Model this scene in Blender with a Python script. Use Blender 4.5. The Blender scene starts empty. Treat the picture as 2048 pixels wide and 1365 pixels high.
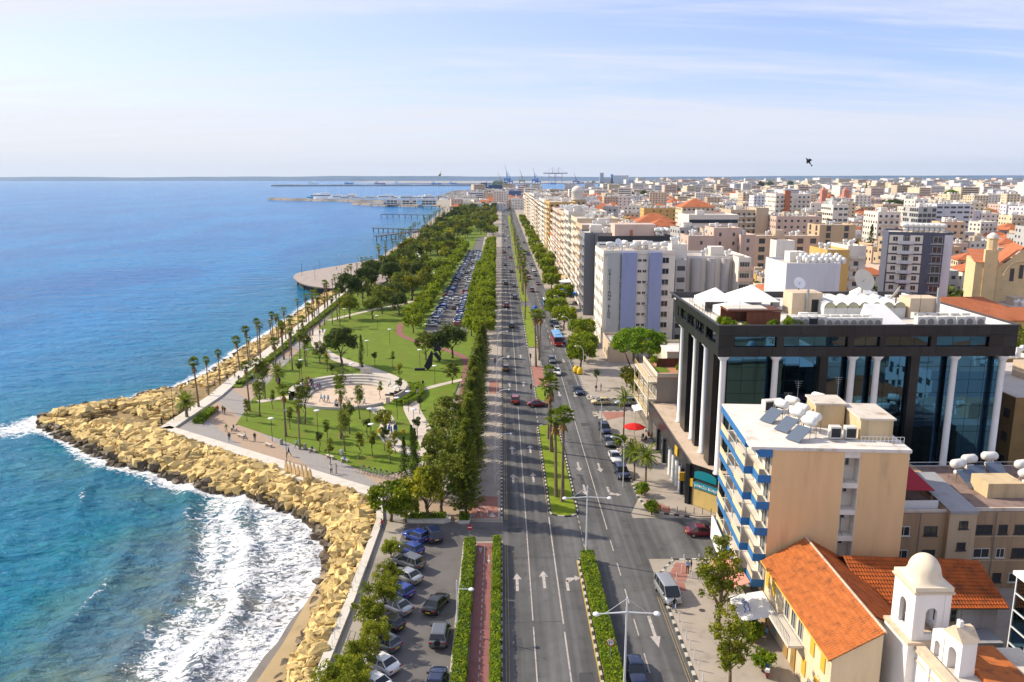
import bpy, bmesh, math, random
import numpy as np
from mathutils import Vector, Matrix
R = math.radians
rnd = random.Random(7)
SC = bpy.context.scene
COL = SC.collection
# ---------------------------------------------------------------- camera, sky, sun, exposure
CAMH = 47.0; FPX = 1593.0; PITCH = math.atan(328/FPX); YAW = math.atan(20/FPX)
cam_d = bpy.data.cameras.new("camera"); cam = bpy.data.objects.new("camera", cam_d); COL.objects.link(cam)
cam.location = (0, 0, CAMH); cam.rotation_euler = (math.pi/2-PITCH, 0, -YAW)
cam_d.lens = 28; cam_d.sensor_width = 36; cam_d.clip_start = 1; cam_d.clip_end = 40000
SC.camera = cam
SUN_EL = R(35); SUN_AZ = math.atan2(-0.93, 0.37)      # sun over the sea, a little ahead of the camera
sd = Vector((math.sin(SUN_AZ)*math.cos(SUN_EL), math.cos(SUN_AZ)*math.cos(SUN_EL), math.sin(SUN_EL)))
sun_d = bpy.data.lights.new("sun", 'SUN'); sun = bpy.data.objects.new("sun", sun_d); COL.objects.link(sun)
sun_d.energy = 4.8; sun_d.angle = R(0.9); sun_d.color = (1.0, 0.89, 0.71)
sun.location = (-100, 60, 150)
sun.rotation_euler = sd.to_track_quat('Z', 'Y').to_euler()
W = bpy.data.worlds.new("World"); SC.world = W; W.use_nodes = True
def world():
    nt = W.node_tree; N = nt.nodes; L = nt.links; N.clear()
    out = N.new('ShaderNodeOutputWorld'); bg = N.new('ShaderNodeBackground'); bg.inputs[1].default_value = 0.15
    sky = N.new('ShaderNodeTexSky'); sky.sky_type = 'NISHITA'; sky.sun_disc = False
    sky.sun_elevation = SUN_EL; sky.sun_rotation = SUN_AZ; sky.altitude = 50
    sky.air_density = 1.0; sky.dust_density = 0.8; sky.ozone_density = 1.5
    tc = N.new('ShaderNodeTexCoord'); sep = N.new('ShaderNodeSeparateXYZ'); L.new(tc.outputs['Generated'], sep.inputs[0])
    def math_(op, a, b=None, clamp=False):
        m = N.new('ShaderNodeMath'); m.operation = op; m.use_clamp = clamp
        for i, v in enumerate((a, b)):
            if v is None: continue
            if isinstance(v, (int, float)): m.inputs[i].default_value = v
            else: L.new(v, m.inputs[i])
        return m.outputs[0]
    z = math_('MAXIMUM', sep.outputs[2], 0.0)
    zz = math_('ADD', z, 0.09)
    u = math_('DIVIDE', sep.outputs[0], zz); v = math_('DIVIDE', sep.outputs[1], zz)
    cmb = N.new('ShaderNodeCombineXYZ'); L.new(u, cmb.inputs[0]); L.new(v, cmb.inputs[1])
    def noise(rot, sc, scale, det, rough, dist, off):
        mp = N.new('ShaderNodeMapping'); mp.inputs['Rotation'].default_value = (0, 0, R(rot)); mp.inputs['Scale'].default_value = sc
        mp.inputs['Location'].default_value = off
        L.new(cmb.outputs[0], mp.inputs[0])
        n = N.new('ShaderNodeTexNoise'); n.inputs['Scale'].default_value = scale; n.inputs['Detail'].default_value = det
        n.inputs['Roughness'].default_value = rough; n.inputs['Distortion'].default_value = dist
        L.new(mp.outputs[0], n.inputs['Vector']); return n.outputs['Fac']
    n1 = noise(-14, (0.26, 1.0, 1), 0.62, 6, 0.58, 0.9, (3.1, 1.7, 0))
    n2 = noise(-30, (0.30, 1.0, 1), 1.7, 7, 0.68, 1.4, (0.4, 5.2, 0))
    s = math_('ADD', math_('MULTIPLY', n1, 0.72), math_('MULTIPLY', n2, 0.28))
    mr = N.new('ShaderNodeMapRange'); mr.interpolation_type = 'SMOOTHSTEP'
    mr.inputs['From Min'].default_value = 0.395; mr.inputs['From Max'].default_value = 0.60
    mr.inputs['To Min'].default_value = 0.14; mr.inputs['To Max'].default_value = 0.86; L.new(s, mr.inputs['Value'])
    # cloud veil thickens towards the horizon
    hz = N.new('ShaderNodeMapRange'); hz.interpolation_type = 'SMOOTHSTEP'
    hz.inputs['From Min'].default_value = 0.0; hz.inputs['From Max'].default_value = 0.125
    hz.inputs['To Min'].default_value = 0.93; hz.inputs['To Max'].default_value = 0.0; L.new(z, hz.inputs['Value'])
    inv = math_('MULTIPLY', math_('SUBTRACT', 1.0, mr.outputs[0]), math_('SUBTRACT', 1.0, hz.outputs[0]))
    # cloud colour is brighter and the veil denser on the sun's side
    sx = N.new('ShaderNodeMapRange'); sx.inputs['From Min'].default_value = -0.7; sx.inputs['From Max'].default_value = 0.7
    L.new(sep.outputs[0], sx.inputs['Value'])
    fac = math_('SUBTRACT', 1.0, math_('MULTIPLY', inv, math_('ADD', 0.42, math_('MULTIPLY', sx.outputs[0], 0.70))), True)
    cc = N.new('ShaderNodeMix'); cc.data_type = 'RGBA'; cc.inputs[6].default_value = (4.75, 4.72, 4.8, 1); cc.inputs[7].default_value = (4.3, 4.5, 5.2, 1)
    L.new(sx.outputs[0], cc.inputs[0])
    gain = N.new('ShaderNodeMix'); gain.data_type = 'RGBA'; gain.blend_type = 'MULTIPLY'; gain.inputs[0].default_value = 1
    gain.inputs[7].default_value = (0.74, 0.79, 1.14, 1); L.new(sky.outputs[0], gain.inputs[6])
    mx = N.new('ShaderNodeMix'); mx.data_type = 'RGBA'; L.new(fac, mx.inputs[0]); L.new(gain.outputs[2], mx.inputs[6]); L.new(cc.outputs[2], mx.inputs[7])
    L.new(mx.outputs[2], bg.inputs[0]); L.new(bg.outputs[0], out.inputs[0])
world()
SC.view_settings.view_transform = 'Standard'; SC.view_settings.look = 'None'; SC.view_settings.gamma = 1
SC.view_settings.exposure = 0.34; SC.view_settings.use_curve_mapping = False
SC.render.engine = 'CYCLES'
cy = SC.cycles
cy.max_bounces = 5; cy.diffuse_bounces = 2; cy.glossy_bounces = 3; cy.transmission_bounces = 3; cy.transparent_max_bounces = 4; cy.volume_bounces = 0
cy.use_denoising = True; cy.use_adaptive_sampling = True; cy.adaptive_threshold = 0.015; cy.caustics_reflective = False; cy.caustics_refractive = False
cy.sample_clamp_indirect = 4
# ---------------------------------------------------------------- helpers
_c, _s = math.cos(PITCH), math.sin(PITCH); _cy, _sy = math.cos(YAW), math.sin(YAW)
def G(px, py, z=0.0):
    """ground point seen at a pixel of the photograph, for a level z"""
    u = (px-1024)/FPX; v = (682.5-py)/FPX
    t = (CAMH-z)/(_s-v*_c); x = u*t; y = (_c+v*_s)*t
    return (x*_cy+y*_sy, -x*_sy+y*_cy)
def AT(px, py, Y):
    """(x, z) of the point at distance Y that lies behind a pixel"""
    u = (px-1024)/FPX; v = (682.5-py)/FPX
    yy = _c+v*_s; z = -_s+v*_c
    wx = u*_cy+yy*_sy; wy = -u*_sy+yy*_cy
    return wx*Y/wy, CAMH+z*Y/wy
class MB:
    def __init__(s): s.v = []; s.f = []; s.m = []
    def add(s, vs, fs, m=0):
        o = len(s.v); s.v += vs
        for f in fs: s.f.append(tuple(i+o for i in f)); s.m.append(m)
        return s
    def box(s, x0, x1, y0, y1, z0, z1, m=0):
        if x0 > x1: x0, x1 = x1, x0
        if y0 > y1: y0, y1 = y1, y0
        return s.add([(x0,y0,z0),(x1,y0,z0),(x1,y1,z0),(x0,y1,z0),(x0,y0,z1),(x1,y0,z1),(x1,y1,z1),(x0,y1,z1)],
              [(0,3,2,1),(4,5,6,7),(0,1,5,4),(1,2,6,5),(2,3,7,6),(3,0,4,7)], m)
    def obox(s, cx, cy, z0, z1, lx, ly, a, m=0):
        ca, sa = math.cos(a), math.sin(a); P = []
        for z in (z0, z1):
            for dx, dy in ((-1,-1),(1,-1),(1,1),(-1,1)):
                X, Y = dx*lx/2, dy*ly/2; P.append((cx+X*ca-Y*sa, cy+X*sa+Y*ca, z))
        return s.add(P, [(0,3,2,1),(4,5,6,7),(0,1,5,4),(1,2,6,5),(2,3,7,6),(3,0,4,7)], m)
    def prism(s, poly, z0, z1, m=0, mt=None, bottom=False):
        A = sum(poly[i][0]*poly[(i+1)%len(poly)][1]-poly[(i+1)%len(poly)][0]*poly[i][1] for i in range(len(poly)))
        if A < 0: poly = poly[::-1]
        n = len(poly)
        vs = [(p[0],p[1],z0) for p in poly]+[(p[0],p[1],z1) for p in poly]
        s.add(vs, [(i,(i+1)%n,(i+1)%n+n,i+n) for i in range(n)], m)
        o = len(s.v)-2*n; s.f.append(tuple(o+n+i for i in range(n))); s.m.append(m if mt is None else mt)
        if bottom: s.f.append(tuple(o+n-1-i for i in range(n))); s.m.append(m)
        return s
    def sheet(s, poly, z, m=0):
        A = sum(poly[i][0]*poly[(i+1)%len(poly)][1]-poly[(i+1)%len(poly)][0]*poly[i][1] for i in range(len(poly)))
        if A < 0: poly = poly[::-1]
        return s.add([(p[0],p[1],z) for p in poly], [tuple(range(len(poly)))], m)
    def tube(s, p0, p1, r0, r1=None, n=6, m=0, cap=True):
        r1 = r0 if r1 is None else r1
        a = Vector(p0); b = Vector(p1); d = (b-a)
        if d.length < 1e-6: return s
        d.normalize(); u = d.orthogonal().normalized(); w = d.cross(u); P = []
        for c, r in ((a, r0), (b, r1)):
            for i in range(n):
                t = 2*math.pi*i/n; P.append(tuple(c+u*(r*math.cos(t))+w*(r*math.sin(t))))
        F = [(i,(i+1)%n,(i+1)%n+n,i+n) for i in range(n)]
        if cap: F += [tuple(range(n-1,-1,-1)), tuple(range(n,2*n))]
        return s.add(P, F, m)
    def path(s, pts, r, n=5, m=0):
        for i in range(len(pts)-1):
            ra = r[i] if isinstance(r, (list, tuple)) else r; rb = r[i+1] if isinstance(r, (list, tuple)) else r
            s.tube(pts[i], pts[i+1], ra, rb, n, m)
        return s
    def lathe(s, prof, n=16, c=(0,0,0), m=0, a0=0, a1=2*math.pi, axis='z'):
        full = abs(a1-a0-2*math.pi) < 1e-6; k = n if full else n+1; P = []
        for r, z in prof:
            for i in range(k):
                t = a0+(a1-a0)*i/n
                q = (r*math.cos(t), r*math.sin(t), z)
                if axis == 'x': q = (z, r*math.cos(t), r*math.sin(t))
                if axis == 'y': q = (r*math.sin(t), z, r*math.cos(t))
                P.append((c[0]+q[0], c[1]+q[1], c[2]+q[2]))
        F = []
        for j in range(len(prof)-1):
            for i in range(n):
                i2 = (i+1)%k if full else i+1
                F.append((j*k+i, j*k+i2, (j+1)*k+i2, (j+1)*k+i))
        return s.add(P, F, m)
    def ball(s, c, r, n=10, m=0, sz=1.0):
        return s.lathe([(max(1e-3, r*math.sin(math.pi*j/(n//2+1))), -r*sz*math.cos(math.pi*j/(n//2+1))) for j in range(n//2+2)], n, c, m)
    def mesh(s, name, mats, smooth=False):
        me = bpy.data.meshes.new(name); me.from_pydata(s.v, [], s.f)
        for mt in (mats if isinstance(mats, (list, tuple)) else [mats]): me.materials.append(mt)
        if any(s.m): me.polygons.foreach_set('material_index', s.m)
        if smooth: me.polygons.foreach_set('use_smooth', [True]*len(me.polygons))
        me.update(); return me
    def build(s, name, mats, parent=None, smooth=False):
        return link(name, s.mesh(name, mats, smooth), parent)
def link(name, data, parent=None, loc=None, rot=None, scale=None):
    o = bpy.data.objects.new(name, data); COL.objects.link(o)
    if parent: o.parent = parent
    if loc: o.location = loc
    if rot is not None: o.rotation_euler = rot if isinstance(rot, (tuple, list)) else (0, 0, rot)
    if scale is not None: o.scale = scale if isinstance(scale, (tuple, list)) else (scale,)*3
    return o
def tag(o, label, cat, group=None, kind=None):
    if label: o['label'] = label
    if cat: o['category'] = cat
    if group: o['group'] = group
    if kind: o['kind'] = kind
    return o
def thing(name, label, cat, loc=(0,0,0), rotz=0, group=None, scale=None):
    return tag(link(name, None, None, loc, (0,0,rotz), scale), label, cat, group)
def struct(name, mb, mat, smooth=False):
    o = mb.build(name, mat, None, smooth); o['kind'] = 'structure'; return o
def stuffpart(o): o['kind'] = 'stuff'; return o
ORD = ['nearest', 'second', 'third', 'fourth', 'fifth', 'sixth', 'seventh', 'eighth', 'ninth', 'tenth', 'eleventh', 'twelfth', 'thirteenth', 'fourteenth', 'fifteenth', 'sixteenth', 'seventeenth', 'eighteenth', 'nineteenth', 'twentieth']
TENS = {2:'twenty', 3:'thirty', 4:'forty', 5:'fifty', 6:'sixty', 7:'seventy', 8:'eighty', 9:'ninety'}
TENTH = {2:'twentieth', 3:'thirtieth', 4:'fortieth', 5:'fiftieth', 6:'sixtieth', 7:'seventieth', 8:'eightieth', 9:'ninetieth'}
def nth(i):
    if i < 20: return ORD[i]
    k = i+1
    if k%10 == 0: return TENTH[k//10]
    return TENS[k//10]+'-'+('first' if k%10 == 1 else ORD[k%10-1])
# ---------------------------------------------------------------- materials
MATS = {}
def mat(name, col, rough=0.8, metal=0.0, var=0.12, scale=0.6, streak=0, bump=0.0, bscale=8.0, spec=0.3, objvar=0.0, dirt=None, coat=0, trans=0):
    if name in MATS: return MATS[name]
    m = bpy.data.materials.new(name); m.use_nodes = True; nt = m.node_tree; N = nt.nodes; L = nt.links
    b = N['Principled BSDF']; b.inputs['Roughness'].default_value = rough; b.inputs['Metallic'].default_value = metal
    b.inputs['Specular IOR Level'].default_value = spec
    if coat: b.inputs['Coat Weight'].default_value = coat; b.inputs['Coat Roughness'].default_value = 0.06
    base = (*col, 1); b.inputs['Base Color'].default_value = base; src = None
    if var:
        g = N.new('ShaderNodeNewGeometry'); mp = N.new('ShaderNodeMapping'); L.new(g.outputs['Position'], mp.inputs[0])
        mp.inputs['Scale'].default_value = (1, 1, 0.15) if streak else (1, 1, 1)
        n = N.new('ShaderNodeTexNoise'); n.inputs['Scale'].default_value = scale; n.inputs['Detail'].default_value = 5; n.inputs['Roughness'].default_value = 0.65
        L.new(mp.outputs[0], n.inputs['Vector'])
        r = N.new('ShaderNodeValToRGB'); e = r.color_ramp.elements
        e[0].position = 0.3; e[1].position = 0.7
        d = dirt or tuple(c*(1-2*var) for c in col)
        e[0].color = (*d, 1); e[1].color = (*[min(1, c*(1+var)) for c in col], 1)
        mid = e.new(0.45); mid.color = base
        L.new(n.outputs['Fac'], r.inputs[0]); src = r.outputs[0]
    if objvar:
        oi = N.new('ShaderNodeObjectInfo'); mr = N.new('ShaderNodeMapRange'); mr.inputs['To Min'].default_value = 1-objvar; mr.inputs['To Max'].default_value = 1+objvar
        L.new(oi.outputs['Random'], mr.inputs['Value'])
        hv = N.new('ShaderNodeHueSaturation'); L.new(mr.outputs[0], hv.inputs['Value'])
        if src: L.new(src, hv.inputs['Color'])
        else: hv.inputs['Color'].default_value = base
        src = hv.outputs[0]
    if src: L.new(src, b.inputs['Base Color'])
    if bump:
        n2 = N.new('ShaderNodeTexNoise'); n2.inputs['Scale'].default_value = bscale; n2.inputs['Detail'].default_value = 4
        g2 = N.new('ShaderNodeNewGeometry'); L.new(g2.outputs['Position'], n2.inputs['Vector'])
        bp = N.new('ShaderNodeBump'); bp.inputs['Strength'].default_value = bump; bp.inputs['Distance'].default_value = 0.1
        L.new(n2.outputs['Fac'], bp.inputs['Height']); L.new(bp.outputs[0], b.inputs['Normal'])
    MATS[name] = m; return m
def leafmat(name, col, col2, scale=0.9, ov=0.18):
    if name in MATS: return MATS[name]
    m = bpy.data.materials.new(name); m.use_nodes = True; nt = m.node_tree; N = nt.nodes; L = nt.links
    b = N['Principled BSDF']; b.inputs['Roughness'].default_value = 0.6; b.inputs['Specular IOR Level'].default_value = 0.2
    g = N.new('ShaderNodeNewGeometry')
    n = N.new('ShaderNodeTexNoise'); n.inputs['Scale'].default_value = scale; n.inputs['Detail'].default_value = 3; L.new(g.outputs['Position'], n.inputs['Vector'])
    r = N.new('ShaderNodeValToRGB'); e = r.color_ramp.elements; e[0].position = 0.36; e[1].position = 0.66
    e[0].color = (*[col[0]*1.5,col[1]*1.28,col[2]*.8], 1); e[1].color = (*[col2[0]*1.5,col2[1]*1.28,col2[2]*.8], 1); L.new(n.outputs['Fac'], r.inputs[0])
    oi = N.new('ShaderNodeObjectInfo'); mr = N.new('ShaderNodeMapRange'); mr.inputs['To Min'].default_value = 1-ov; mr.inputs['To Max'].default_value = 1+ov
    L.new(oi.outputs['Random'], mr.inputs['Value'])
    mr2 = N.new('ShaderNodeMapRange'); mr2.inputs['To Min'].default_value = 0.72; mr2.inputs['To Max'].default_value = 1.3; L.new(g.outputs['Random Per Island'], mr2.inputs['Value'])
    mm = N.new('ShaderNodeMath'); mm.operation = 'MULTIPLY'; L.new(mr.outputs[0], mm.inputs[0]); L.new(mr2.outputs[0], mm.inputs[1])
    hv = N.new('ShaderNodeHueSaturation'); L.new(r.outputs[0], hv.inputs['Color']); L.new(mm.outputs[0], hv.inputs['Value'])
    L.new(hv.outputs[0], b.inputs['Base Color'])
    t = N.new('ShaderNodeBsdfTranslucent'); L.new(hv.outputs[0], t.inputs[0])
    mx = N.new('ShaderNodeMixShader'); mx.inputs[0].default_value = 0.38
    L.new(b.outputs[0], mx.inputs[1]); L.new(t.outputs[0], mx.inputs[2]); L.new(mx.outputs[0], N['Material Output'].inputs[0])
    MATS[name] = m; return m
# ---------------------------------------------------------------- setting: sea, land, roads, promenade
def segd(px, py, poly):
    """distance of numpy points to a polyline"""
    best = np.full(px.shape, 1e9)
    for (ax, ay), (bx, by) in zip(poly[:-1], poly[1:]):
        dx, dy = bx-ax, by-ay; t = np.clip(((px-ax)*dx+(py-ay)*dy)/(dx*dx+dy*dy), 0, 1)
        best = np.minimum(best, np.hypot(px-ax-t*dx, py-ay-t*dy))
    return best
BEACH = [(-29,30),(-27,55),(-25.6,72),(-24.4,79),(-23.9,86),(-23.3,94),(-24.3,102)]
ROCKS = [(-25,103.7),(-28.3,109.4),(-34,115),(-40,119),(-47.4,122),(-61,131),(-68.7,134.8),(-85,148.8),(-98,160.2)]
ROCKN = [(-98,160.2),(-97,167),(-91,172),(-84.5,177),(-84,183.6),(-78.5,188),(-76.4,203),(-77.5,227),(-76,246),(-76,281),(-78,343)]
NORTH = [(-78,343),(-70,420),(-73,480),(-76,620),(-78,808),(-92,1290),(-110,1400),(-135,1500),(-135,2000)]
COAST = BEACH+ROCKS+ROCKN[1:]+NORTH[1:]
def sea():
    def axis(a, b, step, lo, hi, g):
        mid = list(np.arange(a, b+step/2, step)); L = []; d = step; x = a
        while x > lo: d *= g; x -= d; L.append(x)
        U = []; d = step; x = b
        while x < hi: d *= g; x += d; U.append(x)
        return np.array(L[::-1]+mid+U)
    xs = axis(-110, -18, 0.75, -14000, 14000, 1.12); ys = axis(58, 200, 0.75, -300, 14500, 1.09)
    X, Y = np.meshgrid(xs, ys); x = X.ravel(); y = Y.ravel()
    d = segd(x, y, COAST); db = segd(x, y, BEACH); drk = np.minimum(segd(x, y, ROCKS), segd(x, y, ROCKN))
    s = x+0.20*(y-72)+2.2*np.sin(y*0.045+0.4)+1.2*np.sin(y*0.13+x*0.03)
    bay = np.clip((150-y-(x+98)*0.0)/30, 0, 1)*np.clip((x+150)/40, 0, 1)
    wob = 0.6*np.sin(x*0.21+y*0.13)+0.5*np.sin(x*0.11-y*0.27)+0.5*np.sin(y*0.41+x*0.05)
    ph = (s+31.5)/8.6
    prof = np.exp(-((ph-np.round(ph))**2)/0.022)
    k = np.round(ph); mod = 0.45+0.55*np.sin(y*0.06+k*1.9)**2
    near = np.clip(1-(-s-30)/60, 0.15, 1)*np.where(s > -33, np.clip((-s-20)/12, 0, 1), 1)
    amp = bay*near*mod
    z = -3+0.95*amp*prof+0.10*wob*np.clip(d/20, 0, 1)*np.exp(-d/600)
    # foam: wash inside the breaker, a line at the breaker, surf along the rocks
    inb = bay*(s > -30.5)*np.clip((s+32)/3, 0, 1)
    patch = 0.5+0.5*np.sin(x*0.19+y*0.11+1.3*np.sin(y*0.08))*np.sin(y*0.14-x*0.07)
    foam = inb*(0.535+0.08*patch)
    brk = bay*np.exp(-((s+33.0+1.2*np.sin(y*.35))/2.6)**2); foam = np.maximum(foam, brk*(0.60+0.08*patch))
    foam = np.maximum(foam, bay*np.exp(-np.abs(s+36.5)/8.0)*(0.50+0.13*patch))
    foam = np.maximum(foam, bay*prof*np.clip((mod-0.80)*5, 0, 1)*0.52*(s > -62))
    foam = np.maximum(foam, 0.66*np.exp(-(drk/(3.0+3.6*patch))**2))
    foam = np.maximum(foam, bay*np.exp(-((s+27.5)/4.2)**2)*(0.54+0.06*patch))
    lg = .5+.5*np.sin(x*.31+1.7*np.sin(y*.17))*np.sin(y*.23+1.1*np.sin(x*.21)); foam = np.maximum(foam, bay*np.clip((s+45)/9, 0, 1)*(0.455+0.14*lg))
    tip = np.hypot(x+98, y-156); foam = np.maximum(foam, 0.60*np.exp(-(tip/12)**2))
    foam = np.maximum(foam, 0.45*np.exp(-(d/9)**2)*np.clip((y-180)/60, 0, 1)); foam = np.maximum(foam, 0.5*bay*np.exp(-(drk/12)**2)*patch)
    foam = np.where(db < 0.7, np.maximum(foam, 0.62), foam)
    sand = bay*np.clip(1-db/33, 0, 1)**0.9
    sand = np.maximum(sand, bay*0.45*np.clip(1-drk/16, 0, 1)*patch)
    teal = np.clip(1-d/70, 0, 1)*0.55+np.exp(-np.hypot(x+40, y-70)/75)*0.75
    nx, ny = len(xs), len(ys)
    idx = np.arange(nx*ny).reshape(ny, nx)
    F = np.stack([idx[:-1,:-1], idx[:-1,1:], idx[1:,1:], idx[1:,:-1]], -1).reshape(-1, 4)
    me = bpy.data.meshes.new('sea'); me.from_pydata(np.stack([x, y, z], 1).tolist(), [], F.tolist())
    for nm, a in (('foam', foam), ('sand', sand), ('teal', np.clip(teal, 0, 1))):
        at = me.attributes.new(nm, 'FLOAT', 'POINT'); at.data.foreach_set('value', a.astype(np.float32))
    me.polygons.foreach_set('use_smooth', [True]*len(me.polygons))
    m = bpy.data.materials.new('sea_water'); m.use_nodes = True; nt = m.node_tree; N = nt.nodes; L = nt.links; b = N['Principled BSDF']
    b.inputs['IOR'].default_value = 1.33
    def attr(n):
        a = N.new('ShaderNodeAttribute'); a.attribute_name = n; return a.outputs['Fac']
    def mixc(f, a, c):
        mx = N.new('ShaderNodeMix'); mx.data_type = 'RGBA'
        if isinstance(f, float): mx.inputs[0].default_value = f
        else: L.new(f, mx.inputs[0])
        for v, i in ((a, 6), (c, 7)):
            if isinstance(v, tuple): mx.inputs[i].default_value = (*v, 1)
            else: L.new(v, mx.inputs[i])
        return mx.outputs[2]
    geo = N.new('ShaderNodeNewGeometry')
    def noise(scale, det, rough, dist=0, st=(1,1,1), rot=0):
        mp = N.new('ShaderNodeMapping'); mp.inputs['Scale'].default_value = st; mp.inputs['Rotation'].default_value = (0,0,R(rot)); L.new(geo.outputs['Position'], mp.inputs[0])
        n = N.new('ShaderNodeTexNoise'); n.inputs['Scale'].default_value = scale; n.inputs['Detail'].default_value = det; n.inputs['Roughness'].default_value = rough; n.inputs['Distortion'].default_value = dist
        L.new(mp.outputs[0], n.inputs['Vector']); return n.outputs['Fac']
    def mr(v, a, c, lo=0.0, hi=1.0, smooth=True):
        q = N.new('ShaderNodeMapRange'); q.interpolation_type = 'SMOOTHSTEP' if smooth else 'LINEAR'
        for nm, val in (('From Min', a), ('From Max', c), ('To Min', lo), ('To Max', hi)):
            if isinstance(val, (int, float)): q.inputs[nm].default_value = val
            else: L.new(val, q.inputs[nm])
        L.new(v, q.inputs['Value']); return q.outputs[0]
    big = noise(0.012, 3, 0.6, 0.6, (1, 0.35, 1), 12)
    deep = mixc(mr(big, 0.35, 0.65), (0.006, 0.150, 0.45), (0.010, 0.235, 0.56))
    c1 = mixc(attr('teal'), deep, (0.010, 0.160, 0.175)); c1 = mixc(mr(noise(0.035, 4, 0.6, 0.8, (0.5, 1, 1), 20), 0.50, 0.68, 0.0, 0.20), c1, (0.15, 0.15, 0.18))
    c2 = mixc(attr('sand'), c1, (0.24, 0.21, 0.17))
    rip = noise(0.42, 7, 0.70, 0.4, (0.6, 1.0, 1), 14)
    c3 = mixc(mr(rip, 0.42, 0.72, 0.0, 0.32), c2, (0.06, 0.28, 0.46)); c3 = mixc(mr(noise(0.13, 8, 0.75, 0.5, (0.45, 1, 1), 11), 0.44, 0.60, 0.30, 0.0), c3, (0.004, 0.10, 0.29))  # ripple highlights and dark wave streaks are painted into the water colour
    f1 = noise(1.15, 8, 0.70, 1.3, (0.75, 1.0, 1), 20)
    fo = attr('foam')
    thr = N.new('ShaderNodeMath'); thr.operation = 'SUBTRACT'; thr.inputs[0].default_value = 0.985; L.new(fo, thr.inputs[1])
    t2 = N.new('ShaderNodeMath'); t2.operation = 'ADD'; t2.inputs[1].default_value = 0.10; L.new(thr.outputs[0], t2.inputs[0])
    fm = mr(f1, thr.outputs[0], t2.outputs[0])
    # whitecaps on the open sea
    wc = mr(noise(0.11, 6, 0.72, 0.5, (0.55, 1, 1), 10), 0.735, 0.775, 0.0, 0.75)
    fmax = N.new('ShaderNodeMath'); fmax.operation = 'MAXIMUM'; L.new(fm, fmax.inputs[0]); L.new(wc, fmax.inputs[1])
    c4 = mixc(fmax.outputs[0], c3, (0.80, 0.81, 0.82))
    L.new(c4, b.inputs['Base Color'])
    L.new(mr(fmax.outputs[0], 0.0, 1.0, 0.16, 0.9), b.inputs['Roughness'])
    b.inputs['Specular IOR Level'].default_value = 0.06
    h1 = noise(0.16, 3, 0.6, 0.3, (0.5, 1, 1), 12); h2 = noise(0.7, 5, 0.65, 0.3, (0.55, 1, 1), 14)
    add = N.new('ShaderNodeMath'); add.operation = 'MULTIPLY_ADD'; add.inputs[1].default_value = 0.35; L.new(h2, add.inputs[0]); L.new(h1, add.inputs[2])
    bp = N.new('ShaderNodeBump'); bp.inputs['Strength'].default_value = 1.0; bp.inputs['Distance'].default_value = 3.2; L.new(add.outputs[0], bp.inputs['Height']); L.new(bp.outputs[0], b.inputs['Normal'])
    me.materials.append(m); o = link('sea', me); o['kind'] = 'structure'
sea()
m_ground = mat('city_ground', (0.33,0.29,0.24), 0.95, var=0.22, scale=0.05)
m_asph = mat('asphalt', (0.108,0.107,0.108), 0.9, var=0.13, scale=0.5, bump=0.25, bscale=14)
m_asph2 = mat('asphalt_old', (0.135,0.125,0.120), 0.92, var=0.16, scale=0.3, bump=0.2, bscale=14)
m_white = mat('road_white', (0.40,0.36,0.335), 0.8, var=0.30, scale=1.8, dirt=(0.17,0.16,0.155))
m_yellow = mat('road_yellow', (0.42,0.29,0.07), 0.8, var=0.25, scale=1.5)
m_yellowdim = mat('road_yellow_worn', (0.26,0.20,0.115), 0.85, var=0.25, scale=1.2)
m_kw = mat('kerb_white', (0.50,0.465,0.41), 0.85, var=0.15, scale=2)
m_kb = mat('kerb_black', (0.05,0.05,0.05), 0.85, var=0.1, scale=2)
m_pave = mat('pavement', (0.36,0.31,0.26), 0.9, var=0.14, scale=0.4)
m_red = mat('red_paving', (0.33,0.15,0.115), 0.9, var=0.14, scale=0.5)
m_cycle = mat('cycle_red', (0.25,0.105,0.10), 0.9, var=0.12, scale=0.5)
m_grass = mat('lawn', (0.115,0.172,0.008), 0.95, var=0.28, scale=0.28, bump=0.8, bscale=5, dirt=(0.175,0.165,0.022))
m_grass2 = mat('verge_grass', (0.165,0.225,0.008), 0.95, var=0.18, scale=0.5, bump=0.6, bscale=5)
m_sand = mat('beach_sand', (0.33,0.245,0.135), 0.9, var=0.12, scale=0.3)
m_wet = mat('wet_sand', (0.17,0.145,0.115), 0.35, var=0.1, scale=0.4, spec=0.5)
m_conc = mat('pale_concrete', (0.60,0.55,0.48), 0.9, var=0.1, scale=0.7, streak=1)
m_path = mat('pale_path', (0.55,0.48,0.41), 0.9, var=0.1, scale=0.5)
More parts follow.
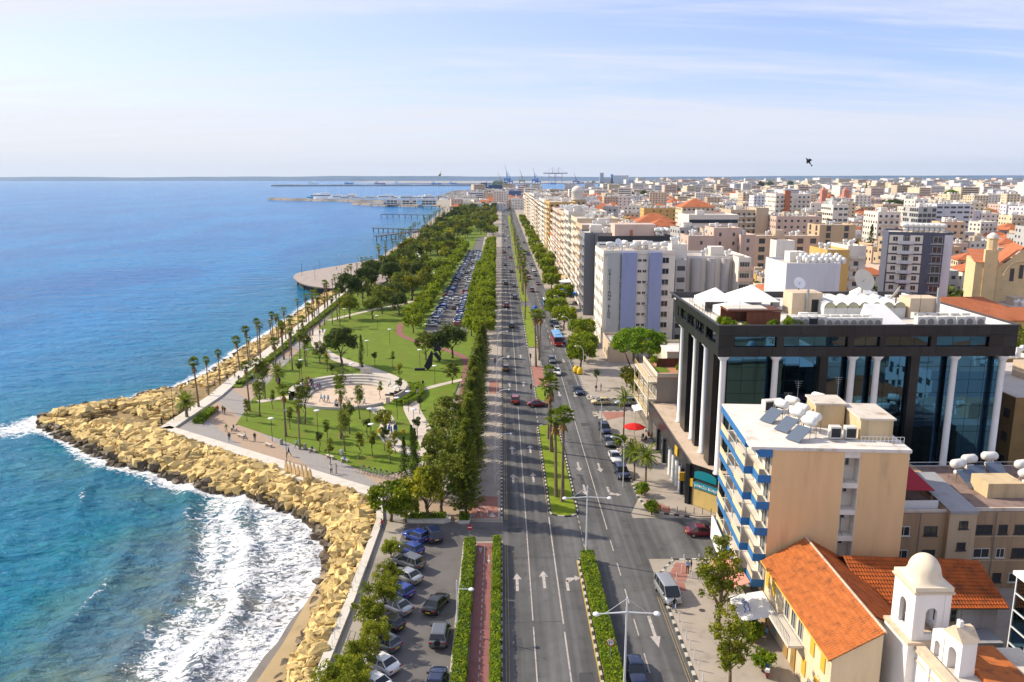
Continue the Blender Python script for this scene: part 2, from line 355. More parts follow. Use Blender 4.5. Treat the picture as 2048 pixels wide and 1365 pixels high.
def prom_mat():
    m = mat('promenade_paving', (0.40,0.335,0.275), 0.9, var=0)
    nt = m.node_tree; N = nt.nodes; L = nt.links; b = N['Principled BSDF']
    g = N.new('ShaderNodeNewGeometry'); mp = N.new('ShaderNodeMapping'); mp.inputs['Rotation'].default_value = (0,0,R(54)); L.new(g.outputs['Position'], mp.inputs[0])
    w = N.new('ShaderNodeTexWave'); w.wave_type = 'BANDS'; w.bands_direction = 'Y'; w.inputs['Scale'].default_value = 0.028; L.new(mp.outputs[0], w.inputs['Vector'])
    br = N.new('ShaderNodeTexBrick'); br.inputs['Scale'].default_value = 0.8; br.inputs['Mortar Size'].default_value = 0.02
    br.inputs['Color1'].default_value = (1,1,1,1); br.inputs['Color2'].default_value = (0.9,0.9,0.9,1); br.inputs['Mortar'].default_value = (0.72,0.72,0.72,1); L.new(mp.outputs[0], br.inputs['Vector'])
    r = N.new('ShaderNodeValToRGB'); r.color_ramp.elements[0].position = 0.42; r.color_ramp.elements[1].position = 0.58
    r.color_ramp.elements[0].color = (0.43,0.315,0.225,1); r.color_ramp.elements[1].color = (0.335,0.31,0.295,1); L.new(w.outputs['Fac'], r.inputs[0])
    x = N.new('ShaderNodeMix'); x.data_type = 'RGBA'; x.blend_type = 'MULTIPLY'; x.inputs[0].default_value = 1; L.new(r.outputs[0], x.inputs[6]); L.new(br.outputs['Color'], x.inputs[7])
    L.new(x.outputs[2], b.inputs['Base Color']); return m
m_prom = prom_mat()
def wear(m):
    """tyre-polished lanes and patched strips that run along the road"""
    nt = m.node_tree; N = nt.nodes; L = nt.links; b = N['Principled BSDF']; src = b.inputs['Base Color'].links[0].from_socket
    g = N.new('ShaderNodeNewGeometry')
    def nz(sc, scale, lo, hi, a, c):
        mp = N.new('ShaderNodeMapping'); mp.inputs['Scale'].default_value = sc; L.new(g.outputs['Position'], mp.inputs[0]); n = N.new('ShaderNodeTexNoise'); n.inputs['Scale'].default_value = scale; n.inputs['Detail'].default_value = 4; L.new(mp.outputs[0], n.inputs['Vector'])
        r = N.new('ShaderNodeMapRange'); r.inputs['From Min'].default_value = lo; r.inputs['From Max'].default_value = hi; r.inputs['To Min'].default_value = a; r.inputs['To Max'].default_value = c; L.new(n.outputs['Fac'], r.inputs['Value']); return r.outputs[0]
    p = N.new('ShaderNodeMath'); p.operation = 'MULTIPLY'; L.new(nz((1.1,.012,1),1,.35,.65,.74,1.2), p.inputs[0]); L.new(nz((.25,.05,1),1,.42,.58,.82,1.12), p.inputs[1])
    h = N.new('ShaderNodeHueSaturation'); L.new(p.outputs[0], h.inputs['Value']); L.new(src, h.inputs['Color']); L.new(h.outputs[0], b.inputs['Base Color'])
wear(m_asph)
WALL = [(-18,20),(-17.8,67.8),(-17.4,83),(-17.3,103.6),(-18.6,111.5),(-64.9,144.9),(-63.7,168),(-64.5,191),(-65.7,255),(-67.7,353),(-70.5,420),(-72.9,477),(-75,620),(-77,808),(-91,1290),(-108,1400)]
land = WALL+[(-130,1500),(-130,2000),(-100,2300),(60,2600),(250,2720),(520,2850),(700,3600),(900,6000),(1500,9000),(2200,12500),(12000,12500),(12000,-250),(-18,-250)]
struct('ground', MB().prism(land, -6, 0.0), m_ground)
def strip(x0, x1, y0, y1): return [(x0,y0),(x1,y0),(x1,y1),(x0,y1)]
def ribbon(mb, pts, w, z, m=0):
    P = []
    for i, p in enumerate(pts):
        a = Vector(pts[max(0,i-1)]); b = Vector(pts[min(len(pts)-1,i+1)]); d = (b-a).normalized(); n = Vector((-d.y,d.x))*w/2
        P.append(((p[0]+n.x,p[1]+n.y,z),(p[0]-n.x,p[1]-n.y,z)))
    for a, b in zip(P[:-1], P[1:]): mb.add([a[1],b[1],b[0],a[0]], [(0,1,2,3)], m)
    return mb
def smoothline(pts, k=4):
    out = []
    n = len(pts)
    for i in range(n-1):
        p0, p1, p2, p3 = pts[max(0,i-1)], pts[i], pts[i+1], pts[min(n-1,i+2)]
        for j in range(k):
            t = j/k
            out.append(tuple(0.5*((2*p1[q])+(-p0[q]+p2[q])*t+(2*p0[q]-5*p1[q]+4*p2[q]-p3[q])*t*t+(-p0[q]+3*p1[q]-3*p2[q]+p3[q])*t**3) for q in (0,1)))
    return out+[tuple(pts[-1])]
# main road, one asphalt sheet under both carriageways, and the side streets
road = MB(); road.sheet([(0,20),(18.3,20),(18.3,1500),(0,1500)], 0.02)
road.sheet([(18.28,92.3),(120,92),(120,104),(18.28,104.5)], 0.024)
road.sheet([(18.28,156.5),(70,156.5),(70,165.5),(18.28,165.5)], 0.024)
road.sheet([(18.28,330),(130,330),(130,338),(18.28,338)], 0.024)
road.sheet([(18.28,106),(20.4,112),(20.4,150),(18.28,154)], 0.024)
struct('road', road, m_asph)
# near car park west of the cycle track and its entrance
cp = MB(); cp.sheet([(-15.4,40),(-5.0,40),(-5.0,97.4),(-0.02,97.6),(-0.02,103.2),(-5,103.6),(-13.4,102.8),(-13.8,93),(-14.4,80)], 0.03)
struct('car_park', cp, m_asph2)
cp = MB(); cp.sheet([(-24.6,236),(-10.9,236),(-12.0,300),(-13.4,530),(-14,640),(-18.5,640),(-19.6,530),(-22.9,300)], 0.03); struct('car_park_middle', cp, m_asph2)
# raised pavements
pv = MB()
pv.prism([(20.6,107),(27.6,104.8),(60,104.8),(60,112),(27.6,140),(27.6,156.2),(20.2,156.2),(18.5,153.5),(20.5,150),(20.5,112)], 0, 0.14)
pv.prism([(18.6,20),(18.6,84),(19.2,88.5),(21.5,91.6),(60,91.8),(60,20)], 0, 0.14)
pv.prism([(18.5,168),(20,166),(60,166),(60,328),(18.5,328)], 0, 0.14)
pv.prism([(18.5,340),(60,340),(60,1300),(18.5,1300)], 0, 0.14)
struct('pavement', pv, m_pave)
pl = MB(); pl.prism([(-5.2,104),(-0.35,104),(-0.35,1200),(-3.5,1200),(-5.2,400)], 0, 0.14); struct('promenade_pavement', pl, m_pave)
ct = MB(); ct.prism(strip(-3.35,-1.35,20,96.8), 0, 0.10); struct('cycle_track', ct, m_cycle)
# red patches
rp = MB(); rp.sheet([(-5,104.4),(-0.7,104.4),(-0.7,112),(-3.2,112.4),(-5,110)], 0.15); rp.sheet(strip(-3,-0.7,170,181), 0.15)
rp.sheet([(19.6,87.2),(21.6,86.2),(23.2,90.7),(21.5,91.0)], 0.15); rp.sheet([(19.2,84.5),(21.2,84.0),(21.4,86),(19.6,87)], 0.15)
rp.sheet([(20.9,107.6),(24.0,105.8),(24.2,108.0),(21.2,110.8)], 0.15); rp.sheet([(20.6,150.2),(24.5,152.5),(24.5,155.7),(20.2,155.7)], 0.15)
struct('red_paving', rp, m_red)
# promenade, seawall, lawn
PR = [(-51.8,147.9),(-53.8,164.3),(-55.2,190.9),(-56.7,230.8),(-60.2,279.6),(-62.0,322.5),(-62.5,400.8),(-63.7,613.0),(-68,1024)]
prom = [(-17.4,104),(-13.5,104),(-6,104.5),(-6,118),(-15.5,128)]+[(-51.8,147.9),(-51,150)]
promp = [(-17.6,104.2),(-6.2,104.2),(-6.2,150),(-50,160)]+PR[1:]+[(-71,1020),(-76.6,808),(-74.6,620),(-72.4,477),(-67.3,353),(-65.3,255),(-64.1,191),(-63.3,168),(-64.4,145.0),(-18.4,112)]
struct('promenade', MB().sheet(promp, 0.06), m_prom)
lawn = [(-51.2,148.4),(-48.6,146.2),(-42,140.6),(-35.5,134.8),(-29,129.3),(-22.6,123.2),(-18.5,121.2),(-14.8,124.5),(-12.5,132),(-7.8,140),(-7.2,160),(-7.2,235),(-10.9,236),(-10.9,300),(-12.8,530),(-14,660),(-15,1080)]+[(x+0.3,y) for x, y in PR[::-1]]
lawn = lawn[:9]+[(-7.2,236),(-24.7,236),(-23,300),(-19.7,530),(-18.7,642),(-13.7,642),(-12.8,700),(-9,1200),(-60,1250)]+[(x+0.3,y) for x, y in PR[::-1]]
struct('lawn', MB().prism(lawn, 0, 0.16), m_grass)
struct('verge', MB().sheet([(-10.7,236.2),(-5.3,236.2),(-5.3,560),(-12.9,560),(-11.8,300)], 0.10), m_grass)
sw = MB()
for a, b in zip(WALL[:11][:-1], WALL[1:11]):
    d = Vector((b[0]-a[0], b[1]-a[1])); n = Vector((d.y,-d.x)).normalized()
    w = 0.7 if a[1] < 110 else (2.2 if a[1] < 140 else 2.6)
    sw.add([(a[0]-0.25*n.x,a[1]-0.25*n.y,-4),(b[0]-0.25*n.x,b[1]-0.25*n.y,-4),(b[0]-0.25*n.x,b[1]-0.25*n.y,0.45),(a[0]-0.25*n.x,a[1]-0.25*n.y,0.45),
            (a[0]+w*n.x,a[1]+w*n.y,0.45),(b[0]+w*n.x,b[1]+w*n.y,0.45),(a[0]+w*n.x,a[1]+w*n.y,0),(b[0]+w*n.x,b[1]+w*n.y,0)], [(0,3,2,1),(3,4,5,2),(4,6,7,5),(0,6,4,3),(1,2,5,7)])
o = sw.build('seawall', m_conc); tag(o, 'low pale concrete seawall running round the edge of the promenade', 'seawall')
# planted strip between seawall walk and promenade
pb = MB(); pb.prism([(-60.4,150),(-58.2,148.6),(-58.6,158),(-60.6,158.5)], 0, 0.4); pb.prism([(-61.6,176),(-59.4,176),(-61.4,330),(-63.8,330)], 0, 0.35); struct('planting_bed', pb, m_grass)
# paths in the park
pt = MB()
ribbon(pt, smoothline([(-11.5,121),(-12.4,132),(-15.5,146),(-18.6,158),(-20.5,170),(-25,182),(-33,193),(-42,203),(-49,214),(-54,228),(-57,246)]), 3.4, 0.19)
ribbon(pt, smoothline([(-20.6,170.5),(-14,178),(-7.6,184)]), 1.8, 0.195)
ribbon(pt, smoothline([(-52,164),(-48.5,166.5),(-45.5,168)]), 2.2, 0.195)
ribbon(pt, smoothline([(-26.5,160),(-22.5,150),(-21.6,142),(-18,134),(-13.2,130)]), 3.0, 0.195)
ribbon(pt, smoothline([(-58,262),(-46,285),(-36,300),(-29,330)]), 2.2, 0.19)
ribbon(pt, smoothline([(-60,360),(-45,380),(-32,400)]), 2.2, 0.19)
struct('park_path', pt, m_path)
rpth = MB(); ribbon(rpth, smoothline([(-8.6,150),(-8.6,185),(-10,205),(-16,216),(-24,226),(-31,238),(-33,255)]), 2.0, 0.20); struct('red_path', rpth, m_cycle)
# beach and rock bed
b1 = []
bw = [(-29.5,30),(-27.5,55),(-26.1,72),(-24.9,79),(-24.4,86),(-23.8,94),(-24.8,102)]; bi = [(-20.0,30),(-20.4,55),(-20.8,70),(-20.8,79),(-20.8,86),(-21.2,94),(-22.6,102)]
bm_ = MB()
for i in range(6):
    (ax,ay),(bx,by) = bw[i],bw[i+1]; (cx,cy_),(dx,dy) = bi[i],bi[i+1]
    for t0, t1, mm in ((-0.35,0.22,1),(0.22,0.6,0),(0.6,1.3,0)):
        def q(p, r, t): return (p[0]+(r[0]-p[0])*t, p[1]+(r[1]-p[1])*t, -3.08+max(t,0)*1.0+min(t,0)*0.5)
        bm_.add([q((ax,ay),(cx,cy_),t0),q((ax,ay),(cx,cy_),t1),q((bx,by),(dx,dy),t1),q((bx,by),(dx,dy),t0)], [(0,1,2,3)], mm)
struct('beach', bm_, [m_sand, m_wet], True)
m_bed = mat('rock_bed', (0.235,0.165,0.075), 0.95, var=0.3, scale=0.5, bump=1.0, bscale=1.5)
rb = MB()
IN_S = [(-17.3,103.6),(-17.9,108),(-22,114.0),(-28,118.3),(-34,122.6),(-46,131.3),(-54,137),(-65,145),(-66,146)]
IN_N = [(-66,146),(-64.9,152),(-64.1,160),(-63.7,168),(-64,176),(-64.3,186),(-64.6,200),(-65,225),(-65.4,246),(-66.3,281),(-67.6,343)]
def bed(outer, inner):
    for (a, b), (c, d) in zip(zip(outer[:-1], outer[1:]), zip(inner[:-1], inner[1:])):
        for t0, t1 in ((-0.25,0),(0,0.35),(0.35,0.75),(0.75,1.0)):
            def q(o, i, t):
                z = -3.2+t*8 if t < 0 else -3.2+3.0*min(1, t/0.75)**0.8
                return (o[0]+(i[0]-o[0])*t, o[1]+(i[1]-o[1])*t, z)
            rb.add([q(a,c,t0),q(a,c,t1),q(b,d,t1),q(b,d,t0)], [(0,1,2,3)])
bed(ROCKS, IN_S); bed(ROCKN, IN_N); bed([(-22.5,30),(-22.2,72),(-22.0,86),(-22.6,94),(-25,103.7)], [(-17.8,30),(-17.6,72),(-17.3,86),(-17.2,94),(-17.3,103.6)])
bed(NORTH, [(-67.6,343),(-69,420),(-72,480),(-74.5,620),(-76.5,808),(-90,1290),(-107,1400),(-130,1500),(-130,2000)])
struct('shore_bank', rb, m_bed, True)
# ---------------------------------------------------------------- road markings and kerbs
pq = random.Random(11); rpch = MB()
for i in range(16):
    x, y, w, d = pq.choice([1.6,4.9,8,12.6,16]), pq.uniform(62,240), pq.uniform(.6,2.2), pq.uniform(1.2,6); rpch.sheet([(x-w/2,y),(x+w/2,y+.1),(x+w/2-.1,y+d),(x-w/2+.1,y+d-.1)], .0265)
for i in range(5): y = pq.uniform(64,180); rpch.sheet([(.2,y),(6.3,y+.3),(6.3,y+.42),(.2,y+.12)], .0266)
struct('road_patch', rpch, mat('patch_tar', (0.062,0.062,0.066), .85, var=.15, scale=1))
mh = MB()
for i in range(12): x, y = pq.choice([1.5,5.2,12.2,16.4,-8,-9.5,22,24]), pq.uniform(64,200); mh.lathe([(.01,.002),(.34,.002),(.36,0)], 12, (x,y,.036 if x < 18 else .145))
struct('manhole_covers', mh, mat('cast_iron', (0.06,0.055,0.05), .6, var=.2, scale=3))
mk = MB()
def line(x, y0, y1, w=0.14, m=0, x1=None, z=0.032):
    x1 = x if x1 is None else x1
    mk.add([(x-w/2,y0,z),(x+w/2,y0,z),(x1+w/2,y1,z),(x1-w/2,y1,z)], [(0,1,2,3)], m)
def arrow(x, y, L=4.2, d=1, turn=0, z=0.032):
    w = 0.17
    y0, y1 = (y, y+L*0.66*d)
    mk.box(x-w, x+w, min(y0,y1), max(y0,y1), z-0.003, z)
    if turn == 0:
        mk.add([(x-0.55,y1,z),(x+0.55,y1,z),(x,y+L*d,z)], [(0,1,2) if d > 0 else (0,2,1)])
    else:
        yb = y+L*0.62*d
        mk.add([(x-w,yb,z),(x+w,yb-0.3*d,z),(x+1.0*turn,yb+0.5*d,z),(x+1.0*turn,yb+0.9*d,z),(x,yb+0.8*d,z)], [(0,1,2,3,4) if d*turn > 0 else (0,4,3,2,1)])
        mk.add([(x+1.0*turn,yb+0.1*d,z),(x+1.75*turn,yb+0.75*d,z),(x+1.0*turn,yb+1.35*d,z)], [(0,1,2) if d*turn > 0 else (0,2,1)])
line(3.25, 20, 77, 0.13); line(3.25, 78.2, 160, 0.13); line(3.25, 172, 330, 0.13); y = 335
while y < 900: line(3.3, y, y+5, 0.16); y += 9
line(6.5, 20, 76, 0.16); line(6.5, 77.5, 105, 0.16)
y = 149
while y < 164: line(6.9, y, y+1.5); y += 3
y = 105.5
while y > 92: line(10.6, y-0.9, y, 0.1); y -= 1.8
y = 24
while y < 102: line(14.2, y, y+3.2, 0.14); y += 6.4
line(14.2, 104, 190, 0.14); y = 196
while y < 900: line(14.2, y, y+4, 0.16); y += 9
line(17.5, 168, 330, 0.1)
for xx in (0.32, 0.62): line(xx, 20, 96, 0.10, 2); line(xx, 104, 330, 0.10, 2)
line(9.28, 20, 92, 0.14, 1); line(6.45, 106, 146, 0.12, 2); line(10.95, 107, 146, 0.10, 2)
for xx in (17.9, 17.65): line(xx, 20, 83, 0.09, 2)
for yy in (84.5, 117.5, 131, 176, 205): arrow(1.7, yy); arrow(4.9, yy+0.6)
arrow(7.6, 84.5, 3.6, 1, 1)
for yy in (127, 172, 205): arrow(12.6, yy, 4.2, -1); arrow(16.0, yy-0.5, 4.2, -1)
arrow(12.6, 117, 4.2, -1); arrow(16.2, 116, 3.8, -1, 1); arrow(15.9, 79, 6.0, -1)
# cycle track dashes and signs
y = 22
while y < 90: mk.box(-2.4, -2.28, y, y+0.62, 0.104, 0.112); y += 1.25
mk.box(-2.4, -2.28, 91, 96, 0.104, 0.112)
mk.add([(-1.95,92,0.112),(-1.55,92,0.112),(-1.75,91,0.112)], [(0,2,1)]); mk.box(-1.8,-1.7,92,93.4,0.104,0.112)
mk.add([(-3.1,95.4,0.112),(-2.6,95.4,0.112),(-2.85,93.8,0.112)], [(0,2,1)])
for pts in ([(-4.9,109.5),(-3.4,109.2),(-2.3,107.4),(-2.1,105.2)], [(-4.9,108.2),(-3.8,107.8),(-3.2,106.6),(-3.0,104.8)]): ribbon(mk, smoothline(pts), 0.12, 0.158)
mk.add([(-2.0,104.9,0.158),(-0.9,104.9,0.158),(-1.45,106.5,0.158)], [(0,1,2)]); mk.add([(-4.4,105.0,0.158),(-3.9,105.0,0.158),(-4.15,106.3,0.158)], [(0,1,2)])
o = mk.build('road_marking', [m_white, m_yellow, m_yellowdim]); o['kind'] = 'structure'; 
def kerb(pts, closed=True, w=0.22, z1=0.17, seg=0.75, mats=None, name='kerb'):
    mb = MB(); pts = list(pts)+([pts[0]] if closed else []); k = 0
    for a, b in zip(pts[:-1], pts[1:]):
        d = Vector((b[0]-a[0], b[1]-a[1])); Ln = d.length
        if Ln < 1e-3: continue
        n = max(1, round(Ln/seg)); ang = math.atan2(d.y, d.x)
        for i in range(n):
            t = (i+0.5)/n; mb.obox(a[0]+d.x*t, a[1]+d.y*t, 0, z1, Ln/n-0.03, w, ang, k%2); k += 1
    o = mb.build(name, mats or [m_kw, m_kb]); o['kind'] = 'structure'; return o
def rounded(x0, x1, y0, y1, n=6):
    r = (x1-x0)/2; cx = (x0+x1)/2; P = []
    for i in range(n+1): t = math.pi+math.pi*i/n; P.append((cx+r*math.cos(t), y0+r*0.8+r*0.8*math.sin(t)))
    for i in range(n+1): t = math.pi*i/n; P.append((cx+r*math.cos(t), y1-r*0.8+r*0.8*math.sin(t)))
    return P
isl = [(6.75,10.75,105.0,147.5,'grass'),(7.3,10.2,163.5,176,'grass'),(7.2,10.3,176.4,196,'red'),(7.2,10.0,196.4,218,'pave'),(7.1,10.2,219,292,'grass'),(7.1,10.2,303,420,'grass'),(7.1,10.2,428,560,'grass'),(7.1,10.2,570,1000,'grass')]
for i, (x0,x1,y0,y1,k) in enumerate(isl):
    P = rounded(x0,x1,y0,y1) if k == 'grass' else strip(x0,x1,y0,y1)
    in_ = rounded(x0+0.24,x1-0.24,y0+0.24,y1-0.24) if k == 'grass' else strip(x0+0.2,x1-0.2,y0+0.2,y1-0.2)
    struct('median_island', MB().prism(in_, 0, 0.15), {'grass': m_grass2, 'red': m_red, 'pave': m_pave}[k])
    kerb(P, True, seg=0.75 if y0 < 200 else 2.0)
hp = rounded(9.45, 11.55, 20, 92.5); struct('median_bed', MB().prism(rounded(9.7,11.3,20.3,92.2), 0, 0.16), m_bed); kerb(hp)
kerb([(-0.15,104.2),(-0.15,330)], False); kerb([(-0.15,20),(-0.15,96.8)], False)
kerb([(18.4,20),(18.4,84),(18.9,88.2),(21.3,91.8),(26,92.0)], False, w=0.3); kerb([(27,104.4),(21,106.6),(20.3,112),(20.3,150)], False, w=0.3)
kerb([(20.3,150),(18.4,153.5),(20.1,156.4),(27,156.4)], False, w=0.3); kerb([(27,165.8),(20,165.8),(18.4,168),(18.4,328)], False, w=0.3)
kerb([(-5.05,20),(-5.05,97)], False, mats=[m_kw, m_kw])
# ---------------------------------------------------------------- rocks
m_rock = mat('limestone', (0.56,0.410,0.170), 0.92, var=0.22, scale=0.9, bump=1.0, bscale=2.5, objvar=0.38, dirt=(0.23,0.165,0.085))
def island(m, lo=.55, hi=1.25):
    nt = m.node_tree; N = nt.nodes; L = nt.links; b = N['Principled BSDF']; src = b.inputs['Base Color'].links[0].from_socket; g = N.new('ShaderNodeNewGeometry'); r = N.new('ShaderNodeMapRange'); r.inputs['To Min'].default_value = lo; r.inputs['To Max'].default_value = hi; L.new(g.outputs['Random Per Island'], r.inputs['Value']); h = N.new('ShaderNodeHueSaturation'); L.new(r.outputs[0], h.inputs['Value']); L.new(src, h.inputs['Color']); L.new(h.outputs[0], b.inputs['Base Color'])
island(m_rock, .72, 1.2)
m_rock2 = mat('limestone_wet', (0.105,0.078,0.048), 0.6, var=0.2, scale=0.8, bump=0.7, bscale=3, objvar=0.2)
def rock_mesh(seed, mt, name='boulder'):
    r = random.Random(seed); bm = bmesh.new()
    for i in range(13):
        v = Vector((r.gauss(0,1), r.gauss(0,1), r.gauss(0,1))).normalized()
        v = Vector((max(-0.72,min(0.72,v.x))*1.25, max(-0.72,min(0.72,v.y))*1.0, max(-0.62,min(0.62,v.z))*0.85))
        bm.verts.new(v)
    res = bmesh.ops.convex_hull(bm, input=bm.verts)
    bmesh.ops.delete(bm, geom=[e for e in res['geom_interior'] if isinstance(e, bmesh.types.BMVert)], context='VERTS')
    bmesh.ops.subdivide_edges(bm, edges=list(bm.edges), cuts=1, use_grid_fill=True)
    for v in bm.verts: v.co *= 1+r.uniform(-.09,.07)
    bmesh.ops.recalc_face_normals(bm, faces=bm.faces)
    me = bpy.data.meshes.new(name); bm.to_mesh(me); bm.free(); me.materials.append(mt); return me
ROCKM = [rock_mesh(i, m_rock) for i in range(12)]; ROCKW = [rock_mesh(50+i, m_rock2) for i in range(5)]
def lerp2(a, b, t): return (a[0]+(b[0]-a[0])*t, a[1]+(b[1]-a[1])*t)
def polyat(P, t):
    L = [math.dist(a, b) for a, b in zip(P[:-1], P[1:])]; T = sum(L)*t
    for (a, b), l in zip(zip(P[:-1], P[1:]), L):
        if T <= l: return lerp2(a, b, T/l)
        T -= l
    return P[-1]
def rocks():
    spots = []
    def band(outer, inner, n_along, n_across, size, lab, mound=0.0, yend=None, jit=0.5, tmax=0.97):
        for i in range(n_along):
            for j in range(n_across):
                u = (i+0.5+rnd.uniform(-jit,jit))/n_along; t = min(tmax, max(-0.05, (j+0.5+rnd.uniform(-jit,jit))/n_across*0.96-0.02))
                o = polyat(outer, min(1,max(0,u))); n = polyat(inner, min(1,max(0,u))); p = lerp2(o, n, t)
                z = -3.2+3.0*min(1, max(0,t)/0.75)**0.8+mound*math.sin(math.pi*min(1,max(0,t)))
                s = size*rnd.choice([.55,.7,.8,.95,1.0,1.15,1.3,1.5])
                spots.append((p[0], p[1], z+0.15*s, s, t, lab, math.hypot(p[0], p[1])))
    band(ROCKS[:6], IN_S[:6], 64, 11, .92, 'bay', 0.3)
    band(ROCKS[5:], IN_S[5:], 42, 12, 1.02, 'tip', 0.7)
    band([(-90,172),(-84.5,177),(-84,183.6)], [(-66,147),(-65,152),(-64.3,160)], 17, 11, 1.0, 'tip', 0.7)
    band([(-97.5,161),(-97,167),(-91,172),(-86,175)], [(-84,154),(-80,157),(-76,160),(-72,160)], 14, 7, 1.15, 'tip', 0.5)
    band(ROCKN[4:], IN_N[4:], 95, 6, .85, 'north', 0.1, tmax=0.8)
    band([(-22.3,58),(-22.1,72),(-22.0,86),(-22.6,94),(-25,103.7)], [(-18.0,58),(-17.9,72),(-17.6,86),(-17.5,94),(-17.6,103.6)], 64, 6, .82, 'beach', 0.4)
    lab = {'bay': ('yellow limestone boulder in the bank below the promenade wall', 'boulders below the promenade wall'),
           'tip': ('yellow limestone boulder in the jutting point of the breakwater', 'boulders of the breakwater point'),
           'north': ('ochre limestone boulder along the shore beside the open sea', 'boulders along the open shore'),
           'beach': ('yellow limestone boulder piled between the sand and the car park walk', 'boulders between sand and car park')}
    wlab = {'bay': ('dark wet boulder at the foamy foot of the promenade bank', 'wet boulders at the foot of the bank'),
            'tip': ('dark wet boulder at the water edge of the breakwater point', 'wet boulders at the breakwater point'),
            'north': ('dark wet boulder at the water edge of the open shore', 'wet boulders of the open shore'),
            'beach': ('dark wet boulder lying on the sand', 'wet boulders on the sand')}
    spots.sort(key=lambda s: -s[3]/s[6])
    rest = MB()
    for i, (x, y, z, s, t, k, d) in enumerate(spots):
        wet = t < 0.07+0.09*rnd.random() and k != 'north' or (k == 'north' and t < 0.1)
        me = rnd.choice(ROCKW if wet else ROCKM)
        e = (rnd.uniform(-0.5,0.5), rnd.uniform(-0.5,0.5), rnd.uniform(0,6.28)); sc = (s*rnd.uniform(0.8,1.25), s*rnd.uniform(0.75,1.05), s*rnd.uniform(0.7,1.0))
        if i < 300:
            l, g = (wlab if wet else lab)[k]; tag(link('boulder', me, None, (x,y,z), e, sc), l, 'rock', g)
        else:
            M = Matrix.LocRotScale(Vector((x,y,z)), Matrix.Rotation(e[2],3,'Z').to_quaternion() @ Matrix.Rotation(e[0],3,'X').to_quaternion(), Vector(sc))
            rest.add([tuple(M @ v.co) for v in me.vertices], [tuple(p.vertices) for p in me.polygons], 1 if wet else 0)
    for i in range(900):
        k = rnd.random(); o_, i_ = (ROCKS, IN_S) if k < .55 else ([(-22.3,58),(-22.1,72),(-22.0,86),(-22.6,94),(-25,103.7)], [(-18.0,58),(-17.9,72),(-17.6,86),(-17.5,94),(-17.6,103.6)]) if k < .75 else (ROCKN, IN_N)
        u = rnd.random(); t = rnd.uniform(.02,.98); p = lerp2(polyat(o_, u), polyat(i_, u), t); s = rnd.uniform(.25,.5); a = rnd.uniform(0,6.28); me = rnd.choice(ROCKM)
        M = Matrix.LocRotScale(Vector((p[0],p[1],-3.0+3.0*min(1,t/.75)**.8+rnd.uniform(.1,.5))), Matrix.Rotation(a,3,'Z').to_quaternion(), Vector((s,s*.8,s*.7))); rest.add([tuple(M @ v.co) for v in me.vertices], [tuple(q.vertices) for q in me.polygons], 1 if t < .12 else 0)
    tag(rest.build('boulder_mass', [m_rock, m_rock2]), 'farther yellow boulders heaped along the whole shoreline', 'rocks', None, 'stuff')
rocks()
# ---------------------------------------------------------------- vegetation
rs = np.random.RandomState(3)
def leaf_arrays(C, Nrm, size, aspect=0.55, jitter=0.8):
    n = len(C); nr = Nrm+rs.normal(0, jitter, (n,3)); nr /= np.linalg.norm(nr, axis=1, keepdims=True)+1e-9
    r = rs.normal(0, 1, (n,3)); t = np.cross(nr, r); t /= np.linalg.norm(t, axis=1, keepdims=True)+1e-9; b = np.cross(nr, t)
    s = (size*rs.uniform(0.6, 1.3, (n,1)))
    V = np.stack([C-t*s, C+b*s*aspect, C+t*s, C-b*s*aspect], 1).reshape(-1,3)
    return V
def leafmesh(name, V, mt, extra=None):
    n = len(V)//4; me = bpy.data.meshes.new(name)
    me.vertices.add(len(V)); me.vertices.foreach_set('co', V.astype(np.float32).ravel())
    me.loops.add(4*n); me.loops.foreach_set('vertex_index', np.arange(4*n, dtype=np.int32))
    me.polygons.add(n); me.polygons.foreach_set('loop_start', np.arange(0, 4*n, 4, dtype=np.int32)); me.polygons.foreach_set('loop_total', np.full(n, 4, dtype=np.int32))
    me.materials.append(mt); me.update(); me.validate(); return me
def shell(cl, per, size, mt, name='crown', aspect=0.55, low=0.45, up=0.15, jitter=0.8):
    C = []; Nn = []
    for cx, cy, cz, r, sz in cl:
        d = rs.normal(0, 1, (per,3)); d[:,2] = d[:,2]*1.0+up; d /= np.linalg.norm(d, axis=1, keepdims=True)
        rad = r*rs.uniform(low, 1.08, (per,1))
        C.append(np.array([cx,cy,cz])+d*rad*np.array([1,1,sz])); Nn.append(d)
    return leafmesh(name, leaf_arrays(np.concatenate(C), np.concatenate(Nn), size, aspect, jitter), mt)
m_bark = mat('bark', (0.15,0.105,0.07), 0.95, var=0.2, scale=3)
m_palmbark = mat('palm_bark', (0.20,0.145,0.10), 0.95, var=0.25, scale=2.5)
m_skirt = mat('dead_frond', (0.26,0.155,0.055), 0.95, var=0.2, scale=2)
L_ficus = leafmat('ficus_leaf', (0.085,0.155,0.008), (0.20,0.265,0.012), 0.5)
L_ficus2 = leafmat('hedge_leaf', (0.080,0.165,0.008), (0.185,0.275,0.012), 0.9, 0.08)
L_dark = leafmat('dark_leaf', (0.036,0.070,0.020), (0.078,0.118,0.028), 0.5)
L_pine = leafmat('araucaria_leaf', (0.070,0.120,0.014), (0.150,0.195,0.018), 0.5)
L_olive = leafmat('olive_leaf', (0.072,0.115,0.022), (0.145,0.185,0.035), 0.6)
L_stone = leafmat('stone_pine_leaf', (0.060,0.150,0.008), (0.145,0.245,0.012), 0.5)
L_tam = leafmat('tamarisk_leaf', (0.115,0.170,0.016), (0.215,0.260,0.026), 0.8)
L_broad = leafmat('broadleaf', (0.068,0.110,0.012), (0.175,0.200,0.018), 0.7)
L_palm = leafmat('palm_leaf', (0.060,0.115,0.018), (0.14,0.19,0.022), 0.6)
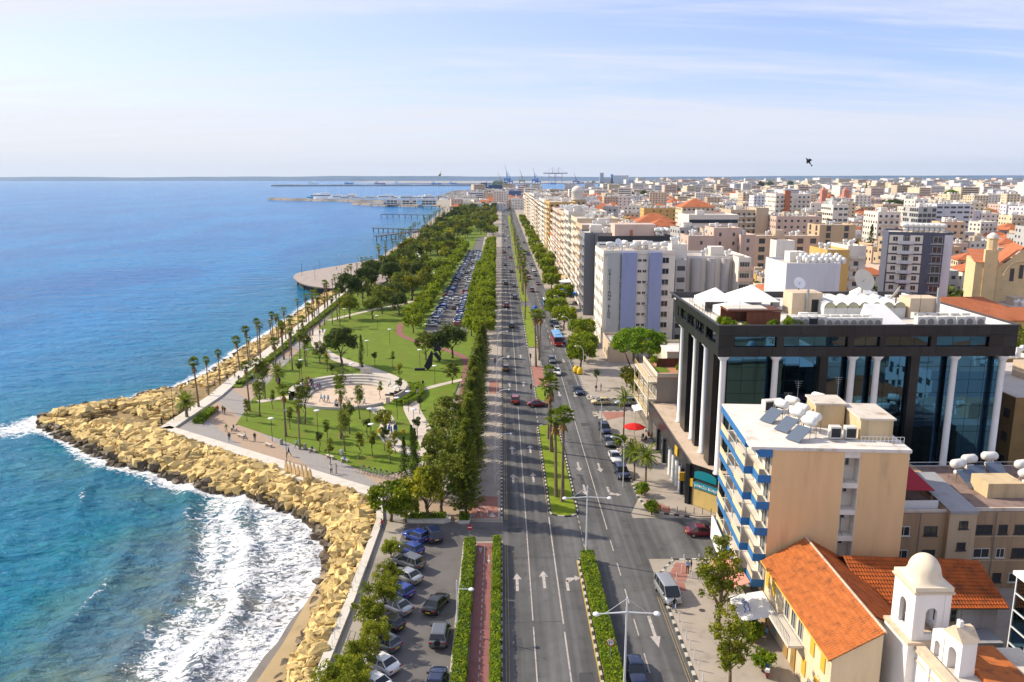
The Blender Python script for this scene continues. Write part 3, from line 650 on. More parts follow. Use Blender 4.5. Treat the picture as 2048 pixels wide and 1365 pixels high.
L_cyp = leafmat('cypress_leaf', (0.035,0.070,0.014), (0.065,0.105,0.016), 0.8)
L_mix = leafmat('mixed_leaf', (0.085,0.125,0.012), (0.19,0.215,0.018), 0.12, 0.35)
L_darkfar = leafmat('dark_far_leaf', (0.05,0.085,0.022), (0.10,0.14,0.028), 0.2)
def clumps(n, rx, ry, rz, cz, r0, r1, seed, lo=-1.0, inner=0.55, sz=0.85):
    r = random.Random(seed); out = []
    while len(out) < n:
        v = Vector((r.gauss(0,1), r.gauss(0,1), r.gauss(0,1))).normalized()
        if v.z < lo: continue
        k = r.uniform(inner, 1.0)
        out.append((v.x*rx*k, v.y*ry*k, cz+v.z*rz*k, r.uniform(r0, r1), sz))
    return out
def trunk(h, r, seed=0, limbs=5, spread=1.6, mt=None, split=0.55, lean=0.15, top=1.5):
    q = random.Random(seed); mb = MB(); p = [(0,0,-0.1)]
    for k in range(1,4): p.append((q.uniform(-lean,lean)*k, q.uniform(-lean,lean)*k, h*k/3))
    mb.path(p, [r*1.25, r, r*0.85, r*0.6], 7)
    for i in range(limbs):
        a = 2*math.pi*i/limbs+q.uniform(-0.4,0.4); z0 = h*q.uniform(split, 0.95)
        e = (math.cos(a)*spread, math.sin(a)*spread, z0+spread*q.uniform(0.5,1.1)+top*0.3)
        mid = (e[0]*0.45, e[1]*0.45, z0+(e[2]-z0)*0.6)
        mb.path([(0,0,z0), mid, e], [r*0.5, r*0.33, r*0.12], 5)
    return mb.mesh('trunk', mt or m_bark, True)
PROTO = {}
def proto(k, tr, cr): PROTO[k] = (tr, cr)
# clipped ficus
def boxclumps(n, a, b, h, z0, r, seed):
    q = random.Random(seed); out = []
    for i in range(n):
        x, y, z = q.uniform(-1,1), q.uniform(-1,1), q.uniform(-1,1); f = q.randrange(3)
        if f == 0: x = math.copysign(1, x)
        elif f == 1: y = math.copysign(1, y)
        else: z = 1 if q.random() < 0.8 else -1
        rr = math.sqrt(x*x+y*y); k = 1/max(1, rr*0.86)
        out.append((x*k*(a-r*0.6), y*k*(b-r*0.6), z0+h/2+z*(h/2-r*0.5), r*q.uniform(0.8,1.25), 0.85))
    return out
for i in range(3):
    proto(f'ficus{i}', trunk(2.6, 0.2, i, 5, 1.2), shell(boxclumps(70, 2.7, 2.7, 3.0, 2.3, 0.75, i), 42, 0.27, L_ficus))
    proto(f'ficusfar{i}', trunk(2.6, 0.2, i, 3, 1.2), shell(boxclumps(44, 2.7, 2.7, 3.0, 2.3, 0.85, 10+i), 16, 0.46, L_ficus))
    proto(f'round{i}', trunk(2.6, 0.22, i, 5, 1.5), shell(clumps(48, 2.6, 2.6, 2.3, 4.6, 0.6, 1.0, i, -0.6), 40, 0.27, L_mix))
    proto(f'roundfar{i}', trunk(2.6, 0.22, i, 3, 1.5), shell(clumps(36, 2.8, 2.8, 2.4, 4.6, 0.6, 1.1, 20+i, -0.6), 18, 0.46, L_mix))
    proto(f'dark{i}', trunk(2.8, 0.25, i, 5, 1.6), shell(clumps(60, 3.1, 3.1, 2.8, 5.2, 0.7, 1.1, 30+i, -0.5), 60, 0.26, L_dark))
    proto(f'olive{i}', trunk(2.2, 0.18, i, 6, 1.6), shell(clumps(46, 2.6, 2.6, 2.6, 4.5, 0.45, 0.85, 40+i, -0.7), 52, 0.22, L_olive))
    proto(f'tam{i}', trunk(1.2, 0.12, i, 7, 1.3, split=0.2), shell(clumps(46, 1.55, 1.75, 1.35, 2.3, 0.30, 0.55, 50+i, -0.6, 0.3), 75, 0.14, L_tam, aspect=0.4))
    proto(f'sap{i}', trunk(2.2, 0.07, i, 4, 0.5), shell(clumps(16, 0.75, 0.75, 1.3, 3.2, 0.25, 0.5, 60+i, -0.9, 0.2), 34, 0.15, [L_olive, L_dark, L_mix][i]))
    proto(f'bush{i}', trunk(0.5, 0.08, i, 4, 0.4), shell(clumps(26, 0.75, 0.75, 0.6, 0.85, 0.25, 0.4, 70+i, -0.8), 36, 0.12, L_ficus2))
# tall slender trees
for i in range(2):
    cl = []
    for k in range(46):
        t = k/45; w = 0.78*math.sin(math.pi*min(1, 0.12+0.9*t))**0.8*(1-0.55*t)+0.06
        a = rnd.uniform(0, 6.28); cl.append((math.cos(a)*w*0.6, math.sin(a)*w*0.6, 0.7+8.6*t, w*0.75+0.1, 1.5))
    proto(f'cypress{i}', trunk(2, 0.14, i, 0), shell(cl, 46, 0.15, L_cyp, aspect=0.35))
    # feathery conifer with tiers of branches
    tr = MB(); tr.path([(0,0,-0.1),(0.05,0,5),(0,0.08,10),(0,0,15.6)], [0.26,0.2,0.13,0.03], 7); C = []; Nn = []
    z = 1.6
    while z < 15.6:
        t = z/15.6; Lr = 3.1*(1-t)**0.75+0.3
        nb = 9
        for b in range(nb):
            a = 2*math.pi*b/nb+rnd.uniform(-0.3,0.3)+z; l = Lr*rnd.uniform(0.75,1.12); n = int(10+l*13)
            q = rs.uniform(0.15, 1, n); rise = 0.35
            px_ = np.cos(a)*l*q; py_ = np.sin(a)*l*q; pz = z-0.15*l*q+rise*l*q*q
            C.append(np.stack([px_+rs.normal(0,0.15,n), py_+rs.normal(0,0.15,n), pz+rs.normal(0,0.12,n)], 1)); Nn.append(np.tile([[math.cos(a)*0.3, math.sin(a)*0.3, 0.9]], (n,1)))
            tr.tube((0,0,z), (math.cos(a)*l*0.9, math.sin(a)*l*0.9, z+0.1*l), 0.05, 0.01, 3)
        z += 0.72*(1-0.45*t)
    C = np.concatenate(C); Nn = np.concatenate(Nn)
    PROTO[f'araucaria{i}'] = (tr.mesh('trunk', m_bark), leafmesh('crown', leaf_arrays(C, Nn, 0.24, 0.45, 0.5), L_pine))
    # small young tiered conifer
    PROTO[f'youngpine{i}'] = PROTO[f'araucaria{i}']
# umbrella pine
tr = MB()
for a, L_ in ((0.3,1.0),(2.2,1.3),(4.1,0.9),(5.3,1.5)):
    tr.path([(0.5*math.cos(a),0.5*math.sin(a),-0.1),(1.3*math.cos(a)*L_,1.3*math.sin(a)*L_,5),(2.6*math.cos(a)*L_,2.6*math.sin(a)*L_,9.5)], [0.28,0.2,0.08], 6)
PROTO['stonepine'] = (tr.mesh('trunk', m_bark, True), shell(clumps(150, 5.6, 6.2, 4.0, 10.0, 0.75, 1.25, 5, -0.25, 0.75, 0.7), 70, 0.24, L_stone))
# broad street tree with gaps
PROTO['broad0'] = (trunk(6.5, 0.2, 4, 9, 2.3, split=0.3, top=2.0), shell(clumps(74, 2.5, 2.5, 4.4, 6.6, 0.4, 0.8, 9, -0.95, 0.35), 58, 0.17, L_broad))
PROTO['broad1'] = (trunk(4.5, 0.14, 5, 8, 1.6, split=0.35), shell(clumps(56, 1.9, 1.9, 3.0, 5.0, 0.35, 0.7, 10, -0.95, 0.35), 58, 0.16, L_broad))
# eucalyptus-like wispy trees
for i in range(2): PROTO[f'wisp{i}'] = (trunk(4.0, 0.12, 7+i, 5, 0.9, split=0.5), shell(clumps(30, 1.1, 1.1, 2.6, 5.6, 0.35, 0.7, 80+i, -0.9, 0.3), 46, 0.19, L_olive, aspect=0.35))
# fan palms
def fan_palm(h, seed, far=False):
    q = random.Random(seed); tr = MB(); lx, ly = q.uniform(-0.4,0.4), q.uniform(-0.4,0.4)
    tr.path([(0,0,-0.1),(lx*0.3,ly*0.3,h*0.33),(lx*0.7,ly*0.7,h*0.66),(lx,ly,h)], [0.30,0.20,0.18,0.17], 6 if far else 8)
    V = []; S = []
    nl = 18 if far else 34
    for i in range(nl):
        a = 2.399*i; el = math.radians(78-118*(i+0.5)/nl); L_ = q.uniform(0.8,1.15)
        d = Vector((math.cos(a)*math.cos(el), math.sin(a)*math.cos(el), math.sin(el))); base = Vector((lx,ly,h)); p = base+d*L_*0.75
        side = d.cross(Vector((0,0,1))).normalized(); upv = side.cross(d)
        ns = 5 if far else 8
        for k in range(ns):
            th = -1.25+2.5*(k+0.5)/ns; dd = (d*math.cos(th)+side*math.sin(th)).normalized(); ln = L_*(0.95-0.25*abs(th)/1.25)
            tipp = p+dd*ln-Vector((0,0,0.16*ln)); w = side*math.cos(th)-d*math.sin(th); w = w.normalized()*(0.16 if far else 0.10)*L_; m = p+dd*ln*0.55
            V += [tuple(p), tuple(m+w), tuple(tipp), tuple(m-w)]
    for i in range(16 if not far else 9):
        a = 2.399*i; r0 = 0.24; z0 = h-0.3-q.uniform(0,1.3)
        c = Vector((lx*z0/h+math.cos(a)*0.2, ly*z0/h+math.sin(a)*0.2, z0)); e = c+Vector((math.cos(a)*0.5, math.sin(a)*0.5, -1.1)); w = Vector((-math.sin(a), math.cos(a), 0))*0.22
        tr.add([tuple(c), tuple((c+e)/2+w), tuple(e), tuple((c+e)/2-w)], [(0,1,2,3)], 1)
    return tr.mesh('trunk', [m_palmbark, m_skirt], False), leafmesh('crown', np.array(V), L_palm)
PALMH = [12.5, 11.0, 9.5, 14.0]
for i, h in enumerate(PALMH): PROTO[f'palm{i}'] = fan_palm(h, i); PROTO[f'palmfar{i}'] = fan_palm(h, 20+i, True)
def date_palm(h, seed, L0=3.0, nf=34, r=0.32):
    q = random.Random(seed); tr = MB(); tr.path([(0,0,-0.1),(0,0,h*0.5),(0,0,h)], [r*1.1,r*0.9,r*1.05], 8); V = []
    for i in range(nf):
        a = 2.399*i; el = math.radians(80-95*(i+0.5)/nf); p = Vector((0,0,h)); d = Vector((math.cos(a)*math.cos(el), math.sin(a)*math.cos(el), math.sin(el))); n = 9; L_ = L0*q.uniform(0.85,1.1)
        for k in range(n):
            p2 = p+d*L_/n; side = d.cross(Vector((0,0,1))).normalized(); lf = 0.62*math.sin(math.pi*(0.15+0.8*k/n))*L0/3
            for sg in (-1, 1):
                for f in (0.0, 0.5):
                    o = p+(p2-p)*f; t = o+side*sg*lf+d*lf*0.55-Vector((0,0,0.12)); w = d*0.075*L0/3*1.6
                    V += [tuple(o-w), tuple((o+t)/2+w*0.6), tuple(t), tuple((o+t)/2-w)]
            d = (d+Vector((0,0,-0.14))).normalized(); p = p2
    return tr.mesh('trunk', m_palmbark, True), leafmesh('crown', np.array(V), L_palm)
PROTO['date0'] = date_palm(3.6, 1); PROTO['date1'] = date_palm(4.6, 2, 2.6, 26, 0.16); PROTO['date2'] = date_palm(6.5, 3, 2.4, 16, 0.13)
def plant(k, x, y, label, cat='tree', group=None, s=1.0, name='tree', z=0.1, sz=None, rz=None):
    t, c = PROTO[k]; o = thing(name, label, cat, (x,y,z), rnd.uniform(0,6.28) if rz is None else rz, group, (s,s,sz or s))
    link('trunk', t, o); link('crown', c, o); return o
def hedge(x0, x1, y0, y1, h, label, group=None, size=0.13, dens=70, z0=0.12):
    """clipped hedge: leaves over the skin of a box"""
    A = 2*(y1-y0)*h+(x1-x0)*(y1-y0)+2*(x1-x0)*h; n = int(A*dens)
    def faces(n, nx, fx):
        return None
    w, d = x1-x0, y1-y0; ar = np.array([d*h, d*h, w*d, w*h, w*h]); ar /= ar.sum(); f = rs.choice(5, n, p=ar)
    u = rs.uniform(0,1,n); v = rs.uniform(0,1,n); C = np.zeros((n,3)); Nn = np.zeros((n,3))
    j = rs.normal(0, 0.05, n)+0.05*np.sin(u*d*1.1)
    for k in range(5):
        q = f == k
        if k < 2: C[q,0] = (x0 if k == 0 else x1)+j[q]; C[q,1] = y0+u[q]*d; C[q,2] = v[q]*h; Nn[q,0] = -1 if k == 0 else 1
        elif k == 2: C[q,0] = x0+v[q]*w; C[q,1] = y0+u[q]*d; C[q,2] = h+j[q]; Nn[q,2] = 1
        else: C[q,0] = x0+u[q]*w; C[q,1] = (y0 if k == 3 else y1)+j[q]; C[q,2] = v[q]*h; Nn[q,1] = -1 if k == 3 else 1
    cx, cy_ = (x0+x1)/2, (y0+y1)/2; C[:,0] -= cx; C[:,1] -= cy_
    o = thing('hedge', label, 'hedge', (cx,cy_,z0), 0, group)
    link('leaves', leafmesh('leaves', leaf_arrays(C, Nn, size, 0.6, 0.55), L_ficus2), o)
    MB().box(-w/2+0.12, w/2-0.12, -d/2+0.1, d/2-0.1, -0.05, h-0.12).build('branches', mat('hedge_core', (0.05,0.075,0.012), 0.95, var=0.2, scale=4), o)
    return o
hedge(-4.85,-3.55,56,96.2,1.15,'long clipped hedge between the near car park and the cycle track')
hedge(-1.22,-0.32,56,82.8,1.1,'nearer clipped hedge between the cycle track and the road'); hedge(-1.22,-0.32,83.3,96.6,1.15,'farther clipped hedge between cycle track and road, ending at the car park entrance')
hedge(9.75,11.3,56,92.0,1.25,'clipped green hedge in the median strip behind the near double lamp')
hedge(-60.2,-58.4,149.2,157.5,0.9,'square clipped hedge at the seaward corner of the promenade', size=0.16, dens=40)
for i in range(7): hedge(-61.3-i*0.35,-59.5-i*0.35,178+i*22,198+i*22,0.8,f'{nth(i)} low hedge along the planted strip beside the seawall walk','hedges beside the seawall walk', size=0.3, dens=10)
# foreground tamarisk bushes along the near car park
for i, (px, py) in enumerate([(778,1110),(775,1160),(765,1205),(735,1250),(745,1285),(720,1330),(690,1360),(660,1395),(705,1395)]):
    x, y = G(px, py+16); plant(f'tam{i%3}', x+0.3, y, f'{nth(8-i) if i != 8 else "nearest"} feathery yellow-green shrub along the walk beside the parked cars' if i < 8 else 'feathery shrub at the bottom edge of the picture by the parked cars', 'shrub', 'shrubs beside the near car park', rnd.uniform(0.85,1.12), 'shrub')
x, y = G(735, 1215); plant('date1', x, y, 'little palm growing among the shrubs beside the walk', 'palm', None, 0.45, 'palm_tree')
# trees at the corner of the promenade and car park
for k, px, py, s, lab in (('ficus0',782,1043,0.98,'low rounded bush at the end of the promenade wall'),('ficus1',812,1046,0.62,'small bush at the planter beside the rounded bush'),('round1',855,1040,1.05,'bright green tree in the planter before the parked cars'),('olive1',883,1028,1.25,'greyish tree behind the planter tree')):
    x, y = G(px, py); plant(k, x, y, lab, 'tree', None, s)
for i, (px, py, s) in enumerate([(810,995,1.0),(826,985,1.12),(832,978,1.02)]):
    x, y = G(px, py); plant(f'cypress{i%2}', x, y, f'{["left","middle","right"][i]} dark slender cypress of the three by the bicycle stand', 'tree', 'cypresses by the bicycle stand', s, 'cypress_tree')
x, y = G(724,742); plant('cypress0', x, y, 'lone dark cypress on the lawn beside the white path', 'tree', None, 0.95, 'cypress_tree')
# conifer row along the pavement
ys_ = [105.5,113,119,126,132,139,146,153,160,167,175,183,191,199,208]
for i, y in enumerate(ys_):
    plant(f'araucaria{i%2}', (-5.2 if i == 0 else -5.6+rnd.uniform(-0.7,0.5)), y, f'{nth(i)} dark conifer in the tall row beside the road pavement', 'tree', 'tall conifers beside the road', rnd.uniform(0.95,1.15)*(0.9 if y < 165 else 0.8), 'conifer_tree', sz=rnd.uniform(0.82,1.05)*(0.88-0.36*(y-105)/105))
for i, (px, py, s) in enumerate([(880,985,1.35),(893,930,1.25),(898,885,1.2),(905,960,1.1)]):
    x, y = G(px, py); plant(f'olive{i%3}', x, y, f'{nth(i)} olive-green feathery tree between the white path and the conifer row', 'tree', 'olive-green trees beside the white path', s)
# clipped ficus rows
for i in range(30):
    y = 226+i*11; plant(f'ficus{i%3}' if i < 8 else f'ficusfar{i%3}', -5.4-0.006*(y-226)+rnd.uniform(-0.3,0.3), y, f'{nth(i)} clipped ficus in the row between car park and road', 'tree', 'clipped ficus trees between car park and road', 1.12, sz=1.35*rnd.uniform(0.93,1.05))
for i in range(16):
    y = 230+i*11; plant(f'ficusfar{i%3}', -9.4-0.006*(y-226)+rnd.uniform(-0.3,0.3), y+5, f'{nth(i)} clipped ficus in the row edging the middle car park', 'tree', 'clipped ficus trees edging the middle car park', 0.95, sz=1.1)
for i in range(28):
    y = 240+i*10.5; plant(f'ficusfar{i%3}', -28.0+(y-240)*0.013+rnd.uniform(-0.8,0.8), y, f'{nth(i)} clipped tree in the row along the seaward side of the car park', 'tree', 'clipped trees on the seaward side of the car park', rnd.uniform(0.95,1.15), sz=1.1)
right = [(1165,720),(1172,745),(1150,690),(1160,680),(1130,672),(1118,635),(1108,628),(1128,615),(1102,600),(1093,578),(1098,556),(1092,545)]
for i, (px, py) in enumerate([(1162,742),(1165,722),(1163,690),(1128,660),(1112,640),(1110,620),(1128,608),(1103,582),(1100,565),(1095,550),(1090,536),(1108,530)]):
    x, y = G(px, py); plant(f'ficus{i%3}', x, y, f'{nth(i)} clipped ficus along the right-hand pavement', 'tree', 'clipped ficus trees on the right-hand pavement', 1.22, sz=1.3)
for i, y in enumerate([390,415,450,478,520,560,600,660,720,790,850]):
    plant(f'ficusfar{i%3}', 21.5+rnd.uniform(-0.8,1.2), y, f'{nth(i)} farther clipped ficus before the seafront apartments', 'tree', 'farther clipped ficus trees on the right', 1.3, sz=1.5)
x, y = G(1262,792); plant('stonepine', x+2.5, y+6, 'big bright umbrella pine beside the striped apartment tower', 'tree', None, 1.0, 'pine_tree')
for i, (px, py) in enumerate([(1240,775),(1252,788),(1262,800)]):
    x, y = G(px, py); plant(f'round{i}', x+1.5, y, f'{nth(2-i)} low shrubby tree under the umbrella pine', 'tree', 'shrubs under the umbrella pine', 0.7)
x, y = G(1330,690); 
for i in range(5): plant(f'ficus{i%3}', 34+i*4.5, 203+rnd.uniform(-1,1), f'{["leftmost","second","third","fourth","rightmost"][i]} tree of the clipped line below the striped tower', 'tree', 'trees below the striped tower', 0.9)
# median palms
MP = [(1125,1005,1.10),(1112,995,1.0),(1097,880,1.05),(1103,905,1.0),(1078,722,0.98),(1072,735,1.1),(1080,705,0.85),(1051,615,1.05),(1050,640,1.1),(1046,590,1.0),(1047,560,1.0),(1040,548,0.9)]
for i, (px, py, s) in enumerate(sorted(MP, key=lambda q: -q[1])):
    x, y = G(px, py); x = max(7.6, min(10, x)); plant(f'palm{i%4}', x, y, f'{nth(i)} tall fan palm in the grassy median', 'palm', 'fan palms in the median', s*12.2/PALMH[i%4], 'palm_tree')
for i, y in enumerate([330,345,362,378,395,412,440,465,490,520,560,600,650,700,760,820]):
    plant(f'palmfar{i%4}', 8.6+rnd.uniform(-0.5,0.5), y, f'{nth(i)} distant fan palm in the median', 'palm', 'distant fan palms in the median', 12/PALMH[i%4], 'palm_tree')
# right-hand pavement palms and shrubs
for i, (k, px, py, s, lab, cat, nm) in enumerate([
    ('date2',1247,872,1.1,'slender feather palm beside the red parasol','palm','palm_tree'),('date1',1291,972,1.0,'bushy feather palm on the paving before the bank','palm','palm_tree'),
    ('date1',1268,962,0.95,'feather palm nearest the kerb by the parked cars','palm','palm_tree'),('date1',1262,925,0.6,'small feather palm behind the white car','palm','palm_tree'),
    ('bush0',1282,992,1.35,'round shrub at the foot of the bushy palm','shrub','shrub'),('bush1',1303,1030,1.3,'clipped round shrub on the paving by the junction','shrub','shrub'),('bush2',1240,895,1.5,'round shrub under the slender palm','shrub','shrub'),
    ('bush0',1255,920,1.2,'low shrub beside the parked white car','shrub','shrub'),('sap1',1193,775,1.0,'small tree at the kerb before the parked cream car','tree','tree')]):
    x, y = G(px, py); plant(k, x, y, lab, cat, None, s, nm, 0.14)
# foreground right trees
x, y = G(1435,1260); plant('broad0', x, y, 'tall yellow-green street tree before the awnings on the right', 'tree', None, 1.0, 'tree', 0.14, rz=1.0)
x, y = G(1460,1375); plant('broad1', x, y, 'shorter yellow-green tree nearest the camera on the right pavement', 'tree', None, 1.0, 'tree', 0.14)
for i, (px, py) in enumerate([(1500,1285),(1492,1255),(1525,1345)]):
    x, y = G(px, py); plant(f'bush{i}', x, y, f'{["larger","farther","nearest"][i]} dark round shrub on the paving before the yellow-shuttered house', 'shrub', 'shrubs before the shuttered house', 1.45, 'shrub', 0.14)
x, y = G(1650,1372); plant('bush1', x, y, 'scrubby bush by the gable wall at the bottom edge', 'shrub', None, 1.6, 'shrub')
x, y = G(2010,1130); plant('dark1', 48.5, 79, 'dark tree in the yard behind the glass building', 'tree', None, 0.7)
# promenade palms
PP = [(398,818),(418,795),(440,770),(480,745),(498,735),(517,715),(547,690),(500,825),(520,800),(553,765),(585,742),(600,730),(568,720),(580,700),(555,695),(640,655),(620,672),(665,650),(675,640),(655,620),(690,600),(700,610),(715,595),(740,585),(728,575),(765,560),(600,850),(682,880),(600,900),(572,875),(565,710),(610,700),(630,640),(680,655)]
for i, (px, py) in enumerate(sorted(PP, key=lambda q: -q[1])):
    x, y = G(px, py); far = y > 260
    plant(f'palm{"far" if far else ""}{i%4}', x, y, f'{nth(i)} fan palm along the promenade and its lawn', 'palm', 'fan palms of the promenade', rnd.uniform(0.62,0.82)*12/PALMH[i%4], 'palm_tree')
x, y = G(374,838); plant('date0', x, y, 'stout date palm in the hedge at the seaward corner', 'palm', None, 0.95, 'palm_tree')
x, y = G(557,770); plant('date0', x, y, 'stout date palm on the lawn edge beside the promenade', 'palm', None, 0.85, 'palm_tree')
for i, (px, py) in enumerate([(303,838),(297,833)]):
    x, y = G(px, py, -0.6); plant(f'palm{i}', x, y, f'{["right","left"][i]} of the two stunted palms growing among the breakwater rocks', 'palm', 'stunted palms on the rocks', 0.24, 'palm_tree', -1.0)
for i, (x, y) in enumerate([(rnd.choice([-62.6,-62.9,-56.2])-0.012*(yy-200), yy+rnd.uniform(-2,2)) for yy in range(196,400,7)]):
    plant(f'palmfar{i%4}', x-.5, y, f'{nth(i)} palm in the double row beside the seawall walk', 'palm', 'palms beside the seawall walk', rnd.uniform(.6,.8)*12/PALMH[i%4], 'palm_tree')
for i in range(46):
    y = 400+i*13+rnd.uniform(-3,3); x = (-64.5 if i%3 else -57.5)-0.008*(y-400)+rnd.uniform(-1.2,1.2)
    plant(f'palmfar{i%4}', x, y, f'{nth(i)} distant fan palm beside the shore promenade', 'palm', 'distant fan palms beside the shore', rnd.uniform(0.8,1.0)*12/PALMH[i%4], 'palm_tree')
# lawn trees and park trees
LT = [(520,835,'wisp0'),(530,800,'wisp1'),(610,850,'wisp0'),(655,885,'sap0'),(690,905,'wisp1'),(640,905,'sap1'),(700,870,'wisp0'),(720,920,'sap2'),(745,915,'sap0'),(770,905,'sap1'),(790,910,'sap2'),(720,840,'wisp1'),(680,815,'wisp0'),(770,870,'round0'),(835,880,'sap1'),(840,830,'sap1'),(495,845,'sap2'),(580,860,'sap0'),(800,795,'sap1'),(665,760,'sap1'),(655,745,'sap2'),(750,735,'sap1'),(785,735,'sap0'),(800,765,'sap2'),(760,800,'sap0'),(660,930,'sap0'),(780,930,'sap2'),(600,760,'sap1'),(545,820,'sap0'),(735,880,'sap1')]
for i, (px, py, k) in enumerate(sorted(LT, key=lambda q: -q[1])):
    x, y = G(px, py); plant(k, x, y, f'{nth(i)} young tree on the lawn round the amphitheatre', 'tree', 'young trees on the amphitheatre lawn', rnd.uniform(0.85,1.15)*(0.6 if k == 'round0' else 1))
for k, px, py, s, lab in (('dark0',683,733,1.25,'large dark round tree beside the white path'),('wisp0',612,735,1.3,'dark wispy tree at the promenade edge of the lawn'),('olive0',640,728,0.8,'smaller wispy tree beside the dark round tree'),
    ('dark1',905,718,1.15,'dark dense tree at the near end of the middle car park'),('olive1',852,722,1.1,'olive-green tree left of the car park end'),('dark2',880,722,0.95,'dark tree behind the black sculpture'),('olive2',905,770,0.7,'small tree beside the red path'),
    ('round0',700,640,1.2,'yellow-green spreading tree by the promenade bend'),('dark1',790,620,1.2,'dark tree in the middle of the park'),('round2',745,640,1.1,'leafy tree by the middle lawn')):
    x, y = G(px, py); plant(k, x, y, lab, 'tree', None, s)
n = 0; pts = []
for t in range(900):
    y = rnd.uniform(268, 1300); w = rnd.random()
    xl = -58-0.004*(y-268); xr = -31.5+(max(0,y-268))*0.012 if y < 640 else -7
    x = xl+(xr-xl)*w
    if y < 330 and w < 0.55 and rnd.random() < 0.75: continue
    if any((x-a)**2+(y-b)**2 < (4.2+0.004*y)**2 for a, b in pts): continue
    pts.append((x, y))
    if len(pts) >= 250: break
pts.sort(key=lambda p: p[1])
for i in range(2): PROTO[f'darkfar{i}'] = (trunk(2.8, .25, i, 3, 1.6), shell(clumps(40, 3.1, 3.1, 2.8, 5.2, .7, 1.1, 90+i, -.5), 18, .46, L_darkfar))
wood = {}
for i, (x, y) in enumerate(pts):
    k = rnd.choice(['roundfar0','roundfar1','roundfar2','ficusfar0','darkfar0','roundfar1','darkfar1','ficusfar2']) if y > 360 else rnd.choice(['round0','round1','round2','dark0','olive1'])
    s_ = rnd.uniform(.95,1.6)
    if i < 98:
        plant(k, x, y, ('dark tree' if k[:4] == 'dark' else 'olive-toned tree' if k[:5] == 'olive' else 'leafy green tree')+f' of the park wood beyond the lawns, {nth(i)} from the near end', 'tree', 'trees of the seaside park', s_)
    else:
        a = rnd.uniform(0, 6.28); me = PROTO[k][1]; co = np.empty(len(me.vertices)*3, np.float32); me.vertices.foreach_get('co', co); co = co.reshape(-1,3)*s_; R2 = np.array([[math.cos(a),-math.sin(a),0],[math.sin(a),math.cos(a),0],[0,0,1]]); wood.setdefault(me.materials[0].name, []).append(co@R2.T+np.array([x,y,.1]))
root = thing('far_wood', 'far part of the park wood reading as one dark green mass', 'wood'); root['kind'] = 'stuff'
for k, v in wood.items(): link('foliage', leafmesh('foliage', np.concatenate(v), MATS[k]), root)
# ---------------------------------------------------------------- vehicles
m_glass = mat('car_glass', (0.012,0.016,0.020), 0.05, var=0, spec=0.6)
m_tyre = mat('tyre', (0.02,0.02,0.02), 0.85, var=0); m_rim = mat('rim', (0.45,0.45,0.46), 0.3, 0.8, var=0)
m_tail = mat('tail_light', (0.35,0.01,0.01), 0.2, var=0); m_head = mat('head_light', (0.75,0.76,0.78), 0.1, var=0)
m_plate = mat('number_plate', (0.75,0.50,0.05), 0.5, var=0); m_trim = mat('black_trim', (0.025,0.025,0.027), 0.6, var=0)
PAINT = {k: mat('paint_'+k, c, 0.28, mt, var=0, spec=0.5, coat=0.7) for k, c, mt in (('white',(0.72,0.72,0.71),0),('silver',(0.42,0.43,0.44),0.5),('grey',(0.13,0.14,0.15),0.3),('black',(0.012,0.012,0.014),0),
   ('navy',(0.010,0.020,0.065),0.1),('blue',(0.015,0.045,0.26),0.1),('red',(0.26,0.008,0.010),0),('maroon',(0.16,0.005,0.018),0.1),('cream',(0.62,0.50,0.24),0),('yellow',(0.70,0.42,0.02),0),('bronze',(0.12,0.07,0.04),0.3),('teal',(0.05,0.17,0.22),0.2))}
CT = { # stations (x, half width, z bottom, z top), glasshouse base x0 x1, roof x0 x1, roof z, roof half width
 'sedan': ([(-2.25,.60,.42,.80),(-2.12,.80,.30,.94),(-1.7,.87,.22,.98),(-.9,.89,.2,.96),(.3,.89,.2,.93),(1.0,.89,.2,.90),(1.6,.87,.22,.82),(2.1,.80,.3,.70),(2.27,.60,.42,.58)], -1.78, 1.0, -1.05, .12, 1.43, .62),
 'hatch': ([(-1.98,.62,.42,.86),(-1.9,.80,.30,.98),(-1.4,.85,.22,.98),(-.7,.86,.2,.95),(.3,.86,.2,.92),(.95,.86,.2,.90),(1.5,.84,.22,.82),(1.9,.76,.3,.70),(2.02,.58,.42,.58)], -1.85, .98, -1.45, .05, 1.48, .62),
 'suv': ([(-2.2,.68,.55,1.0),(-2.1,.88,.42,1.12),(-1.6,.92,.34,1.12),(-.7,.93,.32,1.10),(.4,.93,.32,1.07),(1.1,.93,.32,1.05),(1.7,.91,.34,.97),(2.1,.84,.42,.85),(2.25,.66,.5,.70)], -2.05, 1.1, -1.75, .30, 1.76, .70),
 'van': ([(-2.4,.80,.5,1.15),(-2.35,.94,.38,1.25),(-1.6,.96,.30,1.25),(-.5,.96,.3,1.22),(.7,.96,.3,1.2),(1.5,.95,.3,1.15),(2.0,.93,.32,1.0),(2.35,.84,.4,.82),(2.45,.66,.5,.66)], -2.3, 1.95, -2.1, 1.0, 2.0, .80)}
CARP = {}
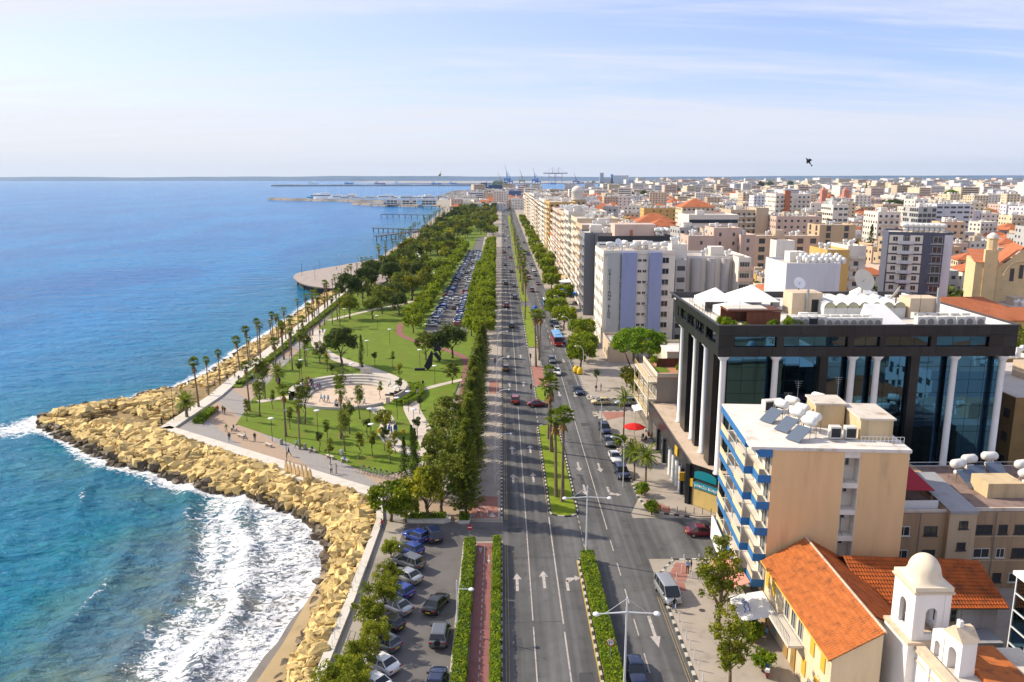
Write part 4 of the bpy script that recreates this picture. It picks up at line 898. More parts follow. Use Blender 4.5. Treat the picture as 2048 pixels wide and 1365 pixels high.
for k, (st, bx0, bx1, rx0, rx1, rz, rw) in CT.items():
    b = MB(); rows = []
    for x, w, zb, zt in st:
        hs = [(w*.88,zb),(w*.99,zb+.13),(w,zb+(zt-zb)*.55),(w*.97,zt-.08),(w*.86,zt),(w*.4,zt+.02)]
        rows.append([(x,-y,z) for y, z in hs]+[(x,y,z) for y, z in hs[::-1]])
    n = len(rows[0]); vs = [p for r_ in rows for p in r_]; fs = []
    for i in range(len(rows)-1):
        for j in range(n): fs.append((i*n+j, i*n+(j+1)%n, (i+1)*n+(j+1)%n, (i+1)*n+j))
    fs.append(tuple(range(n-1,-1,-1))); fs.append(tuple((len(rows)-1)*n+j for j in range(n)))
    b.add(vs, fs); zb = st[4][3]-.03; bw = st[4][1]*.93
    g = MB(); P = [(bx0,-bw,zb),(bx1,-bw,zb),(bx1,bw,zb),(bx0,bw,zb),(rx0,-rw,rz-.05),(rx1,-rw,rz-.05),(rx1,rw,rz-.05),(rx0,rw,rz-.05)]
    g.add(P, [(0,1,5,4),(1,2,6,5),(2,3,7,6),(3,0,4,7),(4,5,6,7)])
    r_ = MB(); e = .05
    r_.add([(rx0-.04,-rw-.02,rz-.055),(rx1+.06,-rw-.02,rz-.055),(rx1+.06,rw+.02,rz-.055),(rx0-.04,rw+.02,rz-.055),(rx0+.12,-rw*.82,rz+.01),(rx1-.12,-rw*.82,rz+.01),(rx1-.12,rw*.82,rz+.01),(rx0+.12,rw*.82,rz+.01)],
           [(0,1,5,4),(1,2,6,5),(2,3,7,6),(3,0,4,7),(4,5,6,7),(0,3,2,1)])
    for s in (-1, 1):
        for a, c in (((bx0,s*bw,zb),(rx0,s*rw,rz-.04)),((bx1,s*bw,zb),(rx1,s*rw,rz-.04)),(((bx0+bx1)/2-.05,s*bw*1.0,zb),((rx0+rx1)/2,s*rw,rz-.04))): r_.tube(a, c, .055, .045, 4)
        if k in ('suv','hatch','van'): r_.tube((bx0+.75,s*bw,zb), (rx0+.6,s*rw,rz-.04), .07, .05, 4)
    wz = .31 if k in ('sedan','hatch') else .36; wx = (st[0][0]+.85, st[-1][0]-.85)
    wh = MB().lathe([(.02,-.1),(wz*.9,-.1),(wz,-.06),(wz,.06),(wz*.9,.1),(.02,.1)], 14, axis='y'); ri = MB().lathe([(.01,-.115),(wz*.62,-.112),(wz*.66,-.09)], 10, axis='y').lathe([(.01,.115),(wz*.62,.112),(wz*.66,.09)], 10, axis='y')
    tl = MB().box(-.05,.05,-.15,.15,-.07,.09); hl = MB().box(-.09,.06,-.17,.17,-.07,.06); pl_ = MB().box(-.015,.015,-.26,.26,-.06,.06); mi = MB().box(-.09,.09,-.1,.1,-.06,.07)
    CARP[k] = dict(body=b.mesh('body', PAINT['white'], True), windows=g.mesh('windows', m_glass), roof=r_.mesh('roof', PAINT['white'], False), wheel=wh.mesh('wheel', m_tyre, True), rim=ri.mesh('rim', m_rim),
        tail=tl.mesh('tail_light', m_tail), head=hl.mesh('headlight', m_head), plate=pl_.mesh('number_plate', m_plate), mirror=mi.mesh('mirror', m_trim), st=st, wz=wz, wx=wx, zb=zb, bx1=bx1)
def repaint(o, m): o.material_slots[0].link = 'OBJECT'; o.material_slots[0].material = m
def car(kind, x, y, ang, paint, label, group=None, detail=2, z=0.035, s=1.0):
    c = CARP[kind]; o = thing('car' if kind != 'van' else 'minivan', label, 'car' if kind != 'van' else 'van', (x,y,z), ang, group, s)
    for nm in ('body', 'roof'): repaint(link(nm, c[nm], o), PAINT[paint])
    link('windows', c['windows'], o)
    for wx in c['wx']:
        for sd_ in (-1, 1):
            w = link('wheel', c['wheel'], o, (wx, sd_*(c['st'][3][1]-.10), c['wz']))
            if detail > 1: link('rim', c['rim'], w)
    if detail > 0:
        x0, w0, zb0, zt0 = c['st'][0]; x1, w1, zb1, zt1 = c['st'][-1]
        for sd_ in (-1, 1):
            link('tail_light', c['tail'], o, (x0+.04, sd_*(w0), zt0-.06)); link('headlight', c['head'], o, (x1-.1, sd_*w1*.98, zt1-.02))
            if detail > 1: link('mirror', c['mirror'], o, (c['bx1']-.35, sd_*(c['st'][4][1]+.04), c['zb']+.06))
        link('number_plate', c['plate'], o, (x0-.01, 0, zt0-.22))
    return o
A1 = math.atan2(0.62, -0.79)
for kind, px, py, a, p, lab in (
  ('hatch',832,1072,A1,'blue','bright blue hatchback parked farthest in the near car park'),('suv',866,1070,1.9,'navy','dark off-roader parked beside the bright blue hatchback'),('hatch',820,1098,A1,'blue','blue hatchback second in the near parking row'),
  ('suv',818,1126,A1,'grey','grey estate parked behind the shrubs between a blue and a silver car'),('sedan',812,1152,A1,'silver','silver saloon parked beside the grey estate'),('hatch',798,1182,A1,'blue','deep blue car parked between two silver saloons'),
  ('sedan',790,1213,A1,'silver','pale silver saloon parked above the black hatchback'),('hatch',776,1247,A1,'black','black hatchback parked in the near row'),('hatch',768,1286,A1,'grey','charcoal hatchback parked above the white saloon'),
  ('sedan',760,1328,A1,'white','white saloon parked at the lower end of the row'),('sedan',744,1366,A1,'white','white car cut by the bottom edge of the picture'),
  ('sedan',873,1208,1.22,'black','black saloon driving through the near car park'),('suv',880,1272,1.52,'grey','grey off-roader with spare wheel standing in the car park lane'),('sedan',873,1366,1.5,'navy','dark car cut by the bottom edge in the car park lane')):
    x, y = G(px, py+8); o = car(kind, x, y, a, p, lab)
    if 'spare' in lab: MB().lathe([(.02,-2.32),(.33,-2.30),(.35,-2.18),(.3,-2.12)], 14, (0,0,.95), axis='x').build('spare_wheel', m_tyre, o)
UP, DN = math.pi/2, -math.pi/2
for kind, px, py, a, p, lab in (
  ('suv',1031,803,UP,'red','red car driving away in the left carriageway'),('sedan',1076,810,0.15,'maroon','dark red saloon turning through the median gap'),('hatch',1012,738,UP,'bronze','dark brown car driving away ahead of the red car'),
  ('sedan',1114,746,DN,'white','white saloon driving towards the camera behind the dark hatchback'),('hatch',1104,722,DN,'grey','dark grey car following the white saloon'),('sedan',1156,784,-1.45,'navy','blue-grey saloon nearest on the right carriageway before the junction'),
  ('sedan',1272,1350,DN,'navy','dark blue car passing the near double lamp'),('suv',1209,862,-1.5,'navy','dark car parked farthest in the kerbside bay'),('sedan',1217,886,-1.5,'grey','dark grey saloon parked behind the white one'),
  ('sedan',1230,918,-1.5,'white','white saloon parked in the kerbside bay'),('suv',1243,950,-1.5,'navy','dark blue car parked nearest in the kerbside bay'),('hatch',1201,806,math.pi,'cream','old cream hatchback at the side street corner'),
  ('suv',1250,808,math.pi,'silver','silver pickup-like car beside the cream hatchback'),('sedan',1405,1068,0.0,'maroon','maroon saloon in the side street before the apartment block'),('van',1335,1192,-1.45,'silver','silver minivan parked at the kerb behind the tall tree')):
    x, y = G(px, py+3); car(kind, x, y, a, p, lab)
# traffic further up
cols = list(PAINT)[:8]
FT = [(3,250),(1.6,290),(5,310),(5.2,345),(1.7,352),(4.9,400),(1.7,430),(5,470),(1.6,505),(4.8,540),(1.7,600),(5,640),(1.6,700),(4.9,760)]
for i, (x, y) in enumerate(FT): car(rnd.choice(['sedan','hatch','suv']), x, y, UP, rnd.choice(cols), f'{nth(i)} distant car driving away in the left carriageway', 'distant traffic driving away', 1)
FT = [(16.2,252),(12.5,268),(16.1,300),(12.6,330),(16,352),(12.6,372),(16.1,384),(12.4,396),(16.2,404),(16,430),(12.5,455),(16.2,490),(12.6,530),(16,580),(12.5,640),(16,700)]
for i, (x, y) in enumerate(FT): car(rnd.choice(['sedan','hatch','suv']), x, y, DN, rnd.choice(cols), f'{nth(i)} distant car coming down the right carriageway', 'distant traffic coming towards the camera', 1)
for i, (x, y) in enumerate([(17.2,262),(17.2,256),(17.2,250),(17.2,244),(17.2,238),(17.3,232),(17.4,226)]): car(['sedan','hatch','suv'][i%3], x, y, DN, ['silver','white','navy','white','grey','silver','blue'][i], f'{nth(6-i)} car waiting in the kerb lane behind the red bus', 'cars behind the red bus', 1)
def carrow(xf, y0, y1, pitch, ang, side, label, grp):
    i = 0; y = y0
    while y < y1:
        if rnd.random() > 0.07:
            p = rnd.choice(['white','white','silver','silver','grey','black','navy','navy','blue','blue','red','teal','white','yellow' if y < 262 else 'silver'])
            car(rnd.choice(['sedan','hatch','suv','hatch','sedan']), xf(y)+rnd.uniform(-.3,.3), y, ang+rnd.uniform(-.06,.06), p, f'{nth(i)} {p} car'.replace('white car','white car')+label, grp, 0); i += 1
        y += pitch
carrow(lambda y: -22.6+(y-250)*0.0115, 252, 512, 4.3, math.pi-0.35, -1, ' in the seaward row of the middle car park', 'cars in the seaward parking row')
carrow(lambda y: -13.6-(y-250)*0.004, 252, 512, 4.3, -0.3, 1, ' in the road-side row of the middle car park', 'cars in the road-side parking row')
for i, (x, y, a, p) in enumerate([(-17.5,286,UP,'bronze'),(-17.2,296,UP,'silver'),(-17.3,307,0.2,'white'),(-16.8,371,UP,'white'),(-16.7,393,0.2,'grey'),(-16.6,450,UP,'white'),(-19,236,0.3,'navy')]):
    car(['hatch','sedan','sedan'][i%3], x, y, a, p, f'{nth(i)} {p} car moving down the aisle of the middle car park', 'cars in the car park aisle', 0)
# red bus with a blue roof, small coach behind
def bus(x, y, ang, L_, W_, H_, side, roofm, label, nm='bus'):
    o = thing(nm, label, 'bus', (x,y,.035), ang); b = MB().box(-L_/2,L_/2,-W_/2,W_/2,.4,H_*.48); b.box(-L_/2,L_/2,-W_/2,W_/2,H_*.82,H_*.9); b.build('body', side, o)
    MB().box(-L_/2+.05,L_/2-.05,-W_/2+.03,W_/2-.03,H_*.48,H_*.82).build('windows', m_glass, o)
    MB().box(-L_/2+.05,L_/2-.1,-W_/2+.05,W_/2-.05,H_*.9,H_*.97).box(-L_/4,L_/4,-.7,.7,H_*.97,H_*1.03).build('roof', roofm, o)
    MB().box(L_/2,L_/2+.05,-W_/2+.15,W_/2-.15,H_*.5,H_*.8).build('windscreen', m_glass, o); MB().box(L_/2,L_/2+.06,-.9,.9,H_*.83,H_*.89).build('destination_sign', m_trim, o)
    for wx in (-L_*.28, L_*.3):
        for s in (-1, 1): MB().lathe([(.02,-.15),(.48,-.15),(.48,.15),(.02,.15)], 14, axis='y').build('wheel', m_tyre, o).location = (wx, s*(W_/2-.16), .48)
    for s in (-1, 1): MB().box(L_/2,L_/2+.05,s*W_*.38-.15,s*W_*.38+.15,.6,.85).build('headlight', m_head, o); MB().box(L_/2-.2,L_/2+.1,s*(W_/2+.12)-.08,s*(W_/2+.12)+.08,H_*.6,H_*.76).build('mirror', m_trim, o)
    for k in range(5):
        for s in (-1, 1): MB().box(-L_/2+L_*(k+.6)/5.6-.06,-L_/2+L_*(k+.6)/5.6+.06,s*W_/2-.01,s*W_/2+.01,H_*.48,H_*.82).build('pillar', side, o)
    return o
x, y = G(1116,694); bus(x, y+5, DN+.03, 11, 2.5, 3.0, mat('bus_red', (0.42,0.02,0.02), .35, var=0, coat=.5), mat('bus_roof_blue', (0.16,0.36,0.62), .4, var=0), 'red city bus with a pale blue roof in the right carriageway')
x, y = G(1092,614); bus(x+.2, y+3, DN+.03, 6.5, 2.2, 2.7, mat('coach_white', (0.10,0.22,0.42), .35, var=0), mat('coach_roof', (0.75,0.77,0.8), .4, var=0), 'small white-roofed coach in the queue up the right carriageway', 'minibus')
# ---------------------------------------------------------------- lamps, signs, posts
m_post = mat('white_post', (0.68,0.69,0.70), 0.4, var=0); m_grey = mat('grey_post', (0.35,0.36,0.37), 0.5, 0.3, var=0); m_dark = mat('dark_post', (0.035,0.037,0.042), 0.6, var=0)
m_shade = mat('lamp_white', (0.80,0.80,0.80), 0.35, var=0)
def dlamp(x, y, label, H_=9.8):
    o = thing('street_lamp', label, 'street lamp', (x,y,.14)); az = H_-1.55
    MB().tube((0,0,0),(0,0,H_),.12,.07,8).lathe([(.22,0),(.22,.5),(.13,.6)], 8).build('pole', m_post, o)
    MB().tube((-2.5,0,az-.05),(0,0,az+.1),.06,.08,6).tube((2.5,0,az-.05),(0,0,az+.1),.06,.08,6).build('arm', m_post, o)
    for s in (-1, 1):
        MB().tube((0,0,H_-.1),(s*1.9,0,az+.02),.018,.018,4).build('stay', m_post, o)
        MB().lathe([(.01,-.18),(.22,-.16),(.33,-.04),(.30,.05),(.16,.14),(.01,.17)], 12, (s*2.75,0,az-.05)).build('lamp_head', m_shade, o, True)
x, y = G(1172,1122); dlamp(x, y, 'double-armed white street lamp at the end of the median hedge')
x, y = G(1248,1392); dlamp(x, y, 'double-armed white street lamp at the bottom edge of the median')
def hlamp(x, y, label, group, side=1, H_=8.4, reach=2.3, m=m_post, detail=True):
    o = thing('street_lamp', label, 'street lamp', (x,y,.12), 0, group)
    P = [(0,0,0),(0,0,H_*.78)]; 
    for k in range(1,6): t = k/5*math.pi/2; P.append((side*reach*.75*(1-math.cos(t)), 0, H_*.78+H_*.2*math.sin(t)))
    P.append((side*reach, 0, H_*.985)); MB().path(P, .07, 6).build('pole', m, o); MB().lathe([(.01,-.12),(.2,-.1),(.24,0),(.14,.12),(.01,.15)], 10, (side*(reach+.2),0,H_*.98)).build('lamp_head', m_shade, o, True)
for i, y in enumerate([117,143,170,200,235,270,305,345,390,440,500,570]): hlamp(-1.2, y, f'{nth(i)} hooked white street lamp on the pavement left of the road', 'hooked lamps left of the road')
for i, (px, py) in enumerate([(1246,975),(1202,880),(1166,760),(1138,690),(1120,640)]): 
    x, y = G(px, py); hlamp(x, y, f'{nth(i)} hooked street lamp on the right-hand pavement', 'hooked lamps right of the road', -1, 8.2, 1.7)
x, y = G(915,1268); o = thing('street_lamp', 'white lamp with one stayed arm rising from the car park hedge', 'street lamp', (x,y,.1))
MB().tube((0,0,0),(0,0,6.0),.09,.06,8).build('pole', m_post, o); MB().tube((0,0,5.05),(1.3,0,5.0),.05,.04,6).build('arm', m_post, o); MB().tube((0,0,5.9),(.95,0,5.1),.015,.015,4).build('stay', m_post, o)
MB().lathe([(.01,-.15),(.2,-.13),(.3,-.03),(.27,.05),(.14,.12),(.01,.15)], 12, (1.5,0,5.0)).build('lamp_head', m_shade, o, True)
DL = [(636,868),(741,864),(744,898),(828,865),(817,826),(793,817),(545,885),(604,757),(615,735),(657,715),(705,765),(735,715),(755,660),(795,840),(840,735),(900,840),(690,645),(870,770),(780,690)]
for i, (px, py) in enumerate(sorted(DL, key=lambda q: -q[1])):
    x, y = G(px, py); o = thing('park_lamp', f'{nth(i)} disc-topped park lamp on the lawns by the amphitheatre', 'lamp', (x,y,.16), 0, 'disc-topped park lamps')
    MB().tube((0,0,0),(0,0,4.3),.055,.045,6).build('pole', m_dark, o); MB().lathe([(.01,4.3),(.55,4.32),(.58,4.40),(.3,4.46),(.01,4.48)], 14).build('lamp_disc', m_shade, o, True)
for i, (px, py, h) in enumerate([(574,925,9),(348,845,7),(580,730,8),(640,690,8)]):
    x, y = G(px, py); o = thing('promenade_lamp', f'{nth(i)} tall thin dark lamp post on the promenade', 'lamp', (x,y,.1), 0, 'tall dark promenade lamps'); MB().tube((0,0,0),(0,0,h),.06,.04,6).build('pole', m_dark, o); MB().box(-.1,.5,-.08,.08,h-.05,h+.05).build('lamp_head', m_grey, o)
# pier lamps are thin poles
m_red_sign = mat('sign_red', (0.45,0.015,0.02), .5, var=0); m_wsign = mat('sign_white', (0.8,0.8,0.8), .5, var=0); m_blue_sign = mat('sign_blue', (0.02,0.12,0.45), .5, var=0)
x, y = G(940,1090); o = thing('no_entry_sign', 'red no-entry sign at the car park entrance', 'sign', (x,y,.1)); MB().tube((0,0,0),(0,0,2.2),.035,.035,6).build('pole', m_grey, o); MB().lathe([(.01,0),(.36,0),(.36,.03),(.01,.03)], 14, (0,-.05,2.35), axis='y').build('disc', m_red_sign, o); MB().box(-.26,.26,-.075,-.055,2.29,2.41).build('bar', m_wsign, o)
x, y = G(1220,1342); o = thing('no_turn_sign', 'round no-turn sign in the median hedge', 'sign', (x,y,1.2)); MB().tube((0,0,0),(0,0,1.6),.035,.035,6).build('pole', m_grey, o); MB().lathe([(.01,0),(.38,0),(.38,.03),(.01,.03)], 16, (0,-.05,1.85), axis='y').build('disc', m_wsign, o)
MB().lathe([(.29,-.005),(.38,-.005),(.38,.0),(.29,.0)], 16, (0,-.056,1.85), axis='y').build('ring', m_red_sign, o); MB().path([(-.14,-.07,1.7),(-.14,-.07,1.95),(.12,-.07,1.95),(.12,-.07,1.8)], .035, 4).build('symbol', m_trim, o)
for i, (px, py, rot) in enumerate([(1061,735,0),(1092,770,0),(990,745,0),(1062,800,0),(1090,815,0)]):
    x, y = G(px, py); o = thing('traffic_light', f'{nth(4-i)} black traffic signal at the median crossings', 'traffic light', (x,y,.1), 0, 'traffic signals'); MB().tube((0,0,0),(0,0,2.7),.05,.05,6).build('pole', m_dark, o); MB().box(-.2,.2,-.15,.15,2.4,3.4).build('signal_head', m_dark, o)
    for k in range(3): MB().lathe([(.01,-.16),(.1,-.16)], 8, (0,0,2.58+.3*k), axis='y').build('lens', mat(f'lens{k}', [(0.05,0.12,0.08),(0.3,0.2,0.03),(0.3,0.03,0.02)][k], .3, var=0), o)
# bollards on the right-hand pavement
BP = [(1305,1180)]; y = 60.0; i = 0
BOL = [(18.95,y) for y in np.arange(62,83.5,1.75)]+[(19.2,86.0),(19.7,88.3),(20.8,90.4),(22.5,91.2),(24.4,91.3),(21.6,88.4),(22.6,87.2),(20.6,86.6)]
bo = MB().tube((0,0,0),(0,0,.95),.055,.055,8).lathe([(.055,.95),(.04,1.0),(.005,1.02)], 8).mesh('bollard', m_post)
for i, (x, y) in enumerate(BOL): tag(link('bollard', bo, None, (x,y,.14)), f'{nth(i)} thin white bollard along the right-hand kerb before the awnings', 'bollard', 'white bollards on the right-hand kerb')
bo2 = MB().tube((0,0,0),(0,0,.9),.045,.045,6).mesh('bollard', m_dark)
for i in range(7): tag(link('bollard', bo2, None, (22.6+i*1.15, 106.5-i*.22, .14)), f'{["leftmost","second","third","fourth","fifth","sixth","rightmost"][i]} dark bollard on the pavement edge behind the maroon car', 'bollard', 'dark bollards behind the maroon car')
# ---------------------------------------------------------------- people
m_skin = mat('skin', (0.45,0.28,0.19), .6, var=0); m_hair = mat('hair', (0.03,0.02,0.015), .7, var=0); m_shoe = mat('shoe', (0.03,0.03,0.03), .7, var=0)
CLO = {k: mat('cloth_'+k, c, .85, var=0) for k, c in (('white',(.68,.68,.68)),('navy',(.02,.03,.08)),('black',(.015,.015,.018)),('blue',(.03,.14,.45)),('red',(.45,.03,.03)),('grey',(.25,.25,.27)),('tan',(.45,.34,.22)),('sky',(.25,.45,.68)),('green',(.10,.22,.08)),('denim',(.05,.09,.2)),('pink',(.6,.25,.3)))}
def figure(pose):
    J = {'pelvis':(0,0,.95),'chest':(0,.02,1.25),'neck':(0,.02,1.45),'head':(0,.04,1.60),'crown':(0,.03,1.72),'nose':(0,.145,1.60)}
    for s, n in ((-1,'l'),(1,'r')):
        J[n+'sh'] = (s*.18,.0,1.40); J[n+'hip'] = (s*.10,0,.90)
        ph = {'stand':.0,'walk':s*.25,'sit':0,'ride':0}[pose]
        if pose in ('stand','walk'):
            J[n+'el'] = (s*.24,-ph*.6,1.13); J[n+'ha'] = (s*.24,-ph*1.0+.06,.90); J[n+'kn'] = (s*.11,ph*.9+.02,.50); J[n+'an'] = (s*.11,ph*1.5-.05 if pose == 'walk' else 0,.09); J[n+'to'] = (s*.12,J[n+'an'][1]+.2,.05)
        else:
            J[n+'el'] = (s*.24,.12,1.12); J[n+'ha'] = (s*.17,.34,1.02); J[n+'kn'] = (s*.13,.42,.93); J[n+'an'] = (s*.13,.45,.50); J[n+'to'] = (s*.13,.65,.46)
        h = Vector(J[n+'ha']); fw = (h-Vector(J[n+'el'])).normalized()
        for k in range(5): J[f'{n}f{k}'] = tuple(h+fw*(.085+.012*(2-abs(k-2)) if k else .055)+Vector((0,(-.035+.022*k) if k else .05,0)))
    R_ = {'pelvis':.15,'chest':.165,'neck':.065,'head':.10,'crown':.075,'nose':.018}
    E_ = [('pelvis','chest'),('chest','neck'),('neck','head'),('head','crown'),('head','nose')]
    for n in 'lr':
        R_.update({n+'sh':.075,n+'el':.05,n+'ha':.038,n+'hip':.10,n+'kn':.065,n+'an':.045,n+'to':.04}); E_ += [('neck',n+'sh'),(n+'sh',n+'el'),(n+'el',n+'ha'),('pelvis',n+'hip'),(n+'hip',n+'kn'),(n+'kn',n+'an'),(n+'an',n+'to')]
        for k in range(5): R_[f'{n}f{k}'] = .010; E_.append((n+'ha', f'{n}f{k}'))
    ks = list(J); me = bpy.data.meshes.new('body'); me.from_pydata([J[k] for k in ks], [(ks.index(a), ks.index(b)) for a, b in E_], [])
    o = bpy.data.objects.new('body', me); COL.objects.link(o); md = o.modifiers.new('s', 'SKIN')
    for k, d in zip(ks, me.skin_vertices[0].data): d.radius = (R_[k]*(1.0 if k not in ('chest','pelvis') else 1.05), R_[k]*(1.0 if k not in ('chest','pelvis') else .72)); d.use_root = (k == 'pelvis')
    sb = o.modifiers.new('d', 'SUBSURF'); sb.levels = 1; sb.render_levels = 1
    dg = bpy.context.evaluated_depsgraph_get(); out = bpy.data.meshes.new_from_object(o.evaluated_get(dg)); bpy.data.objects.remove(o)
    out.name = 'body'; out.materials.clear()
    for m in (m_skin, CLO['white'], CLO['denim'], m_hair, m_shoe): out.materials.append(m)
    for p in out.polygons:
        c = p.center; z = c.z
        if pose in ('sit','ride'): i = 2 if (z < .98 and c.y > .1 and abs(c.x) < .24) or z < .96 else 1
        else: i = 2 if z < .97 else 1
        if pose not in ('sit','ride') and z < .12 or pose in ('sit','ride') and z < .54: i = 4
        if z > 1.47: i = 3 if (z > 1.64 or c.y < .02) else 0
        hands = [Vector(J[n+'ha']) for n in 'lr']
        if any((c-h).length < .1 for h in hands): i = 0
        p.material_index = i; p.use_smooth = True
    return out
FIG = {k: figure(k) for k in ('stand','walk','sit','ride')}
def person(x, y, pose, top, bottom, label, group=None, rz=None, z=0.1, s=1.0):
    o = link('person', FIG[pose], None, (x,y,z), rnd.uniform(0,6.28) if rz is None else rz, s); tag(o, label, 'person', group)
    for i, m in ((1, CLO[top]), (2, CLO[bottom])): o.material_slots[i].link = 'OBJECT'; o.material_slots[i].material = m
    return o
for px, py, po, t, b, lab in ((764,1062,'walk','red','denim','person in a red top and blue trousers walking on the walk by the rocks'),(663,950,'stand','white','black','person in a white top on the promenade beside a companion'),(673,948,'stand','grey','tan','person in a grey top on the promenade beside the one in white'),
   (324,852,'stand','black','black','person in dark clothes on the seawall corner'),(436,828,'walk','red','denim','person in red walking on the broad promenade'),(446,828,'walk','green','black','person in green beside the one in red on the promenade'),(450,831,'walk','black','denim','smaller dark figure beside the pair on the promenade'),
   (453,866,'walk','green','tan','lone person in green at the tip of the lawn'),(459,884,'walk','black','denim','lone person in dark clothes nearest the seawall bend'),(491,882,'walk','white','denim','person in a white shirt by the lawn kerb'),(510,884,'stand','black','black','person in black by the lawn kerb'),
   (594,898,'walk','sky','navy','person in a pale blue shirt at the lawn edge'),(578,914,'walk','navy','black','person in navy walking below the lawn edge'),(846,775,'walk','black','black','person in black on the white path'),(847,948,'stand','black','black','person in black at the foot of the white path'),
   (790,866,'stand','black','denim','person in black behind the group in blue'),(1375,1148,'stand','sky','black','person in a pale blue shirt on the right-hand corner pavement'),(1382,1146,'stand','black','tan','person in black beside the one in pale blue on the corner'),(1348,1225,'walk','black','denim','person in black stepping off the kerb behind the minivan'),
   (1192,785,'stand','navy','grey','person in navy by the side street corner'),(1202,783,'stand','black','denim','person in black by the side street corner'),(792,781,'stand','black','black','person in black on the amphitheatre rim')):
    x, y = G(px, py); person(x, y, po, t, b, lab)
for i, (px, py) in enumerate([(773,868),(778,870),(783,872),(780,864),(789,870),(793,868)]):
    x, y = G(px, py); person(x, y, 'stand', 'blue', 'blue', ['leftmost','second','third','fourth','fifth','rightmost'][i]+' person in blue of the group on the stepped path', 'group in blue on the stepped path', z=.2)
for i, (px, py) in enumerate([(505,760),(500,735),(547,738),(560,735),(450,770),(455,765),(470,760),(478,765),(485,745),(415,790),(420,785),(430,775),(440,770),(610,690),(590,685),(646,668),(640,672),(560,770),(600,640),(700,590)]):
    x, y = G(px, py); person(x, y, rnd.choice(['walk','stand']), rnd.choice(list(CLO)), rnd.choice(['black','denim','navy','tan']), f'{nth(i)} small strolling figure farther up the seaside promenade', 'strollers on the promenade')
# ---------------------------------------------------------------- amphitheatre and park furniture
AC = (-33.8, 169.5)
def amph():
    o = thing('amphitheatre', 'round pale stone amphitheatre with stepped seats on the lawn', 'amphitheatre', (AC[0],AC[1],0))
    MB().lathe([(.01,.22),(11.6,.22),(11.6,.0)], 48).build('floor', mat('amph_floor', (0.56,0.44,0.33), .9, var=.12, scale=.5), o)
    mst = mat('amph_step', (0.52,0.475,0.415), .9, var=.08, scale=.8); a0, a1 = R(-8), R(195)
    for k in range(4):
        r0 = 8.2+k*1.05; MB().lathe([(r0,.23),(r0,.23+.38*(k+1)),(r0+1.06,.23+.38*(k+1)),(r0+1.06,.1)], 40, a0=a0, a1=a1).build('step', mst, o)
    MB().lathe([(12.4,.1),(12.4,1.75),(12.7,1.75),(12.7,.1)], 44, a0=R(-30), a1=R(200)).build('outer_wall', mat('amph_wall', (0.52,0.47,0.41), .9, var=.08, scale=.8), o)
    MB().lathe([(11.5,.2),(11.5,.75),(11.85,.75),(11.85,.1)], 30, a0=R(205), a1=R(318)).build('front_kerb', mst, o)
    MB().box(-1.3,1.3,12.75,13.1,.1,3.1).build('gate_panel', mst, o).rotation_euler = (0,0,R(-8))
    MB().box(9.3,10.0,-7.5,-6.6,.1,1.6).build('pier', mst, o)
amph()
for i in range(34):
    if i < 20: a = R(rnd.choice([25,30,36,100,106,150,155,160,165,170,175])+rnd.uniform(-3,3)); k = rnd.randrange(4); r = 8.6+k*1.05; z = .23+.38*(k+1)-.5; po = 'sit'; rz = a+math.pi/2
    else: a = R(rnd.choice([225,240,250,262,270,278,300])+rnd.uniform(-6,6)); r = rnd.uniform(7,11); z = .22; po = rnd.choice(['stand','walk']); rz = None
    person(AC[0]+r*math.cos(a), AC[1]+r*math.sin(a), po, rnd.choice(['white','white','navy','black','sky','blue','red']), rnd.choice(['black','denim','navy']), ('figure sitting on the amphitheatre steps' if po == 'sit' else 'figure standing on the amphitheatre floor')+(' on the left' if math.cos(a) < -.4 else ' on the right' if math.cos(a) > .4 else ' in the middle'), 'people sitting on the amphitheatre steps' if po == 'sit' else 'people on the amphitheatre floor', rz, z)
# hedges curving behind the amphitheatre
for i, (r, a0, a1) in enumerate(((14.3,-38,30),(16.0,-34,26))):
    th = np.radians(np.linspace(a0, a1, 900*2)); n = len(th); v = rs.uniform(0,1,n); w = rs.uniform(-.45,.45,n)
    C = np.stack([(r+w)*np.cos(th), (r+w)*np.sin(th), .1+.9*np.where(rs.rand(n) < .5, 1, v)], 1); o = thing('hedge', ['inner','outer'][i]+' curved hedge on the right of the amphitheatre', 'hedge', (AC[0],AC[1],.16))
    link('leaves', leafmesh('leaves', leaf_arrays(C, C*0+[0,0,1], .2, .6, .7), L_ficus2), o)
m_wood = mat('pale_wood', (0.62,0.44,0.22), .7, var=.15, scale=1.2, streak=1)
o = thing('sail_sculpture', 'row of pale curved fins on a concrete plinth by the seawall', 'sculpture', (*G(595,958),.1), R(-36))
MB().box(-3.4,3.4,-.9,.9,0,.5).build('plinth', m_conc, o)
for k in range(7):
    f = MB(); x0 = -3.0+k*.95; P = [(0,.5),(.75,.5),(.72,1.2),(.6,1.9),(.35,2.4+.25*math.sin(k*1.7)),(.12,1.7),(.05,1.0)]
    f.add([(x0+p,-.12,z) for p, z in P]+[(x0+p,.12,z) for p, z in P], [tuple(range(7)), tuple(range(13,6,-1))]+[(i,(i+7),((i+1)%7)+7,(i+1)%7) for i in range(7)]); f.build('fin', m_wood, o)
o = thing('triangle_sculpture', 'black angular sculpture of tilted triangles on the lawn', 'sculpture', (*G(866,742),.16)); mb_ = mat('sculpture_black', (0.012,0.014,0.025), .5, var=0)
def slab(P, t, nm): f = MB(); n = len(P); f.add([(x,-t,z) for x, z in P]+[(x,t,z) for x, z in P], [tuple(range(n)), tuple(range(2*n-1,n-1,-1))]+[(i,i+n,(i+1)%n+n,(i+1)%n) for i in range(n)]); return f.build(nm, mb_, o)
